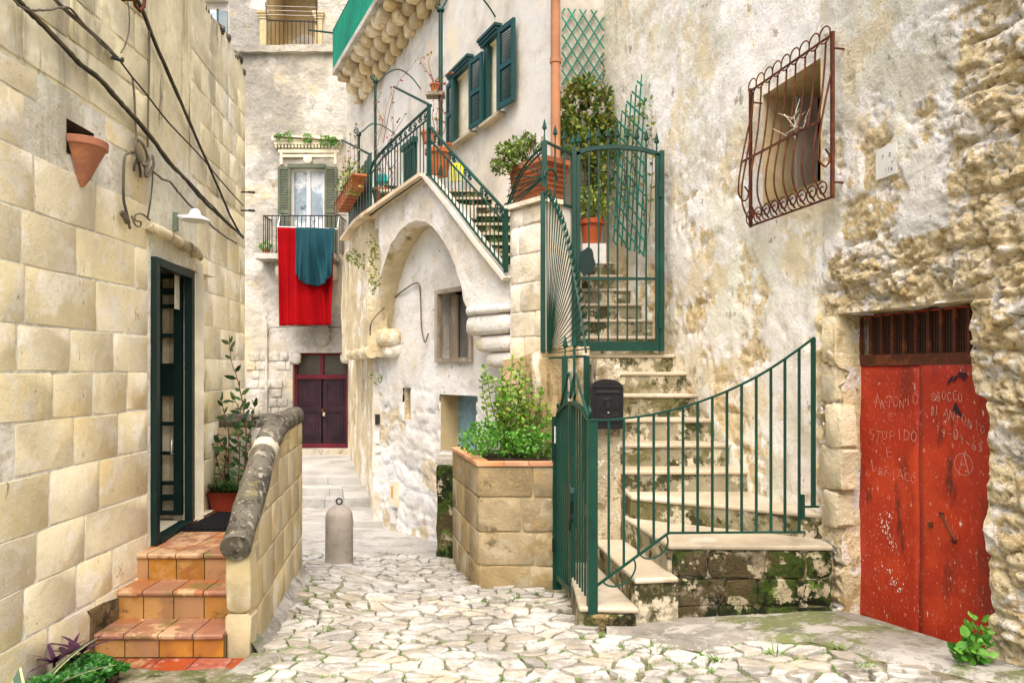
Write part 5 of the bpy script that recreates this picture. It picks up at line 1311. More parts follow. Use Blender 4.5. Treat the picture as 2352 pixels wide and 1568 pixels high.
for k, (u0, u1, v0, v1, o) in enumerate(((628, 790, 316, 326, .14), (632, 786, 326, 334, .1), (640, 780, 344, 352, .05), (644, 650, 352, 378, .05), (768, 774, 352, 378, .05), (650, 768, 356, 362, .05))):
    p, q = WG.at(u0, v1, 0), WG.at(u1, v0, 0); MB().box((p.x, BY - o, p.z), (q.x, BY + .05, q.z)).build('cornice_moulding', m_cream, fwo)
for i in range(20): p = WG.at(636 + i * 7.6, 338, 0); MB().box((p.x - .025, BY - .09, p.z - .035), (p.x + .025, BY + .02, p.z + .035)).build('dentil', m_cream, fwo)
MB().lathe(V(0, 0, 0), [(.001, .04), (.1, .03), (.12, 0)], 14)
roughen(rbox(WG.at(707, 366, .05), UX * .12, UY * .06, UZ * .13, .8), .01, 5, 3).build('rosette', m_cream, fwo, 180)
# ---- balcony of the far house
bl = thing('iron_balcony', 'narrow stone balcony with thin iron railing on the far house', 'balcony', WG.at(690, 600, .3))
p, q = WG.at(603, 602, 0), WG.at(782, 590, 0)
roughen(gridbox((p.x, BY - .62, p.z), (q.x, BY + .02, q.z), .1), .015, 4, 2).build('slab', m_bgwall, bl, 40)
for u in (645, 765): roughen(rbox(WG.at(u, 625, .25), UX * .1, UY * .26, UZ * .2, .6), .03, 4, 5).build('bracket', m_bgwall, bl, 180)
zr, zb_ = P(0, 497, BY - .5).z, q.z; X0_, X1_ = P(606, 0, BY - .56).x, P(781, 0, BY - .56).x; yb_ = BY - .58
MB().tube([V(X0_, BY, zr), V(X0_, yb_, zr), V(X1_, yb_, zr), V(X1_, BY, zr)], .018, 6).build('rail', m_iron, bl)
for i in range(19): x = X0_ + (X1_ - X0_) * i / 18; MB().tube([V(x, yb_, zb_), V(x, yb_, zr)], .011, 5).build('bar', m_iron, bl)
for i in range(1, 4):
    for x in (X0_, X1_): MB().tube([V(x, yb_ + .58 * i / 4, zb_), V(x, yb_ + .58 * i / 4, zr)], .011, 5).build('bar', m_iron, bl)
q = P(611, 588, yb_ + .2); fpz = pot(V(q.x, q.y, zb_), .07, .13, 'tiny potted herb at the left end of the far balcony'); leaves([(V(q.x, q.y, zb_ + .22), (.17, .12, .1))], 120, .06, 'foliage', m_leafA, fpz)
dk = thing('drying_rack', 'white bar of a drying rack over the far balcony rail', 'rack', P(706, 520, yb_ - .1))
yk = yb_ - .1; zk = P(0, 520, yk).z; MB().tube([P(637, 516, yk), P(637, 521, yk), P(776, 526, yk), P(776, 516, yk)], .016, 6).build('bar', m_wpaint, dk)
for u in (638, 775): MB().tube([V(P(u, 0, yk).x, yk, zk - .02), V(P(u, 0, yk).x, yb_ + .1, zr + .04)], .014, 6).build('hook', m_wpaint, dk)
def cloth(name, mat, u0, u1, v0, vb, yc, label, seed, sag=0, fold=1.):
    mb = MB(); nu, nv = 60, 40
    for j in range(nv + 1):
        t = j / nv
        for i in range(nu + 1):
            x = i / nu; v1 = vb + sag * (4 * (x - .5) ** 2 - 1) * -1 * 0 + (sag * (1 - (2 * x - 1) ** 2) if sag else 0) + 6 * (float(vnoise(x * 3, 1., seed)) - .5)
            u = u0 + (u1 - u0) * x + (t * 3 * math.sin(x * 9 + seed)); v = v0 + (v1 - v0) * t + (3 * x if t == 0 else 0)
            amp = .05 * fold * min(1, .35 + t * 1.2)
            y = yc - amp * (math.sin(x * 30 + math.sin(t * 2 + seed) * 1.5 + seed + 3 * float(vnoise(x * 4, t, 7))) * .4 + math.sin(x * 9 + t * 2 + seed * 2) * .6) * (1 if not sag else (.5 + t)) - .02
            if sag: y -= .05 * math.sin(t * 6 + abs(x - .5) * 9) * t * .5
            mb.v.append(tuple(P(u, v, yc) + V(0, y - yc, 0)))
    mb.f = [(j * (nu + 1) + i, j * (nu + 1) + i + 1, (j + 1) * (nu + 1) + i + 1, (j + 1) * (nu + 1) + i) for j in range(nv) for i in range(nu)]
    o = mb.build(name, mat, None, 180, label=label, cat='cloth', group='washing on the far balcony')
    sm = o.modifiers.new('thickness', 'SOLIDIFY'); sm.thickness = .006
cloth('hanging_cloth', m_redcl, 638, 766, 522, 747, yk - .06, 'long bright red cloth hanging from the far balcony', 1.3, 0, 2.6)
cloth('hanging_cloth', m_tealcl, 678, 769, 522, 632, yk - .2, 'short teal cloth hung over the red cloth', 2.1, 22, 2.4)
# weeds on the cornice
wd_ = thing('cornice_weeds', 'green weeds sprouting on the cornice above the far window', 'weed', WG.at(710, 318, .1))
leaves([(WG.at(u, v, .16), (.12 * s_, .1, .1 * s_)) for u, v, s_ in ((705, 318, 1.), (748, 324, 1.2), (770, 326, .8), (660, 314, .9), (640, 315, .6))], 420, .07, 'foliage', m_leafA, wd_)
MB().tube([WG.at(628, 314, .16), WG.at(790, 324, .16)], .02, 5).build('stem', m_stem, wd_)
# ---- steps to the purple door
fs = thing('alley_steps', 'three pale stone steps leading up to the purple door', 'steps', (-4, 14, -.65))
zs = [-.50, -.35, -.20]; ysx = [13.8, 14.2, 14.65]
for i in range(3):
    x = -7.5; k = 0
    while x < -3.0 + .35:
        L_ = R(.7, 1.1); MB().box((x, ysx[i], -.75), (min(x + L_, -2.75) - .008, ysx[i] + (.45 if i < 2 else .4), zs[i])).build('step_stone', m_street, fs); x += L_
MB().box((-9, 15.04, -.8), (-2.7, 18.9, -.2 - .001)).build('landing', m_street, fs)
ss = thing('side_step', 'low stone step along the white corner pier', 'step', (-2.2, 11.5, -.5))
for y0, y1, x1, z in ((11.1, 12.3, .42, -.35), (12.3, 13.6, .5, -.2)):
    xx = -1.95 - .29 * (y0 - 10.8); MB().prism([(xx - x1, y0), (xx + .2, y0), (xx - .35 + .2, y1), (xx - .35 - x1, y1)], -.8, z).build('step_stone', m_street, ss)
# ---- bollard
bo = thing('bollard', 'round topped grey stone bollard with an iron ring', 'bollard', (-1.912, 7.9, -.2))
gb = gzf(-1.912, 7.9); hb = .516 - gb
MB().lathe(V(-1.912, 7.9, gb - .03), [(.152, 0), (.15, hb * .5), (.148, hb * .84), (.14, hb * .91), (.115, hb * .965), (.07, hb + .015), (.0005, hb + .03)], 28).build('shaft', m_bol, bo, 180)
MB().tube(arc(V(-1.912, 7.9, .516 + .035), .032, 0, 2 * PI, UX, UZ, 14)[:-1], .009, 6, True).build('ring', m_iron, bo, 180)
# ---- small fittings on the white corner
ub = thing('utility_box', 'cream utility box with a rust stain low on the white wall', 'utility box', WI.at(905, 1170, .03))
p = WI.at(905, 1133, .03); MB().obox(p, WI.d * .1, WI.n * .03, UZ * .19).build('door', m_cream, ub); MB().obox(p + WI.n * .033 + UZ * .03, WI.d * .03, WI.n * .002, UZ * .09).build('stain', m_orange, ub)
MB().obox(WI.at(903, 1185, .01), WI.d * .06, WI.n * .02, UZ * .1).build('conduit', m_white, ub)
for v, hh, l, mt_ in ((962, .08, 'dark letter plate on the white corner pier', m_iron), (1003, .09, 'grey doorbell plate on the white corner pier', m_wpaint), (1030, .05, 'pale small plate on the white corner pier', m_cream)):
    p = V(cl.x + .02, cl.y - .075, P(0, v, cl.y).z); MB().obox(p, UX * .035, UY * .012, UZ * hh).build('wall_plate', mt_, None, label=l, cat='plate', group='plates on the corner pier')
cw = [WI.at(u, v, .04) for u, v in ((848, 730), (862, 715), (900, 690), (925, 668), (960, 650), (966, 690), (968, 750), (976, 785), (984, 765))]
cw = [WF.at(850, 770, .02)] + [WF.at(856, 735, .03)] + cw[2:]
MB().tube(smooth_path(cw, 5), .011, 6).build('cable', m_cable, None, 60, label='grey cable looping across the wall under the arch', cat='cable')
mo = thing('arch_moss', 'moss and weeds hanging on the left flank of the arch', 'moss', WF.pt(WF.L - .2, 3.4, 0))
leaves([(WF.at(u, v, .03), (.05, .06, .12)) for u, v in ((852, 560), (856, 590), (854, 620), (862, 580), (866, 640), (852, 660))] + [(WSU.at(812, 590, .05), (.12, .15, .12)), (WSU.at(830, 600, .05), (.1, .1, .1)), (WF.at(862, 870, .0), (.1, .06, .06))], 620, .04, 'foliage', m_leafB, mo)
# ---- mossy landing wall before the blue door
lm = thing('mossy_side_wall', 'dark mossy stone stair flank before the blue door', 'wall', (-.8, 8.8, -.3))
roughen(gridbox((-.90, 8.55, -.5), (-.42, 9.2, .86), .06), .025, 6, 4).build('flank', m_moss, lm, 60)
roughen(gridbox((-.93, 8.6, .861), (-.42, 9.5, .93), .07), .015, 8, 3).build('top_slab', m_cob, lm, 60)

# ================================================================ STONE PLANTER
pl = thing('stone_planter', 'square tufa block planter box with terracotta rim', 'planter', (.0, 7.2, -.1))
A_, B_, C_, D_ = (-.315, 6.79), (.40, 6.79), (.40, 8.15), (-.676, 8.15)
core = [(A_[0] + .01, A_[1] + .012), (B_[0], B_[1] + .012), C_, (D_[0] + .012, D_[1])]
MB().prism(core, -.35, 1.09).build('core', m_pmort, pl)
WPf = Wall(A_, B_); WPs = Wall(A_, D_)
zr_ = [-.16, .14, .46, .79, 1.09]
for i in range(4):
    cut = [.46, .52, .40, .5][i] * WPf.L / .7
    for a0, a1 in ((.0, cut), (cut, WPf.L)): block_mb(WPf, a0 + .006, a1 - .006, zr_[i] + .006, zr_[i + 1] - .006, off=.004, depth=.04, bev=.005).build('planter_block', m_plant, pl, 40)
    cut = [.62, .45, .7, .5][i]
    for a0, a1 in ((.0, cut), (cut, cut + .45), (cut + .45, WPs.L)):
        block_mb(WPs, a0 + .006, a1 - .006, zr_[i] + .006, zr_[i + 1] - .006, off=.004, depth=.04, bev=.005).build('planter_block', m_plant, pl, 40)
m_rim = M('terracotta_rim', '#c98f66', .7, [('#d9a880', 3., .5, .64), ('#a8704a', 5., .6, .7, None, .6)], bump=.12, orand=.06)
for i in range(3):
    a, b = WPf.L * i / 3, WPf.L * (i + 1) / 3; p = lambda s_, o: WPf.pt(s_, 1.092, o)
    a_ = a - .02 if i == 0 else a
    MB().ext([p(a_ + .003, .02), p(b - .003, .02), p(b - .003, -.12), p(a_ + .003 + (.1 if i == 0 else 0), -.12)], V(0, 0, .032)).build('rim_tile', m_rim, pl)
for i in range(5):
    a, b = WPs.L * i / 5, WPs.L * (i + 1) / 5; p = lambda s_, o: WPs.pt(s_, 1.0925, o)
    MB().ext([p(a + .003, .02), p(b - .003, .02), p(b - .003, -.12), p(a + .003 + (.13 if i == 0 else 0), -.12)], V(0, 0, .032)).build('rim_tile', m_rim, pl)
MB().prism([(x * .96, y + (.1 if y < 7 else -.05)) for x, y in core], 1.091, 1.10).build('soil', m_soil, pl)
gc = thing('ground_cover_shrub', 'low bright green leafy shrub filling the stone planter', 'shrub', (-.0, 7.1, 1.1))
leaves([(P(u, v, 7.2 + R(-.2, .35)), (.16, .2, .13)) for u, v in ((1100, 1015), (1130, 1025), (1160, 1020), (1195, 1030), (1230, 1030), (1250, 1020), (1115, 995), (1145, 1000), (1180, 1010), (1215, 1010), (1245, 985), (1090, 1010))], 2300, .036, 'foliage', m_leafA, gc, aspect=.62)
rs_ = thing('climbing_rose', 'tall yellow green rose shrub rising from the stone planter', 'shrub', (.0, 7.4, 1.1))
def sh_(u0, v0, u1, v1, Y, k=5, a=9): return [P(u0 + (u1 - u0) * i / k + R(-a, a), v0 + (v1 - v0) * i / k, Y + R(-.05, .05)) for i in range(k + 1)]
stems = [sh_(1170, 1030, 1175, 825, 7.4), sh_(1180, 1030, 1200, 830, 7.45), sh_(1160, 1030, 1140, 870, 7.4), sh_(1150, 1020, 1118, 845, 7.35), sh_(1190, 1030, 1215, 900, 7.4), sh_(1200, 1030, 1245, 900, 7.4), sh_(1220, 1030, 1262, 935, 7.4), sh_(1165, 1030, 1160, 880, 7.5), sh_(1140, 1020, 1105, 870, 7.3), sh_(1185, 1020, 1230, 930, 7.35), sh_(1175, 1030, 1190, 870, 7.35), sh_(1170, 1020, 1150, 920, 7.3)]
for _ in range(16):
    u0 = R(1130, 1250); stems.append(sh_(u0, R(980, 1030), u0 + R(-25, 25), R(850, 950), R(7.3, 7.55), 4, 6))
stem_leaves(stems, rs_, m_leafC, m_stem, .062, .022, .62, .006, .2, 3, spread=1.)

# ================================================================ MAIN STAIR
W_R = Wall((3.685 - .23 * 2.0, 2.0), (3.685 - .23 * 10.4, 10.4))
wx = lambda y: 3.685 - .23 * y
ms = thing('main_stair', 'winding stone stair with pale treads and mossy risers', 'stairs', (1.5, 5.6, .15))
def step(poly, z, zb, over):
    """tread slab with rounded nosing: poly is the tread outline, over the overhang at its outer edges"""
    MB().prism(poly, zb, z - .04).build('riser', m_riser, ms)
    cx = sum(p[0] for p in poly) / len(poly); cy = sum(p[1] for p in poly) / len(poly)
    o = bpy.data.objects.new('tread', MB().prism([(x + over * (1 if x > cx else -1) * 0, y - over) if y < cy else (x, y) for x, y in poly], z - .0395, z).mesh('tread', m_tread)); link(o, ms)
    bv = o.modifiers.new('nosing', 'BEVEL'); bv.width = .016; bv.segments = 3
step([(.50, 6.45), (.49, 5.25), (.925, 5.22), (.74, 6.45)], .27, -.1, .03)
step([(.735, 6.5), (.905, 5.28), (1.24, 5.33), (1.02, 6.5)], .465, -.1, .03)
step([(1.0, 6.5), (1.19, 5.44), (2.42, 5.40), (2.44, 5.75), (1.1, 6.55)], .68, -.1, .03)
step([(1.06, 6.38), (2.44, 5.57), (2.40, 6.75), (1.03, 6.95)], .88, -.1, .02)
zE = [1.076, 1.29, 1.51, 1.75, 1.98, 2.18]
for i in range(12):
    y = 6.6 + .3 * i; z = zE[i] if i < 6 else 2.18 + .22 * (i - 5)
    xl = .96 if i < 5 else (.60 if i == 5 else .70)
    step([(xl, y), (wx(y) + .05, y), (wx(y + .34) + .05, y + .34), (xl, y + .34)], z, z - .45 if i else 0.2, .022)
MB().box((.5, 10.15, 3.2), (1.5, 10.4, 3.5)).build('top_landing', m_tread, ms)
WM = Wall((.93, 5.415), (2.42, 5.405))
mo_rows = [(-.02, .22), (.22, .43), (.43, .635)]
for r_, (z0_, z1_) in enumerate(mo_rows):
    cuts = [[0, .28, .62, .93, 1.22, 1.49], [.27, .68, .92, 1.27, 1.49], [.29, .55, .98, 1.29, 1.49]][r_]
    for k in range(len(cuts) - 1): block_mb(WM, cuts[k] + .006, cuts[k + 1] - .006, z0_ + .006, z1_ - .006, off=.02, depth=.06, j=.012, cut=.025, bev=.008).build('wall_block', m_moss, ms, 40)
WM2 = Wall((.50, 5.215), (.92, 5.205)); block_mb(WM2, .02, .41, -.02, .225, off=.02, depth=.06, j=.012, cut=.03, bev=.014).build('wall_block', m_moss, ms, 40)
pi_ = thing('newel_pillar', 'pitted stone pillar carrying the black letterbox', 'pillar', (.88, 6.6, .4))
roughen(gridbox((.765, 6.5, .1), (.99, 6.95, 1.18), .05), .012, 9, 6).build('shaft', m_pill, pi_, 60)
roughen(gridbox((.77, 6.505, 1.185), (.985, 6.95, 2.10), .05), .016, 9, 7).build('upper_block', m_pill, pi_, 60)
MB().box((.78, 6.9, .1), (.95, 8.12, 2.06)).build('spine_wall', m_riser, pi_)
# letterbox
mbx = thing('letterbox', 'black cast letterbox with arched top on the pillar', 'letterbox', (.89, 6.4, 1.4))
yq = 6.40; q = lambda u, v, y=yq: P(u, v, y)
hw = (1432 - 1358) / FP * yq / 2; cx = q(1395, 0).x; zt_, zb_ = q(0, 892).z, q(0, 985).z
def mpoly(y, f=1., dz=0):
    top = [V(cx + math.cos(a) * hw * f, y, zt_ - dz + math.sin(a) * .085 * f) for a in np.linspace(0, PI, 13)]
    return [V(cx + hw * f, y, zb_ + dz)] + top + [V(cx - hw * f, y, zb_ + dz)]
MB().ext([V(p.x, yq + .1, p.z) for p in mpoly(yq)], V(0, -.1, 0)).build('body', m_mail, mbx)
def mbox(u0, u1, v0, v1, d0, d1, name, mat=m_mail): a, b = q(u0, v1), q(u1, v0); return MB().box((a.x, yq - d1, a.z), (b.x, yq - d0, b.z)).build(name, mat, mbx)
mbox(1362, 1428, 884, 890, .001, .012, 'ledge'); mbox(1367, 1424, 893, 904, .001, .008, 'slot_surround'); mbox(1370, 1421, 896, 901, .0085, .012, 'slot_flap', m_iron)
mbox(1368, 1423, 908, 940, .001, .005, 'front_panel'); mbox(1366, 1425, 942, 968, .001, .009, 'lower_door')
for u in (1361, 1429): mbox(u - 2.5, u + 2.5, 906, 970, .001, .01, 'side_column')
MB().tube(arc(q(1396, 924) + V(0, -.007, 0), .036, 0, 2 * PI, UX, UZ, 18)[:-1], .004, 5, True).build('emblem', m_mail, mbx); MB().obox(q(1396, 926) + V(0, -.007, 0), UX * .018, UY * .003, UZ * .02).build('emblem', m_mail, mbx)
m = MB(); m.lathe(V(0, 0, 0), [(.0005, .012), (.008, .012), (.01, .008), (.01, 0)], 12); m.v = [(x + q(1397, 0).x, yq - .009 - z, y + q(0, 947).z) for x, y, z in m.v]; m.build('lock', m_brass, mbx, 60)
MB().tube(smooth_path([q(1377, 951) + V(0, -.012, 0), q(1397, 957) + V(0, -.016, 0), q(1417, 950) + V(0, -.012, 0)], 6), .003, 5).build('handle', m_iron, mbx)
# ================================================================ RIGHT HOUSE
rh = thing('rubble_house', 'tall house with peeling white plaster and rubble, along the right', 'house', (2.8, 5.2, .2))
sD0, sD1 = W_R.s_of_u(2262), W_R.s_of_u(1928)
dh2 = (sD0, sD1, .1, 2.42)
sW0, sW1 = W_R.s_of_u(1890), W_R.s_of_u(1757)
wh2 = (sW0, sW1, 3.47, 4.42)
edge_u = [(690, 2225), (850, 2225), (905, 2232), (925, 2262), (945, 2270), (1080, 2268), (1150, 2260), (1240, 2258), (1330, 2270), (1400, 2275), (1480, 2262), (1568, 2268)]
def rock_zone(s, z):
    near = sstep(sD0 + .55, sD0 - .1, s)                       # towards the camera, right of the door
    above = sstep(sD1 + .35, sD1 - .1, s) * sstep(2.38, 2.5, z) * sstep(3.0, 2.75, z)
    diag = sstep(2.2, 3.4, (sD0 + 1.5 - s) * 1.2 + 2.3 - (z - 2.4) * .45) * sstep(2.3, 2.6, z)
    jamb = sstep(sD1 + .42, sD1 + .2, s) * sstep(sD1 - .2, sD1 - .1, s) * sstep(2.5, 2.4, z)
    return np.clip(np.maximum.reduce([near * sstep(5.2, 3.4, z), above, jamb * .8]), 0, 1)
def dright(s, z):
    n1 = fbm(s * .9, z * .9, 4, 91); peel = fbm(s * 1.6, z * 1.2, 5, 92, .6)
    rz = rock_zone(s, z)
    m = np.clip(sstep(.54, .63, peel + .06 * sstep(3.2, 1.2, z)) * sstep(5.2, 2.6, z) * .8 + sstep(.58, .66, fbm(s * 3.1, z * 2.2, 5, 97, .6)) * .6 * sstep(5.5, 3, z), 0, 1)
    mask = np.maximum(m, sstep(.3, .6, rz + (peel - .5) * .6))
    big = fbm(s * 2.6, z * 3.4, 5, 93, .6); rid = 1 - np.abs(2 * fbm(s * 4.5, z * 5.5, 4, 94) - 1)
    d = (n1 - .5) * .09 - .02 * m + (fbm(s * 9, z * 9, 4, 95) - .5) * (.012 + .035 * mask)
    rid2 = 1 - np.abs(2 * fbm(s * 11, z * 13, 4, 104, .65) - 1); pit = sstep(.62, .8, fbm(s * 7, z * 9, 3, 105))
    wx_ = s * 4.4 + (fbm(s * 5, z * 5, 3, 110) - .5) * .9; wz_ = z * 6. + (fbm(s * 5, z * 5, 3, 111) - .5) * .9
    f1, f2, cc, qx, qy = worley(wx_, wz_, 120); st = (cc - .5) * .05 + qx * (cc - .5) * .07 - qy * .03 - .032 * sstep(.14, .0, f2 - f1)
    g1, g2, gc, _a, _b = worley(s * 13 + (fbm(s * 14, z * 14, 2, 131) - .5) * .8, z * 17 + (fbm(s * 14, z * 14, 2, 132) - .5) * .8, 130); chip = (gc - .5) * .036 - .02 * sstep(.2, 0., g2 - g1) + (fbm(s * 40, z * 40, 2, 133) - .5) * .012
    d = d + rz * (1 - .65 * np.exp(-((s - sD0) / .12) ** 2) * (z < 2.5)) * .75 * ((big - .5) * .12 + st + chip + (rid2 - .7) * .03 - .025 * pit) + m * ((rid2 - .7) * .015 + chip * .5)
    # bed joints of the coursed stone where the plaster is gone
    c = np.abs(((z / .3 + (fbm(s * 1.2, z * .3, 2, 96) - .5) * .9) % 1) - .5); d = d - .03 * sstep(.4, .5, c) * mask
    # keep the opening edges calm
    ed = sstep(0, .12, np.minimum(np.abs(s - sW0), np.abs(s - sW1)) + (np.abs(z - 3.95) > .7) * 1.)
    return d, mask
_sl = [(CZ - (v - 850) / FP * (W_R.pt(W_R.s_of_u(u), 0, 0).y), W_R.s_of_u(u)) for v, u in edge_u]; _sl.sort()
def warpR(s, z):
    t = np.interp(z, [a for a, b in _sl], [b for a, b in _sl]) + (fbm(z * 11, z * 0 + 3., 4, 98, .65) - .5) * .008
    off = (t - sD0) * sstep(2.7, 2.35, z)
    w0 = sstep(sD0 - .9, sD0, s) * sstep(sD0 + .4, sD0, s); w0 = np.where(s < sD0, sstep(sD0 - .9, sD0, s), sstep(sD0 + .5, sD0, s))
    j = (fbm(z * 5, z * 0 + 9., 3, 99) - .5) * .03 * np.exp(-((s - sD1) / .12) ** 2) * (z < 2.42)
    return s + off * w0 + j
sY = lambda y: (y - 2.0) / W_R.d.y
split = sY(5.55)
sheet(W_R, .9, split, -.2, 5.5, .015, dright, m_right2, 'wall', rh, [dh2, (wh2[0], split + .1, wh2[2], wh2[3])], warp=warpR)
sheet(W_R, split, W_R.L, -.2, 7.6, .03, dright, m_right, 'wall', rh, [(split - .1, wh2[1], wh2[2], wh2[3]), (split - .1, sY(8), 6.5, 8)], warp=warpR)  # out-of-view wall head cut away to let more light into the alley
# rock thickness on the near jamb of the door
nj = MB(); zz_ = np.linspace(.1, 2.42, 60); dn, _ = dright(np.full(60, sD0), zz_); sw_ = warpR(np.full(60, sD0), zz_)
for i in range(60):
    for k in range(5): nj.v.append(tuple(W_R.pt(float(sw_[i]) - .01 * k, float(zz_[i]), float(dn[i]) - .07 * k)))
nj.f = [(i * 5 + k, (i + 1) * 5 + k, (i + 1) * 5 + k + 1, i * 5 + k + 1) for i in range(59) for k in range(4)]
nj.build('rock_jamb', m_rock, rh, 180)
fj = MB(); dn, _ = dright(np.full(60, sD1), zz_); sw_ = warpR(np.full(60, sD1), zz_)
for i in range(60):
    for k in range(5): fj.v.append(tuple(W_R.pt(float(sw_[i]) - .004 * k, float(zz_[i]), float(dn[i]) * (1 - k / 4) - .07 * k)))
fj.f = [(i * 5 + k, (i + 1) * 5 + k, (i + 1) * 5 + k + 1, i * 5 + k + 1) for i in range(59) for k in range(4)]
fj.build('rock_jamb', m_rock, rh, 180)
st_ = MB(); S__ = np.linspace(sD0 - .3, sD1 + .02, 50); ds_, _ = dright(S__, np.full(50, 2.42))
for i, s_ in enumerate(S__):
    for k in range(5): st_.v.append(tuple(W_R.pt(float(warpR(np.array([s_]), np.array([2.42]))[0]), 2.42 + (.02 * (float(vnoise(s_ * 8, k, 5)) - .5) if k else 0), float(ds_[i]) * (1 - k / 4) - .07 * k)))
st_.f = [(i * 5 + k, (i + 1) * 5 + k, (i + 1) * 5 + k + 1, i * 5 + k + 1) for i in range(49) for k in range(4)]
st_.build('lintel_soffit', m_rock, rh, 180)
# lintel stone and dressed jamb blocks
m_jb = M('dressed_jamb_stone', '#e2d2a8', .92, [('#ece2c8', 2.2, .5, .64), ('#a88a56', 3.4, .58, .7, None, .7)], bump=1., bscale=26, orand=.06, bdist=.03)
for z0_, z1_, a_, b_ in ((2.06, 2.40, -.0, .16), (1.76, 2.05, .0, .19), (1.42, 1.75, -.05, .13), (1.1, 1.41, -.06, .2), (.82, 1.09, -.02, .15)):
    block_mb(W_R, sD1 + a_ + .0, sD1 + b_, z0_, z1_, off=.03, depth=.14, j=.014, cut=.02, bev=.008).build('jamb_stone', m_jb, rh, 40)
# window: reveal, rubble infill, dark gap
mb = MB(); reveal(mb, W_R, wh2, .5, off=.02); mb.build('window_reveal', m_loggia, rh)
mb = MB(); a, b, c, d = wh2
for q in ((a - .3, a, c - .3, d + .3), (b, b + .3, c - .3, d + .3), (a, b, d, d + .3), (a, b, c - .3, c)): mb.poly([W_R.pt(q[0], q[2], -.07), W_R.pt(q[1], q[2], -.07), W_R.pt(q[1], q[3], -.07), W_R.pt(q[0], q[3], -.07)])
mb.build('leak_backing', m_rock, rh)  # added quads round the window hole, blocking sky light leaks
a, b, c, d = wh2
ri = MB(); rn_ = 16
for j in range(rn_ + 1):
    for i in range(rn_ + 1):
        s_ = a + .66 + (b - a - .66) * i / rn_; z_ = c + (d - c) * .84 * j / rn_; ri.v.append(tuple(W_R.pt(s_ + (float(vnoise(z_ * 6, 1., 3)) - .5) * .08 * (1 - i / rn_), z_ - .0 + (float(vnoise(s_ * 7, 2., 4)) - .5) * .1 * (j / rn_), -.36 + (float(fbm(s_ * 9, z_ * 9, 3, 5)) - .5) * .09)))
ri.f = [(j * (rn_ + 1) + i, j * (rn_ + 1) + i + 1, (j + 1) * (rn_ + 1) + i + 1, (j + 1) * (rn_ + 1) + i) for j in range(rn_) for i in range(rn_)]
ri.build('rubble_infill', m_loggia, rh, 180)
MB().poly([W_R.pt(a, c, -.5), W_R.pt(b, c, -.5), W_R.pt(b, d, -.5), W_R.pt(a, d, -.5)]).build('dark_interior', m_black, rh)  # black sheet painted in for the unlit depth beside the rubble
MB().obox(W_R.pt(b - .30, (c + d) / 2 - .05, -.2), W_R.d * .015, W_R.n * .1, UZ * .42).build('old_frame', m_wood, rh)
# pot-bellied window grille
gr = thing('window_grille', 'rusty pot bellied wrought iron grille over the upper right window', 'grille', W_R.at(1820, 480, .1))
gu0, gu1 = W_R.s_of_u(1912, .1), W_R.s_of_u(1724, .1)        # near and far end along the wall
zT, zB = 4.50, 3.27
for s_ in (gu0, gu1): MB().obox(W_R.pt(s_, (zT + zB) / 2, .10), W_R.d * .012, W_R.n * .012, UZ * ((zT - zB) / 2)).build('frame_post', m_rust, gr)
for s_ in (gu0, gu1):
    for z in (zT - .12, zB + .12): MB().tube([W_R.pt(s_, z, .1), W_R.pt(s_, z, -.06)], .008, 5).build('wall_tie', m_rust, gr)
MB().bar(W_R.pt(gu0 + .013, zT - .02, .10), W_R.pt(gu1 - .013, zT - .02, .10), .014, .014).build('top_rail', m_rust, gr)
MB().bar(W_R.pt(gu0 + .013, zB + .01, .10), W_R.pt(gu1 - .013, zB + .01, .10), .014, .014).build('bottom_rail', m_rust, gr)
nb_ = 9
prof = [(zT - .05, .11), (zT - .22, .12), (zT - .45, .145), (zT - .66, .18), (zT - .84, .215), (zT - .98, .225), (zT - 1.08, .205), (zT - 1.16, .16), (zB + .02, .115)]
for i in range(nb_):
    s_ = gu1 + (gu0 - gu1) * (i + .5) / nb_
    MB().tube(smooth_path([W_R.pt(s_, z, o) for z, o in prof], 4), .0075, 6).build('bar', m_rust, gr, 60)
    MB().tube(arc(W_R.pt(s_, zT + .0, .12), .062, 0, 2 * PI, W_R.d, UZ, 16)[:-1], .006, 5, True).build('ring', m_rust, gr, 60)
    MB().tube(spiral(W_R.pt(s_, zB + .08, .14), .075, .015, -PI / 2, 1.6, W_R.d, UZ, 22), .006, 5).build('scroll', m_rust, gr, 60)
MB().bar(W_R.pt(gu1, zT - .66, .195), W_R.pt(gu0, zT - .66, .195), .006, .02).build('cross_band', m_rust, gr)
for s_ in (gu0, gu1): MB().tube(smooth_path([W_R.pt(s_, zT - .3, .11), W_R.pt(s_, zT - .66, .19), W_R.pt(s_, zT - .92, .22), W_R.pt(s_, zT - 1.0, .16), W_R.pt(s_, zT - .93, .12), W_R.pt(s_, zT - .87, .16)], 5), .0075, 6).build('side_scroll', m_rust, gr, 60)
# twigs caught in the grille
m = MB()
for _ in range(14): p = W_R.pt(a + R(.05, .3), 3.9 + R(-.04, .12), R(.05, .2)); m.tube([p, p + V(R(-.1, .1), R(-.1, .1), R(.02, .14))], .0025, 4)
m.build('dry_twigs', m_cap, None, label='dry twigs caught behind the window grille', cat='twigs')
# plaque
pq = thing('wall_plaque', 'pale faded stone plaque on the upper right wall', 'plaque', W_R.at(2040, 300, .03))
sp0, sp1 = W_R.s_of_u(2062), W_R.s_of_u(2014); z0_, z1_ = 3.32, 3.53
dpl = float(np.mean(dright(np.linspace(sp0, sp1, 12)[None, :].repeat(8, 0), np.linspace(z0_, z1_, 8)[:, None].repeat(12, 1))[0])) + .012
MB().obox(W_R.pt((sp0 + sp1) / 2, (z0_ + z1_) / 2, dpl - .02), W_R.d * ((sp1 - sp0) / 2), W_R.n * .022, UZ * ((z1_ - z0_) / 2)).build('slab', m_plaq, pq)
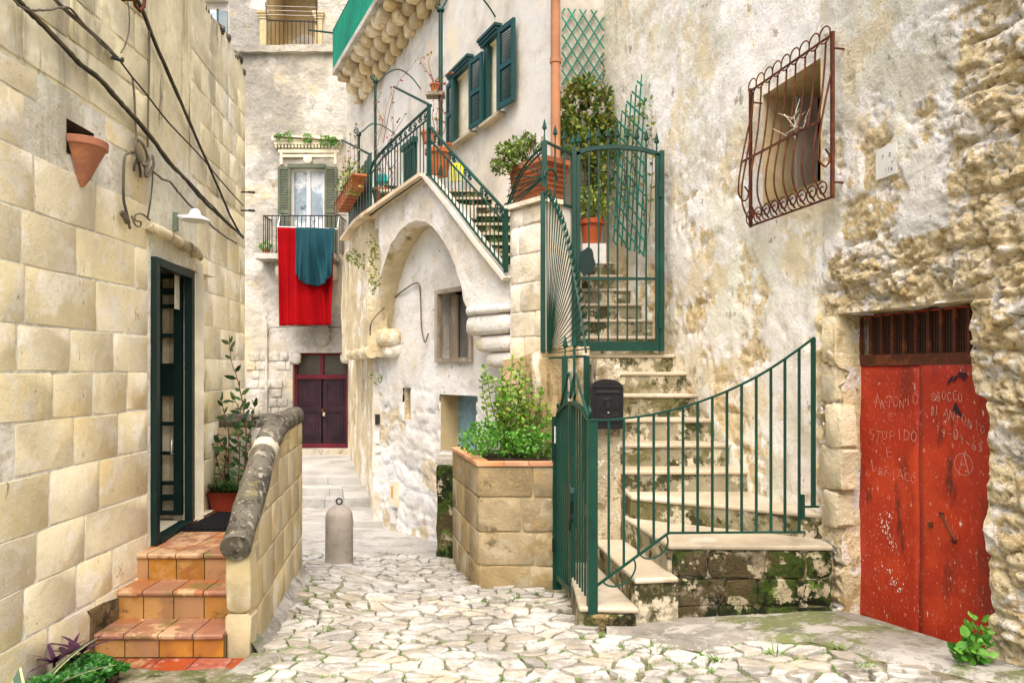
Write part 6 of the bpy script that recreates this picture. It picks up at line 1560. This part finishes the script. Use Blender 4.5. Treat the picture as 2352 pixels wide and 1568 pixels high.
# ---------------------------------------------------------------- stroke lettering
GL = {'A': [[(0, 0), (.5, 1), (1, 0)], [(.2, .38), (.8, .38)]], 'N': [[(0, 0), (.05, 1), (.9, 0), (1, 1)]], 'T': [[(0, 1), (1, 1)], [(.5, 1), (.48, 0)]], 'O': [[(.5, 1), (.1, .75), (.05, .3), (.4, 0), (.85, .2), (.95, .7), (.5, 1)]],
      'I': [[(.5, 1), (.5, 0)]], 'E': [[(.9, 1), (.1, .95), (.05, .5), (.1, 0), (.95, .05)], [(.05, .5), (.7, .52)]], 'S': [[(.95, .9), (.4, 1), (.1, .72), (.6, .5), (.9, .25), (.5, 0), (.05, .1)]], 'U': [[(0, 1), (.05, .25), (.45, 0), (.9, .2), (1, 1)]],
      'P': [[(.1, 0), (.1, 1), (.8, .9), (.85, .6), (.1, .48)]], 'D': [[(.1, 0), (.1, 1), (.7, .85), (.95, .45), (.6, .08), (.1, 0)]], 'B': [[(.1, 0), (.1, 1), (.75, .85), (.65, .58), (.1, .52), (.85, .4), (.8, .08), (.1, 0)]], 'R': [[(.1, 0), (.1, 1), (.8, .9), (.75, .58), (.1, .5), (.95, 0)]],
      'C': [[(.95, .85), (.5, 1), (.1, .65), (.15, .2), (.6, 0), (.95, .15)]], '1': [[(.2, .75), (.6, 1), (.55, 0)]], '4': [[(.6, 1), (.05, .4), (.95, .42)], [(.75, .75), (.65, -.1)]], '0': [[(.5, 1), (.1, .6), (.3, .05), (.8, .2), (.85, .75), (.5, 1)]], '6': [[(.8, 1), (.2, .6), (.1, .15), (.5, 0), (.85, .25), (.6, .5), (.15, .4)]], '3': [[(.1, .95), (.9, 1), (.4, .6), (.9, .35), (.5, 0), (.05, .15)]], '-': [[(.1, .5), (.9, .5)]], '.': [[(.4, .0), (.5, .06)]]}
def write(mb, text, o, ax, ay, n, h, w_, gap, r, slope=0., rnd=.06, nn=5):
    x = 0.
    for ch in text:
        if ch in GL:
            an = R(-2.2, 2.2) * rnd; ca, sa = math.cos(an), math.sin(an); sc = 1 + R(-1.3, 1.3) * rnd; bl = R(-1, 1) * rnd
            for st in GL[ch]:
                pts = [o + ax * (x + (px * ca - (py - .5) * sa * .8) * w_ * sc) + ay * (((py * ca + px * sa * .6) * sc + R(-rnd, rnd) * .4 + bl) * h + x * slope) for px, py in st]
                for i in range(len(pts) - 1):
                    d = pts[i + 1] - pts[i]
                    if d.length > 1e-4:
                        d.normalize(); mb.obox((pts[i] + pts[i + 1]) / 2, d * ((pts[i + 1] - pts[i]).length / 2 + r * .6), n * .0006, d.cross(n) * (r * R(.6, 1.5)))
        x += w_ + gap
m = MB(); axp = -W_R.d
write(m, 'P.R.', W_R.pt(sp1 - .06, z1_ - .085, dpl + .003), axp, UZ, W_R.n, .03, .02, .012, .0016); write(m, 'ITA', W_R.pt(sp1 - .085, z0_ + .03, dpl + .003), axp, UZ, W_R.n, .025, .018, .01, .0014)
m.build('lettering', m_text, pq)
# ---------------------------------------------------------------- red door
WDo = Wall(tuple(W_R.pt(sD0 - .35, 0, -.2).xy), tuple(W_R.pt(sD1 + .05, 0, -.2).xy))
rdz0, rdz1 = .16, 2.1
su = lambda u: WDo.s_of_u(u)
sl, sm_, sr_ = su(1955), su(2121), su(2300)
zt0 = WDo.sz(2100, 838)[1]
rd = MB(); 
for s_ in (sl + .012, ): rd.obox(WDo.pt(s_, 1.2, -.01), WDo.d * .02, WDo.n * .03, UZ * 1.2)
rd.obox(WDo.pt((sl + sr_) / 2, 2.40, -.01), WDo.d * (abs(sr_ - sl) / 2), WDo.n * .03, UZ * .004)
rdo = rd.build('red_door', m_red, rh)
for a_, b_, k in ((sl - .02, sm_ + .004, 0), (sm_ - .004, sr_, 1)):
    lo_, hi_ = min(a_, b_), max(a_, b_); gs = MB(); nx_, nz_ = 12, 26
    for j in range(nz_ + 1):
        for i in range(nx_ + 1):
            s_ = lo_ + (hi_ - lo_) * i / nx_; z_ = .12 + (zt0 - .12) * j / nz_
            gs.v.append(tuple(WDo.pt(s_, z_, .012 + .008 * k + (float(fbm(s_ * 3, z_ * 2.2, 2, 55)) - .5) * .018)))
    gs.f = [(j * (nx_ + 1) + i, j * (nx_ + 1) + i + 1, (j + 1) * (nx_ + 1) + i + 1, (j + 1) * (nx_ + 1) + i) for j in range(nz_) for i in range(nx_)]
    lf = gs.build('door_leaf', m_red, rdo, 180); sm = lf.modifiers.new('t', 'SOLIDIFY'); sm.thickness = .03; sm.offset = 0
MB().obox(WDo.pt((sl + sr_) / 2, zt0 + .04, .01), WDo.d * (abs(sr_ - sl) / 2), WDo.n * .028, UZ * .038).build('transom_rail', m_rust, rdo)
for i in range(12):
    s_ = sl + (su(2240) - sl) * (i + .3) / 10.5
    MB().obox(WDo.pt(s_, (zt0 + .08 + 2.4) / 2, .02), WDo.d * .011, WDo.n * .011, UZ * ((2.4 - zt0 - .08) / 2)).build('transom_bar', m_rust, rdo)
ms_ = MB(); zA, zB_ = zt0 + .08, 2.39
n1_ = 62
for i in range(n1_): s_ = sl + (sr_ - sl) * (i + .5) / n1_; ms_.obox(WDo.pt(s_, (zA + zB_) / 2, -.012), WDo.d * .0022, WDo.n * .002, UZ * ((zB_ - zA) / 2))
for i in range(20): z_ = zA + (zB_ - zA) * (i + .5) / 20; ms_.obox(WDo.pt((sl + sr_) / 2, z_, -.015), WDo.d * (abs(sr_ - sl) / 2), WDo.n * .002, UZ * .0022)
ms_.build('wire_mesh', m_mesh, rdo, kind='stuff')
MB().poly([WDo.pt(sl, zA - .05, -.2), WDo.pt(sr_, zA - .05, -.2), WDo.pt(sr_, 2.5, -.2), WDo.pt(sl, 2.5, -.2)]).build('dark_opening', m_black, rdo)  # black sheet painted in for the unlit space behind the mesh
da = lambda u, v, o=.035: WDo.at(u, v, o)
MB().tube([da(2163, 1182, .02), da(2163, 1182, .07), da(2192, 1242, .07), da(2192, 1242, .02)], .008, 6).build('pull_handle', m_rust, rdo, 60)
for u, v in ((2163, 1180), (2192, 1242)): MB().obox(da(u, v, .035), WDo.d * .018, WDo.n * .006, UZ * .012).build('handle_plate', m_rust, rdo)
MB().obox(da(2137, 1204, .04), WDo.d * .014, WDo.n * .008, UZ * .018).build('lock_plate', m_rust, rdo)
# scratched writing: pixel anchors of the photograph turned into points on the leaf
gl = MB()
def dwrite(mb, text, u0, v0, u1, v1, h, r, wf=.75):
    p, q = da(u0, v0, .042), da(u1, v1, .042); d = q - p; n_ = len(text); cell = d.length / n_
    mb = MB(); write(mb, text, p, d.normalized(), UZ, WDo.n, h, cell * wf, cell * (1 - wf), r, rnd=.16); mb.build('graffiti', m_chalk, rdo, kind='stuff', label='pale scratched word on the red door')
dwrite(gl, 'ANTONIO', 2010, 936, 2112, 932, .07, .0014); dwrite(gl, 'E', 2042, 966, 2060, 968, .06, .0013); dwrite(gl, 'STUPIDO', 1997, 1012, 2110, 1012, .07, .0014)
dwrite(gl, 'E', 2036, 1046, 2056, 1052, .07, .0014); dwrite(gl, 'UBRIACO', 2004, 1082, 2108, 1112, .055, .0012)
dwrite(gl, 'SBOCCO', 2140, 916, 2214, 924, .06, .002); dwrite(gl, 'DI', 2140, 955, 2158, 956, .06, .0022, .6); dwrite(gl, 'ANTONIO', 2168, 958, 2268, 1000, .06, .0022)
dwrite(gl, '14-04-63', 2150, 990, 2262, 1044, .065, .0024)
c_ = da(2213, 1066, .042); R_ = .068; pts = arc(c_, R_, 0, 2 * PI, WDo.d, UZ, 22)
for i in range(len(pts) - 1): dd = (pts[i + 1] - pts[i]).normalized(); gl.obox((pts[i] + pts[i + 1]) / 2, dd * .0115, WDo.n * .0006, dd.cross(WDo.n) * .0024)
write(gl, 'A', c_ - axp * .035 - UZ * .055, axp, UZ, WDo.n, .115, .07, 0, .0026)
gl.build('circled_letter', m_chalk, rdo, label='scratched circled letter on the red door')
gm = MB()
for k in range(9): p = da(2180 + k * 5 + R(-2, 2), 872 - k * 1.5 + R(-6, 6), .043); dd = (axp * .5 + UZ * R(.6, 1)).normalized(); gm.obox(p, dd * R(.012, .03), WDo.n * .0006, dd.cross(WDo.n) * .005)
for k in range(4): p = da(2192 + k * 4, 935 + k * 4, .043); dd = (axp * R(-.5, .8) + UZ).normalized(); gm.obox(p, dd * .03, WDo.n * .0006, dd.cross(WDo.n) * .006)
gm.build('marker_scrawl', m_mark, rdo, kind='stuff')
# dried white paint splashes on the left leaf
sp_ = MB(); rs = random.Random(5)
for u0, v0, u1, v1, n_, w_ in ((2022, 1188, 2056, 1262, 46, 5), (2034, 1300, 2066, 1352, 34, 8), (2040, 1170, 2050, 1200, 14, 4), (1990, 1150, 2105, 1400, 60, 30)):
    for _ in range(n_):
        t = rs.random() ** .8; p = da(u0 + (u1 - u0) * t + rs.gauss(0, w_), v0 + (v1 - v0) * t + rs.gauss(0, w_ * .8), .0415 + rs.random() * .0008); r_ = rs.uniform(.0015, .007) * (1 if w_ < 20 else .5); an = rs.random() * 6
        sp_.poly([p + axp * (math.cos(an + k) * r_ * rs.uniform(.5, 1.2)) + UZ * (math.sin(an + k) * r_ * rs.uniform(.8, 2.)) for k in (0, 1.05, 2.1, 3.14, 4.2, 5.2)])
sp_.build('paint_splash', M('dried_white_paint', '#ddd3c6', .8, bump=0), rdo, kind='stuff')
# weed at the door foot
wdp = thing('corner_weed', 'bright green leafy weed at the right foot of the red door', 'weed', G(2240, 1540))
Yw = 4.02
leaves([(P(u, v, Yw + R(-.05, .05)), (.05, .05, .05)) for u, v in ((2245, 1440), (2235, 1470), (2225, 1495), (2250, 1490), (2215, 1505), (2240, 1520), (2250, 1550), (2235, 1545))], 130, .06, 'foliage', m_leafA, wdp, aspect=.7)
MB().tube([P(2250, 1568, Yw), P(2240, 1500, Yw), P(2248, 1440, Yw)], .006, 5).build('stem', m_grass, wdp)

# ================================================================ IRONWORK
def spear(mb, p, d, L, w_, n=None):
    """arrow-head finial"""
    d = Vector(d).normalized(); a = d.orthogonal().normalized() if n is None else Vector(n).normalized(); b = d.cross(a)
    prof = [(0, .25), (.18, .3), (.32, 1.), (.42, .8), (1., .04)]
    vs = []
    for t, r in prof:
        for q in (a, b * .55, -a, -b * .55): vs.append(Vector(p) + d * (L * t) + q * (w_ * r))
    fs = [(i * 4 + k, i * 4 + (k + 1) % 4, (i + 1) * 4 + (k + 1) % 4, (i + 1) * 4 + k) for i in range(4) for k in range(4)]
    mb.add(vs, fs); return mb
def vbar(par, p, z0, z1, r=.008, name='bar'): return MB().obox(V(p.x, p.y, (z0 + z1) / 2), UX * r, UY * r, UZ * ((z1 - z0) / 2)).build(name, m_green, par)
# front railing of the stair
fr_ = thing('stair_railing', 'green iron railing with rising top rail before the winding stair', 'railing', (1.4, 5.3, .5))
Yf = lambda u: 5.24 + (u - 1360) / 510 * .12
pf = lambda u, v: P(u, v, Yf(u))
topc = [(1366, 965), (1430, 961), (1500, 951), (1570, 934), (1640, 910), (1700, 884), (1760, 852), (1820, 812), (1870, 775)]
tv = lambda u: float(np.interp(u, [a for a, b in topc], [b for a, b in topc]))
tp_ = smooth_path([pf(u, v) for u, v in topc], 3); m = MB()
for i in range(len(tp_) - 1): m.bar(tp_[i], tp_[i + 1], .028, .014)
m.build('top_rail', m_green, fr_)
botc = [(1368, 1346), (1536, 1223), (1843, 1221)]
m = MB()
for i in range(2): m.bar(pf(*botc[i]), pf(*botc[i + 1]), .024, .014)
m.build('bottom_rail', m_green, fr_)
bv_ = lambda u: float(np.interp(u, [a for a, b in botc], [b for a, b in botc]))
for x in (80, 152, 222, 295, 365, 435, 505, 575, 645, 715, 785, 855, 922, 990):
    u = (1480 + x / 1.9117) * .91875; p = pf(u, 0); vbar(fr_, p, pf(u, bv_(u)).z, pf(u, tv(u)).z, .0085)
p = pf(1868, 0); vbar(fr_, p, pf(1868, 1163).z, pf(1868, 776).z, .014, 'end_post'); m = MB(); m.bar(pf(1843, 1163), pf(1880, 1163), .02, .014); m.build('wall_stay', m_green, fr_)
vbar(fr_, pf(1843, 0), pf(0, 1221).z, pf(0, 1160).z, .014, 'end_post')
for u0, v0, u1, v1 in ((1385, 1335, 1455, 1283), (1470, 1273, 1530, 1228)):
    a, b = pf(u0, v0), pf(u1, v1); c = (a + b) / 2; ax = (b - a).normalized(); ay = V(ax.z, 0, -ax.x); r = (b - a).length / 2
    MB().tube(arc(c, r, 0, PI, ax, ay, 14, r * .75), .007, 5).build('scroll', m_green, fr_, 60)
# entry gate, two leaves standing along the planter side
gt = thing('entry_gate', 'green double iron gate closing the stair beside the stone planter', 'gate', (.55, 6, 0))
gA, gB = V(.588, 5.24, 0), V(.425, 6.80, 0); gd = (gB - gA); gL = gd.length; gdn = gd / gL; gn = V(-gdn.y, gdn.x, 0)
gpt = lambda t, z, o=0: gA + gd * t + gn * o + UZ * z
vb_ = lambda t: .17 - .17 * t; vt_ = lambda t: 1.585 - .04 * t + .16 * math.sin(PI * t) ** .8
MB().obox(gA + UZ * .83, gdn * .035, gn * .035, UZ * .80).build('front_post', m_green, gt); MB().obox(gpt(1.0, .74), gdn * .04, gn * .04, UZ * .82).build('hinge_post', m_green, gt)
MB().obox(gA + UZ * 1.636, gdn * .04, gn * .04, UZ * .006).build('post_cap', m_green, gt)
for t0, t1 in ((.03, .487), (.513, .965)):
    m = MB(); N_ = 10
    tt = [t0 + (t1 - t0) * i / N_ for i in range(N_ + 1)]
    for i in range(N_): m.bar(gpt(tt[i], vt_(tt[i])), gpt(tt[i + 1], vt_(tt[i + 1])), .035, .03)
    m.bar(gpt(t0, vb_(t0) + .05), gpt(t1, vb_(t1) + .05), .035, .05)
    for t in (t0 + .008, t1 - .008): m.obox(gpt(t, (vt_(t) + vb_(t)) / 2), gdn * .018, gn * .018, UZ * ((vt_(t) - vb_(t)) / 2))
    lf = m.build('gate_leaf', m_green, gt)
    for i in range(1, 7):
        t = t0 + (t1 - t0) * i / 7; p = gpt(t, 0); MB().obox(V(p.x, p.y, (vt_(t) + vb_(t) + .05) / 2), UX * .008, UY * .008, UZ * ((vt_(t) - vb_(t) - .05) / 2)).build('bar', m_green, gt)
    c = (t0 + t1) / 2
for sg in (-1, 1):
    tm = .5 + sg * .03; te = .5 + sg * .44
    path = [gpt(tm + sg * .06, vt_(.5) + .09), gpt(tm + sg * .035, vt_(.5) + .04), gpt(tm, vt_(.5) + .08), gpt(tm + sg * .01, vt_(.5) + .2), gpt(tm + sg * .07, vt_(.5) + .25), gpt(tm + sg * .14, vt_(.5) + .17), gpt(te - sg * .06, vt_(te) + .06), gpt(te, vt_(te) + .02), gpt(te + sg * .02, vt_(te) + .07), gpt(te - sg * .01, vt_(te) + .1)]
    MB().tube(smooth_path(path, 5), .011, 6).build('crest_scroll', m_green, gt, 60)
pts = [gpt(.5 + math.cos(a) * .045 * (1 + .25 * math.sin(a * 5)), .88 + math.sin(a) * .2 * (1 + .15 * math.sin(a * 3)), -.03) for a in np.linspace(0, 2 * PI, 22)[:-1]]
MB().ext(pts, gn * .06).build('lock_shield', m_dkgreen, gt)
MB().obox(gpt(.06, .95), gdn * .05, gn * .025, UZ * .04).build('lock_box', m_green, gt)
for z in (.35, 1.25): MB().obox(gpt(1.0, z) - gn * .0 + gdn * -.05, gdn * .012, gn * .05, UZ * .06).build('hinge', m_dkgreen, gt)
MB().obox(gpt(1.0, 1.33) - gdn * .043 , gdn * .002, gn * .03, UZ * .14).build('paper_tag', m_wpaint, gt)
# little spear fence behind the gate
lf_ = thing('spear_fence', 'short green fence panel with two spear points behind the gate', 'fence', (.62, 7.0, 1))
y_ = 7.0
for u, h_ in ((1297, .028), (1347, .028)): p = P(u, 0, y_); vbar(lf_, p, .9, P(0, 817, y_).z, h_, 'post')
p = P(1319, 0, y_); vbar(lf_, p, .9, P(0, 800, y_).z, .012)
m = MB(); m.bar(P(1262, 822, 7.3), P(1347, 818, y_), .03, .02); m.build('rail', m_green, lf_)
for u in (1298, 1320): MB().obox(P(u, 808, y_), UX * .007, UY * .007, UZ * .05).build('spear_shaft', m_green, lf_); spear(MB(), P(u, 805, y_), UZ, .15, .03, UX).build('spear_point', m_green, lf_)
# sunburst fan on the wall corner
fa = thing('sunburst_fence', 'tall green sunburst of iron spokes beside the upper gate', 'fence', (.36, 7.5, 2.2))
Ya = lambda u: 7.5 - (u - 1248) / 100 * .62
pa = lambda u, v: P(u, v, Ya(u))
hub = pa(1257, 812)
arcp = [(1250, 442), (1262, 452), (1276, 476), (1290, 512), (1302, 556), (1312, 600), (1322, 650), (1331, 700), (1338, 745), (1343, 785), (1346, 810)]
ap = smooth_path([pa(*a) for a in arcp], 4); m = MB()
for i in range(len(ap) - 1): m.bar(ap[i], ap[i + 1], .022, .022)
m.build('outer_arc', m_green, fa)
a, b = pa(1247, 440), pa(1250, 808); MB().bar(V(a.x, a.y, a.z), V(a.x, a.y, b.z), .05, .05).build('post', m_green, fa)
L_ = [(ap[i + 1] - ap[i]).length for i in range(len(ap) - 1)]; T_a = sum(L_)
def along(t):
    x = T_a * t
    for i, l in enumerate(L_):
        if x <= l: return ap[i].lerp(ap[i + 1], x / l), (ap[i + 1] - ap[i]).normalized()
        x -= l
    return ap[-1], (ap[-1] - ap[-2]).normalized()
ns_ = 24
for k in range(ns_):
    p, tdir = along(.03 + .95 * k / (ns_ - 1)); d = (p - hub).normalized(); st = hub + V(R(-.002, .002), 0, 0) + d * .02
    MB().tube([st, st.lerp(p, .3), p], .006, 5, rs=[.0028, .005, .0065]).build('spoke', m_green, fa, 60); spear(MB(), p, d, .11, .02, UX).build('spear_point', m_green, fa)
# quarter wheel over the ashlar wall
qw = thing('quarter_wheel_fence', 'green quarter wheel of spokes on the wall before the tall planter', 'fence', WF.pt(.3, 3.85, 0))
hb = WF.at(1252, 406, .0)
oa = smooth_path([WF.at(u, v, .0) for u, v in ((1163, 487), (1166, 470), (1174, 446), (1189, 407), (1211, 373), (1233, 349), (1254, 334))], 4)
for o, rr in ((0, .012), (.05, .010)):
    MB().tube([p + (hb - p).normalized() * o for p in oa], rr, 6).build('rim', m_green, qw, 60)
for k in range(10):
    p = oa[int((len(oa) - 1) * (k + .4) / 10)]; d = (p - hb).normalized()
    MB().tube([hb, p], .008, 5).build('spoke', m_green, qw, 60)
    if k > 0: spear(MB(), p, d, .1, .022, WF.n).build('spear_point', m_green, qw)
m = MB(); m.bar(WF.at(1160, 488, 0), WF.at(1246, 450, 0), .02, .02); m.build('bottom_rail', m_green, qw)
MB().tube(arc(hb + V(.06, 0, -.02), .1, 0, PI, V(.7, .7, 0), UZ, 12), .014, 6).build('hub_arch', m_green, qw, 60)
# fence between wheel and gate
mf = thing('corner_fence', 'short green fence with four spear points left of the upper gate', 'fence', (.5, 7.8, 3.8))
c0, c1 = V(.345, 7.58, 0), V(.70, 8.08, 0)
zt_ = P(0, 336, 7.75).z; zb_ = 3.83
for t, r in ((0., .028), (.35, .01), (.66, .01), (.96, .02)):
    p = c0.lerp(c1, t); vbar(mf, p, zb_ + (.12 if t == 0 else 0), zt_, r, 'post' if r > .015 else 'bar'); MB().obox(V(p.x, p.y, zt_ + .05), UX * .007, UY * .007, UZ * .05).build('spear_shaft', m_green, mf); spear(MB(), V(p.x, p.y, zt_ + .09), UZ, .15, .028, UX).build('spear_point', m_green, mf)
for z in (zt_, zb_): m = MB(); m.bar(c0 + UZ * z, c1 + UZ * z, .025, .025); m.build('rail', m_green, mf)
# upper gate
ug = thing('upper_gate', 'tall green iron gate with spear points across the stair', 'gate', (1.2, 8.05, 2.2))
yg = 8.05; gp = lambda u, v: P(u, v, yg)
def gbox(u0, u1, v0, v1, y0, y1, name, mat=m_green, par=ug): a, b = gp(u0, v1), gp(u1, v0); return MB().box((a.x, yg + y0, a.z), (b.x, yg + y1, b.z)).build(name, mat, par)
gbox(1314, 1323, 340, 806, -.03, .03, 'post'); gbox(1515, 1525, 347, 806, -.03, .03, 'post')
gbox(1324, 1333, 350, 785, -.02, .02, 'stile'); gbox(1505, 1514, 354, 785, -.02, .02, 'stile'); gbox(1324, 1514, 784, 806, -.018, .018, 'kick_plate')
gbox(1333.5, 1504.5, 637, 643, -.012, .012, 'mid_rail')
cu = [(1323, 350), (1345, 341), (1375, 336), (1410, 334), (1445, 336), (1480, 341), (1525, 354)]
gv = lambda u: float(np.interp(u, [a for a, b in cu], [b for a, b in cu]))
gpp = smooth_path([gp(u, v + 4) for u, v in cu], 3); m = MB()
for i in range(len(gpp) - 1): m.bar(gpp[i], gpp[i + 1], .04, .045)
m.build('arched_head', m_green, ug)
for x in (577, 628, 678, 728, 780, 830, 880):
    u = (1200 + x / 2.118) * .91875; vbar(ug, gp(u, 0), gp(0, 785).z, gp(0, gv(u) + 6).z, .009)
for x in (523, 577, 628, 678, 728, 780, 830, 880, 935):
    u = (1200 + x / 2.118) * .91875; p = gp(u, gv(u)); MB().obox(p + UZ * .035, UX * .008, UY * .008, UZ * .05).build('spear_shaft', m_green, ug); spear(MB(), p + UZ * .06, UZ, .16, .034, UX).build('spear_point', m_green, ug)
pts = [gp(1347 + math.cos(a) * 19 * (1 + .12 * math.sin(a * 5)), 601 + math.sin(a) * 31 * (1 + .1 * math.sin(a * 4))) + V(0, -.03, 0) for a in np.linspace(0, 2 * PI, 26)[:-1]]
MB().ext(pts, V(0, .05, 0)).build('lock_shield', m_dkgreen, ug)
for v in (420, 720): gbox(1512, 1520, v, v + 35, -.045, -.0305, 'hinge')

# ================================================================ TRELLISES AND UPPER PLANTS
def lattice(name, label, w_, outline, na, nb, ang_a, ang_b, par_mat, off, step):
    """diagonal battens clipped to a polygon in (s, z) of wall w_"""
    t = thing(name, label, 'trellis', w_.pt(outline[0][0], outline[0][1], off), 'green garden trellises')
    cs = sum(p[0] for p in outline) / len(outline); cz = sum(p[1] for p in outline) / len(outline)
    for ang, oo in ((ang_a, 0), (ang_b, .012)):
        d = (math.cos(ang), math.sin(ang)); n = (-d[1], d[0])
        for k in range(-14, 15):
            ox, oz = cs + n[0] * k * step, cz + n[1] * k * step; hits = []
            for i in range(len(outline)):
                (x0, z0), (x1, z1) = outline[i - 1], outline[i]
                den = d[0] * (z1 - z0) - d[1] * (x1 - x0)
                if abs(den) < 1e-9: continue
                tt = ((x0 - ox) * (z1 - z0) - (z0 - oz) * (x1 - x0)) / den; uu = ((x0 - ox) * d[1] - (z0 - oz) * d[0]) / den
                if 0 <= uu <= 1: hits.append(tt)
            if len(hits) >= 2:
                a, b = min(hits), max(hits)
                if b - a > .08: m = MB(); p, q = w_.pt(ox + d[0] * a, oz + d[1] * a, off + oo), w_.pt(ox + d[0] * b, oz + d[1] * b, off + oo); m.bar(p, q, .011, .022, up=w_.n.cross((q - p).normalized())); m.build('batten', par_mat, t)
m_lat = M('green_trellis_paint', '#1f7a62', .5, [('#2f9478', 2., .5, .66)], bump=.05)
o1 = [WK.sz(u, v) for u, v in ((1290, 24), (1386, 30), (1386, 215), (1290, 215))]
lattice('wall_trellis', 'green diamond trellis on the white end wall', WK, o1, 0, 0, math.radians(58), math.radians(122), m_lat, .05, .135)
o2 = [W_R.sz(u, v) for u, v in ((1422, 300), (1490, 172), (1500, 250), (1500, 590), (1424, 560))]
lattice('wall_trellis', 'leaning green trellis on the right wall behind the gate', W_R, o2, 0, 0, math.radians(100), math.radians(36), m_lat, .09, .15)
vb = thing('vine_bush', 'dense ivy like bush against the end wall above the gate', 'bush', (1.0, 9.9, 3.6))
cl_ = [(P(u + R(-6, 6), v + R(-6, 6), 9.75 + R(-.2, .25)), (r * R(.45, 1.), r * .7, r * R(.4, .9))) for u, v, r in ((1300, 260, .2), (1285, 225, .1), (1335, 195, .13), (1400, 290, .12), (1410, 320, .1), (1276, 300, .1), (1330, 235, .22), (1365, 225, .22), (1390, 245, .2), (1310, 300, .24), (1350, 290, .28), (1385, 300, .22), (1300, 325, .2), (1345, 335, .25), (1380, 345, .2), (1325, 200, .12), (1350, 195, .12), (1280, 275, .1), (1395, 215, .12), (1370, 390, .16), (1385, 430, .15), (1375, 470, .13), (1400, 345, .14), (1340, 375, .16), (1355, 410, .13))]
leaves(cl_, 3300, .066, 'foliage', m_leafB, vb, aspect=.6, sz=.55)
stem_leaves([[P(1340 + k * 9, 560, 9.7), P(1345 + k * 7 + R(-8, 8), 430, 9.7), P(1335 + k * 10, 300, 9.7)] for k in range(5)] + [[P(1345, 200, 9.8), P(1350, 190, 9.8), P(1347, 178, 9.8)], [P(1380, 215, 9.9), P(1386, 170, 10), P(1384, 130, 10.1)]] + [[P(1300 + k * 11, 240, 9.7), P(1290 + k * 13 + R(-8, 8), 210 + R(-8, 8), 9.65), P(1280 + k * 14 + R(-9, 9), R(185, 230), 9.6)] for k in range(9)] + [[P(1300, 290 + k * 12, 9.6), P(1285, 285 + k * 14, 9.5), P(1268 + R(-4, 6), 290 + k * 14, 9.5)] for k in range(4)] + [[P(1390, 270 + k * 25, 9.6), P(1405, 268 + k * 25, 9.5), P(1418 + R(-4, 8), 285 + k * 26, 9.4)] for k in range(5)], vb, m_leafB, m_stem, .06, .09, .6, .008)
tv_ = thing('trellis_vine', 'thin straggling vine on the leaning trellis', 'vine', W_R.at(1460, 560, .1))
stem_leaves([[W_R.at(u0, 480 + R(-40, 60), .12), W_R.at(u0 + R(-12, 12), 380, .14), W_R.at(u0 + R(-15, 15), 300, .12), W_R.at(u0 + R(-20, 20), R(225, 280), .12)] for u0 in (1425, 1440, 1452, 1465, 1480, 1490)], tv_, m_leafB, m_stem, .055, .055, .6, .005)
t_ = pot(P(1359, 569, 9.0), .145, .35, 'tall orange pot on the stair behind the gate', M('bright_orange_pot', '#b85a2c', .6, bump=.1)); leaves([(P(1360, 480, 9.0), (.22, .2, .15)), (P(1350, 465, 9.0), (.15, .15, .2))], 420, .06, 'foliage', m_leafB, t_)
MB().box(tuple(P(1338, 605, 8.85)), tuple(P(1384, 570, 9.2)),).build('pot_plinth', m_facade, None, label='white plinth under the orange pot', cat='plinth')
# long ribbed planter with jade bush on the wall
jp = thing('ribbed_planter', 'big ribbed terracotta planter on the wall left of the gate', 'planter', P(1232, 460, 8.2))
cJ = P(1236, 462, 8.15); 
trough(MB(), cJ, .62, .36, .42, (WF.d * -1)).build('trough', m_terra, jp)
for k in range(6): z_ = cJ.z + .05 + k * .055; trough(MB(), V(cJ.x, cJ.y, z_), .62 * (.90 + k * .022), .36 * (.90 + k * .022), .018, (WF.d * -1)).build('rib', m_terra, jp)
jb = thing('jade_bush', 'round leafed succulent bush leaning from the ribbed planter', 'bush', P(1210, 400, 8.15))
cl_ = [(P(u, v, 8.15 + R(-.12, .12)), (r, r, r * .8)) for u, v, r in ((1150, 385, .1), (1165, 365, .12), (1185, 350, .12), (1160, 345, .1), (1205, 335, .1), (1190, 375, .12), (1140, 378, .07), (1215, 320, .08), (1180, 330, .09), (1228, 340, .08))]
leaves(cl_, 1700, .035, 'foliage', M('jade_leaf', '#5c7a34', .45, bump=0, tint=['#3f4a24', '#6a8a3a', '#9ab452', '#5a3a30'], spec=.4, trans=.15), jb, aspect=.7)
stem_leaves([[P(1225, 390, 8.15), P(1205 + k * 5, 350, 8.15), P(1195 + k * 8 + R(-10, 10), R(298, 320), 8.15)] for k in range(8)] + [[P(1205, 400, 8.1), P(1180, 390, 8.1), P(1165, 380, 8.1)], [P(1195, 415, 8.05), P(1178, 425, 8.0), P(1166, 450, 8.0)]], jb, m_leafB, m_stem, .03, .06, .6, .008)
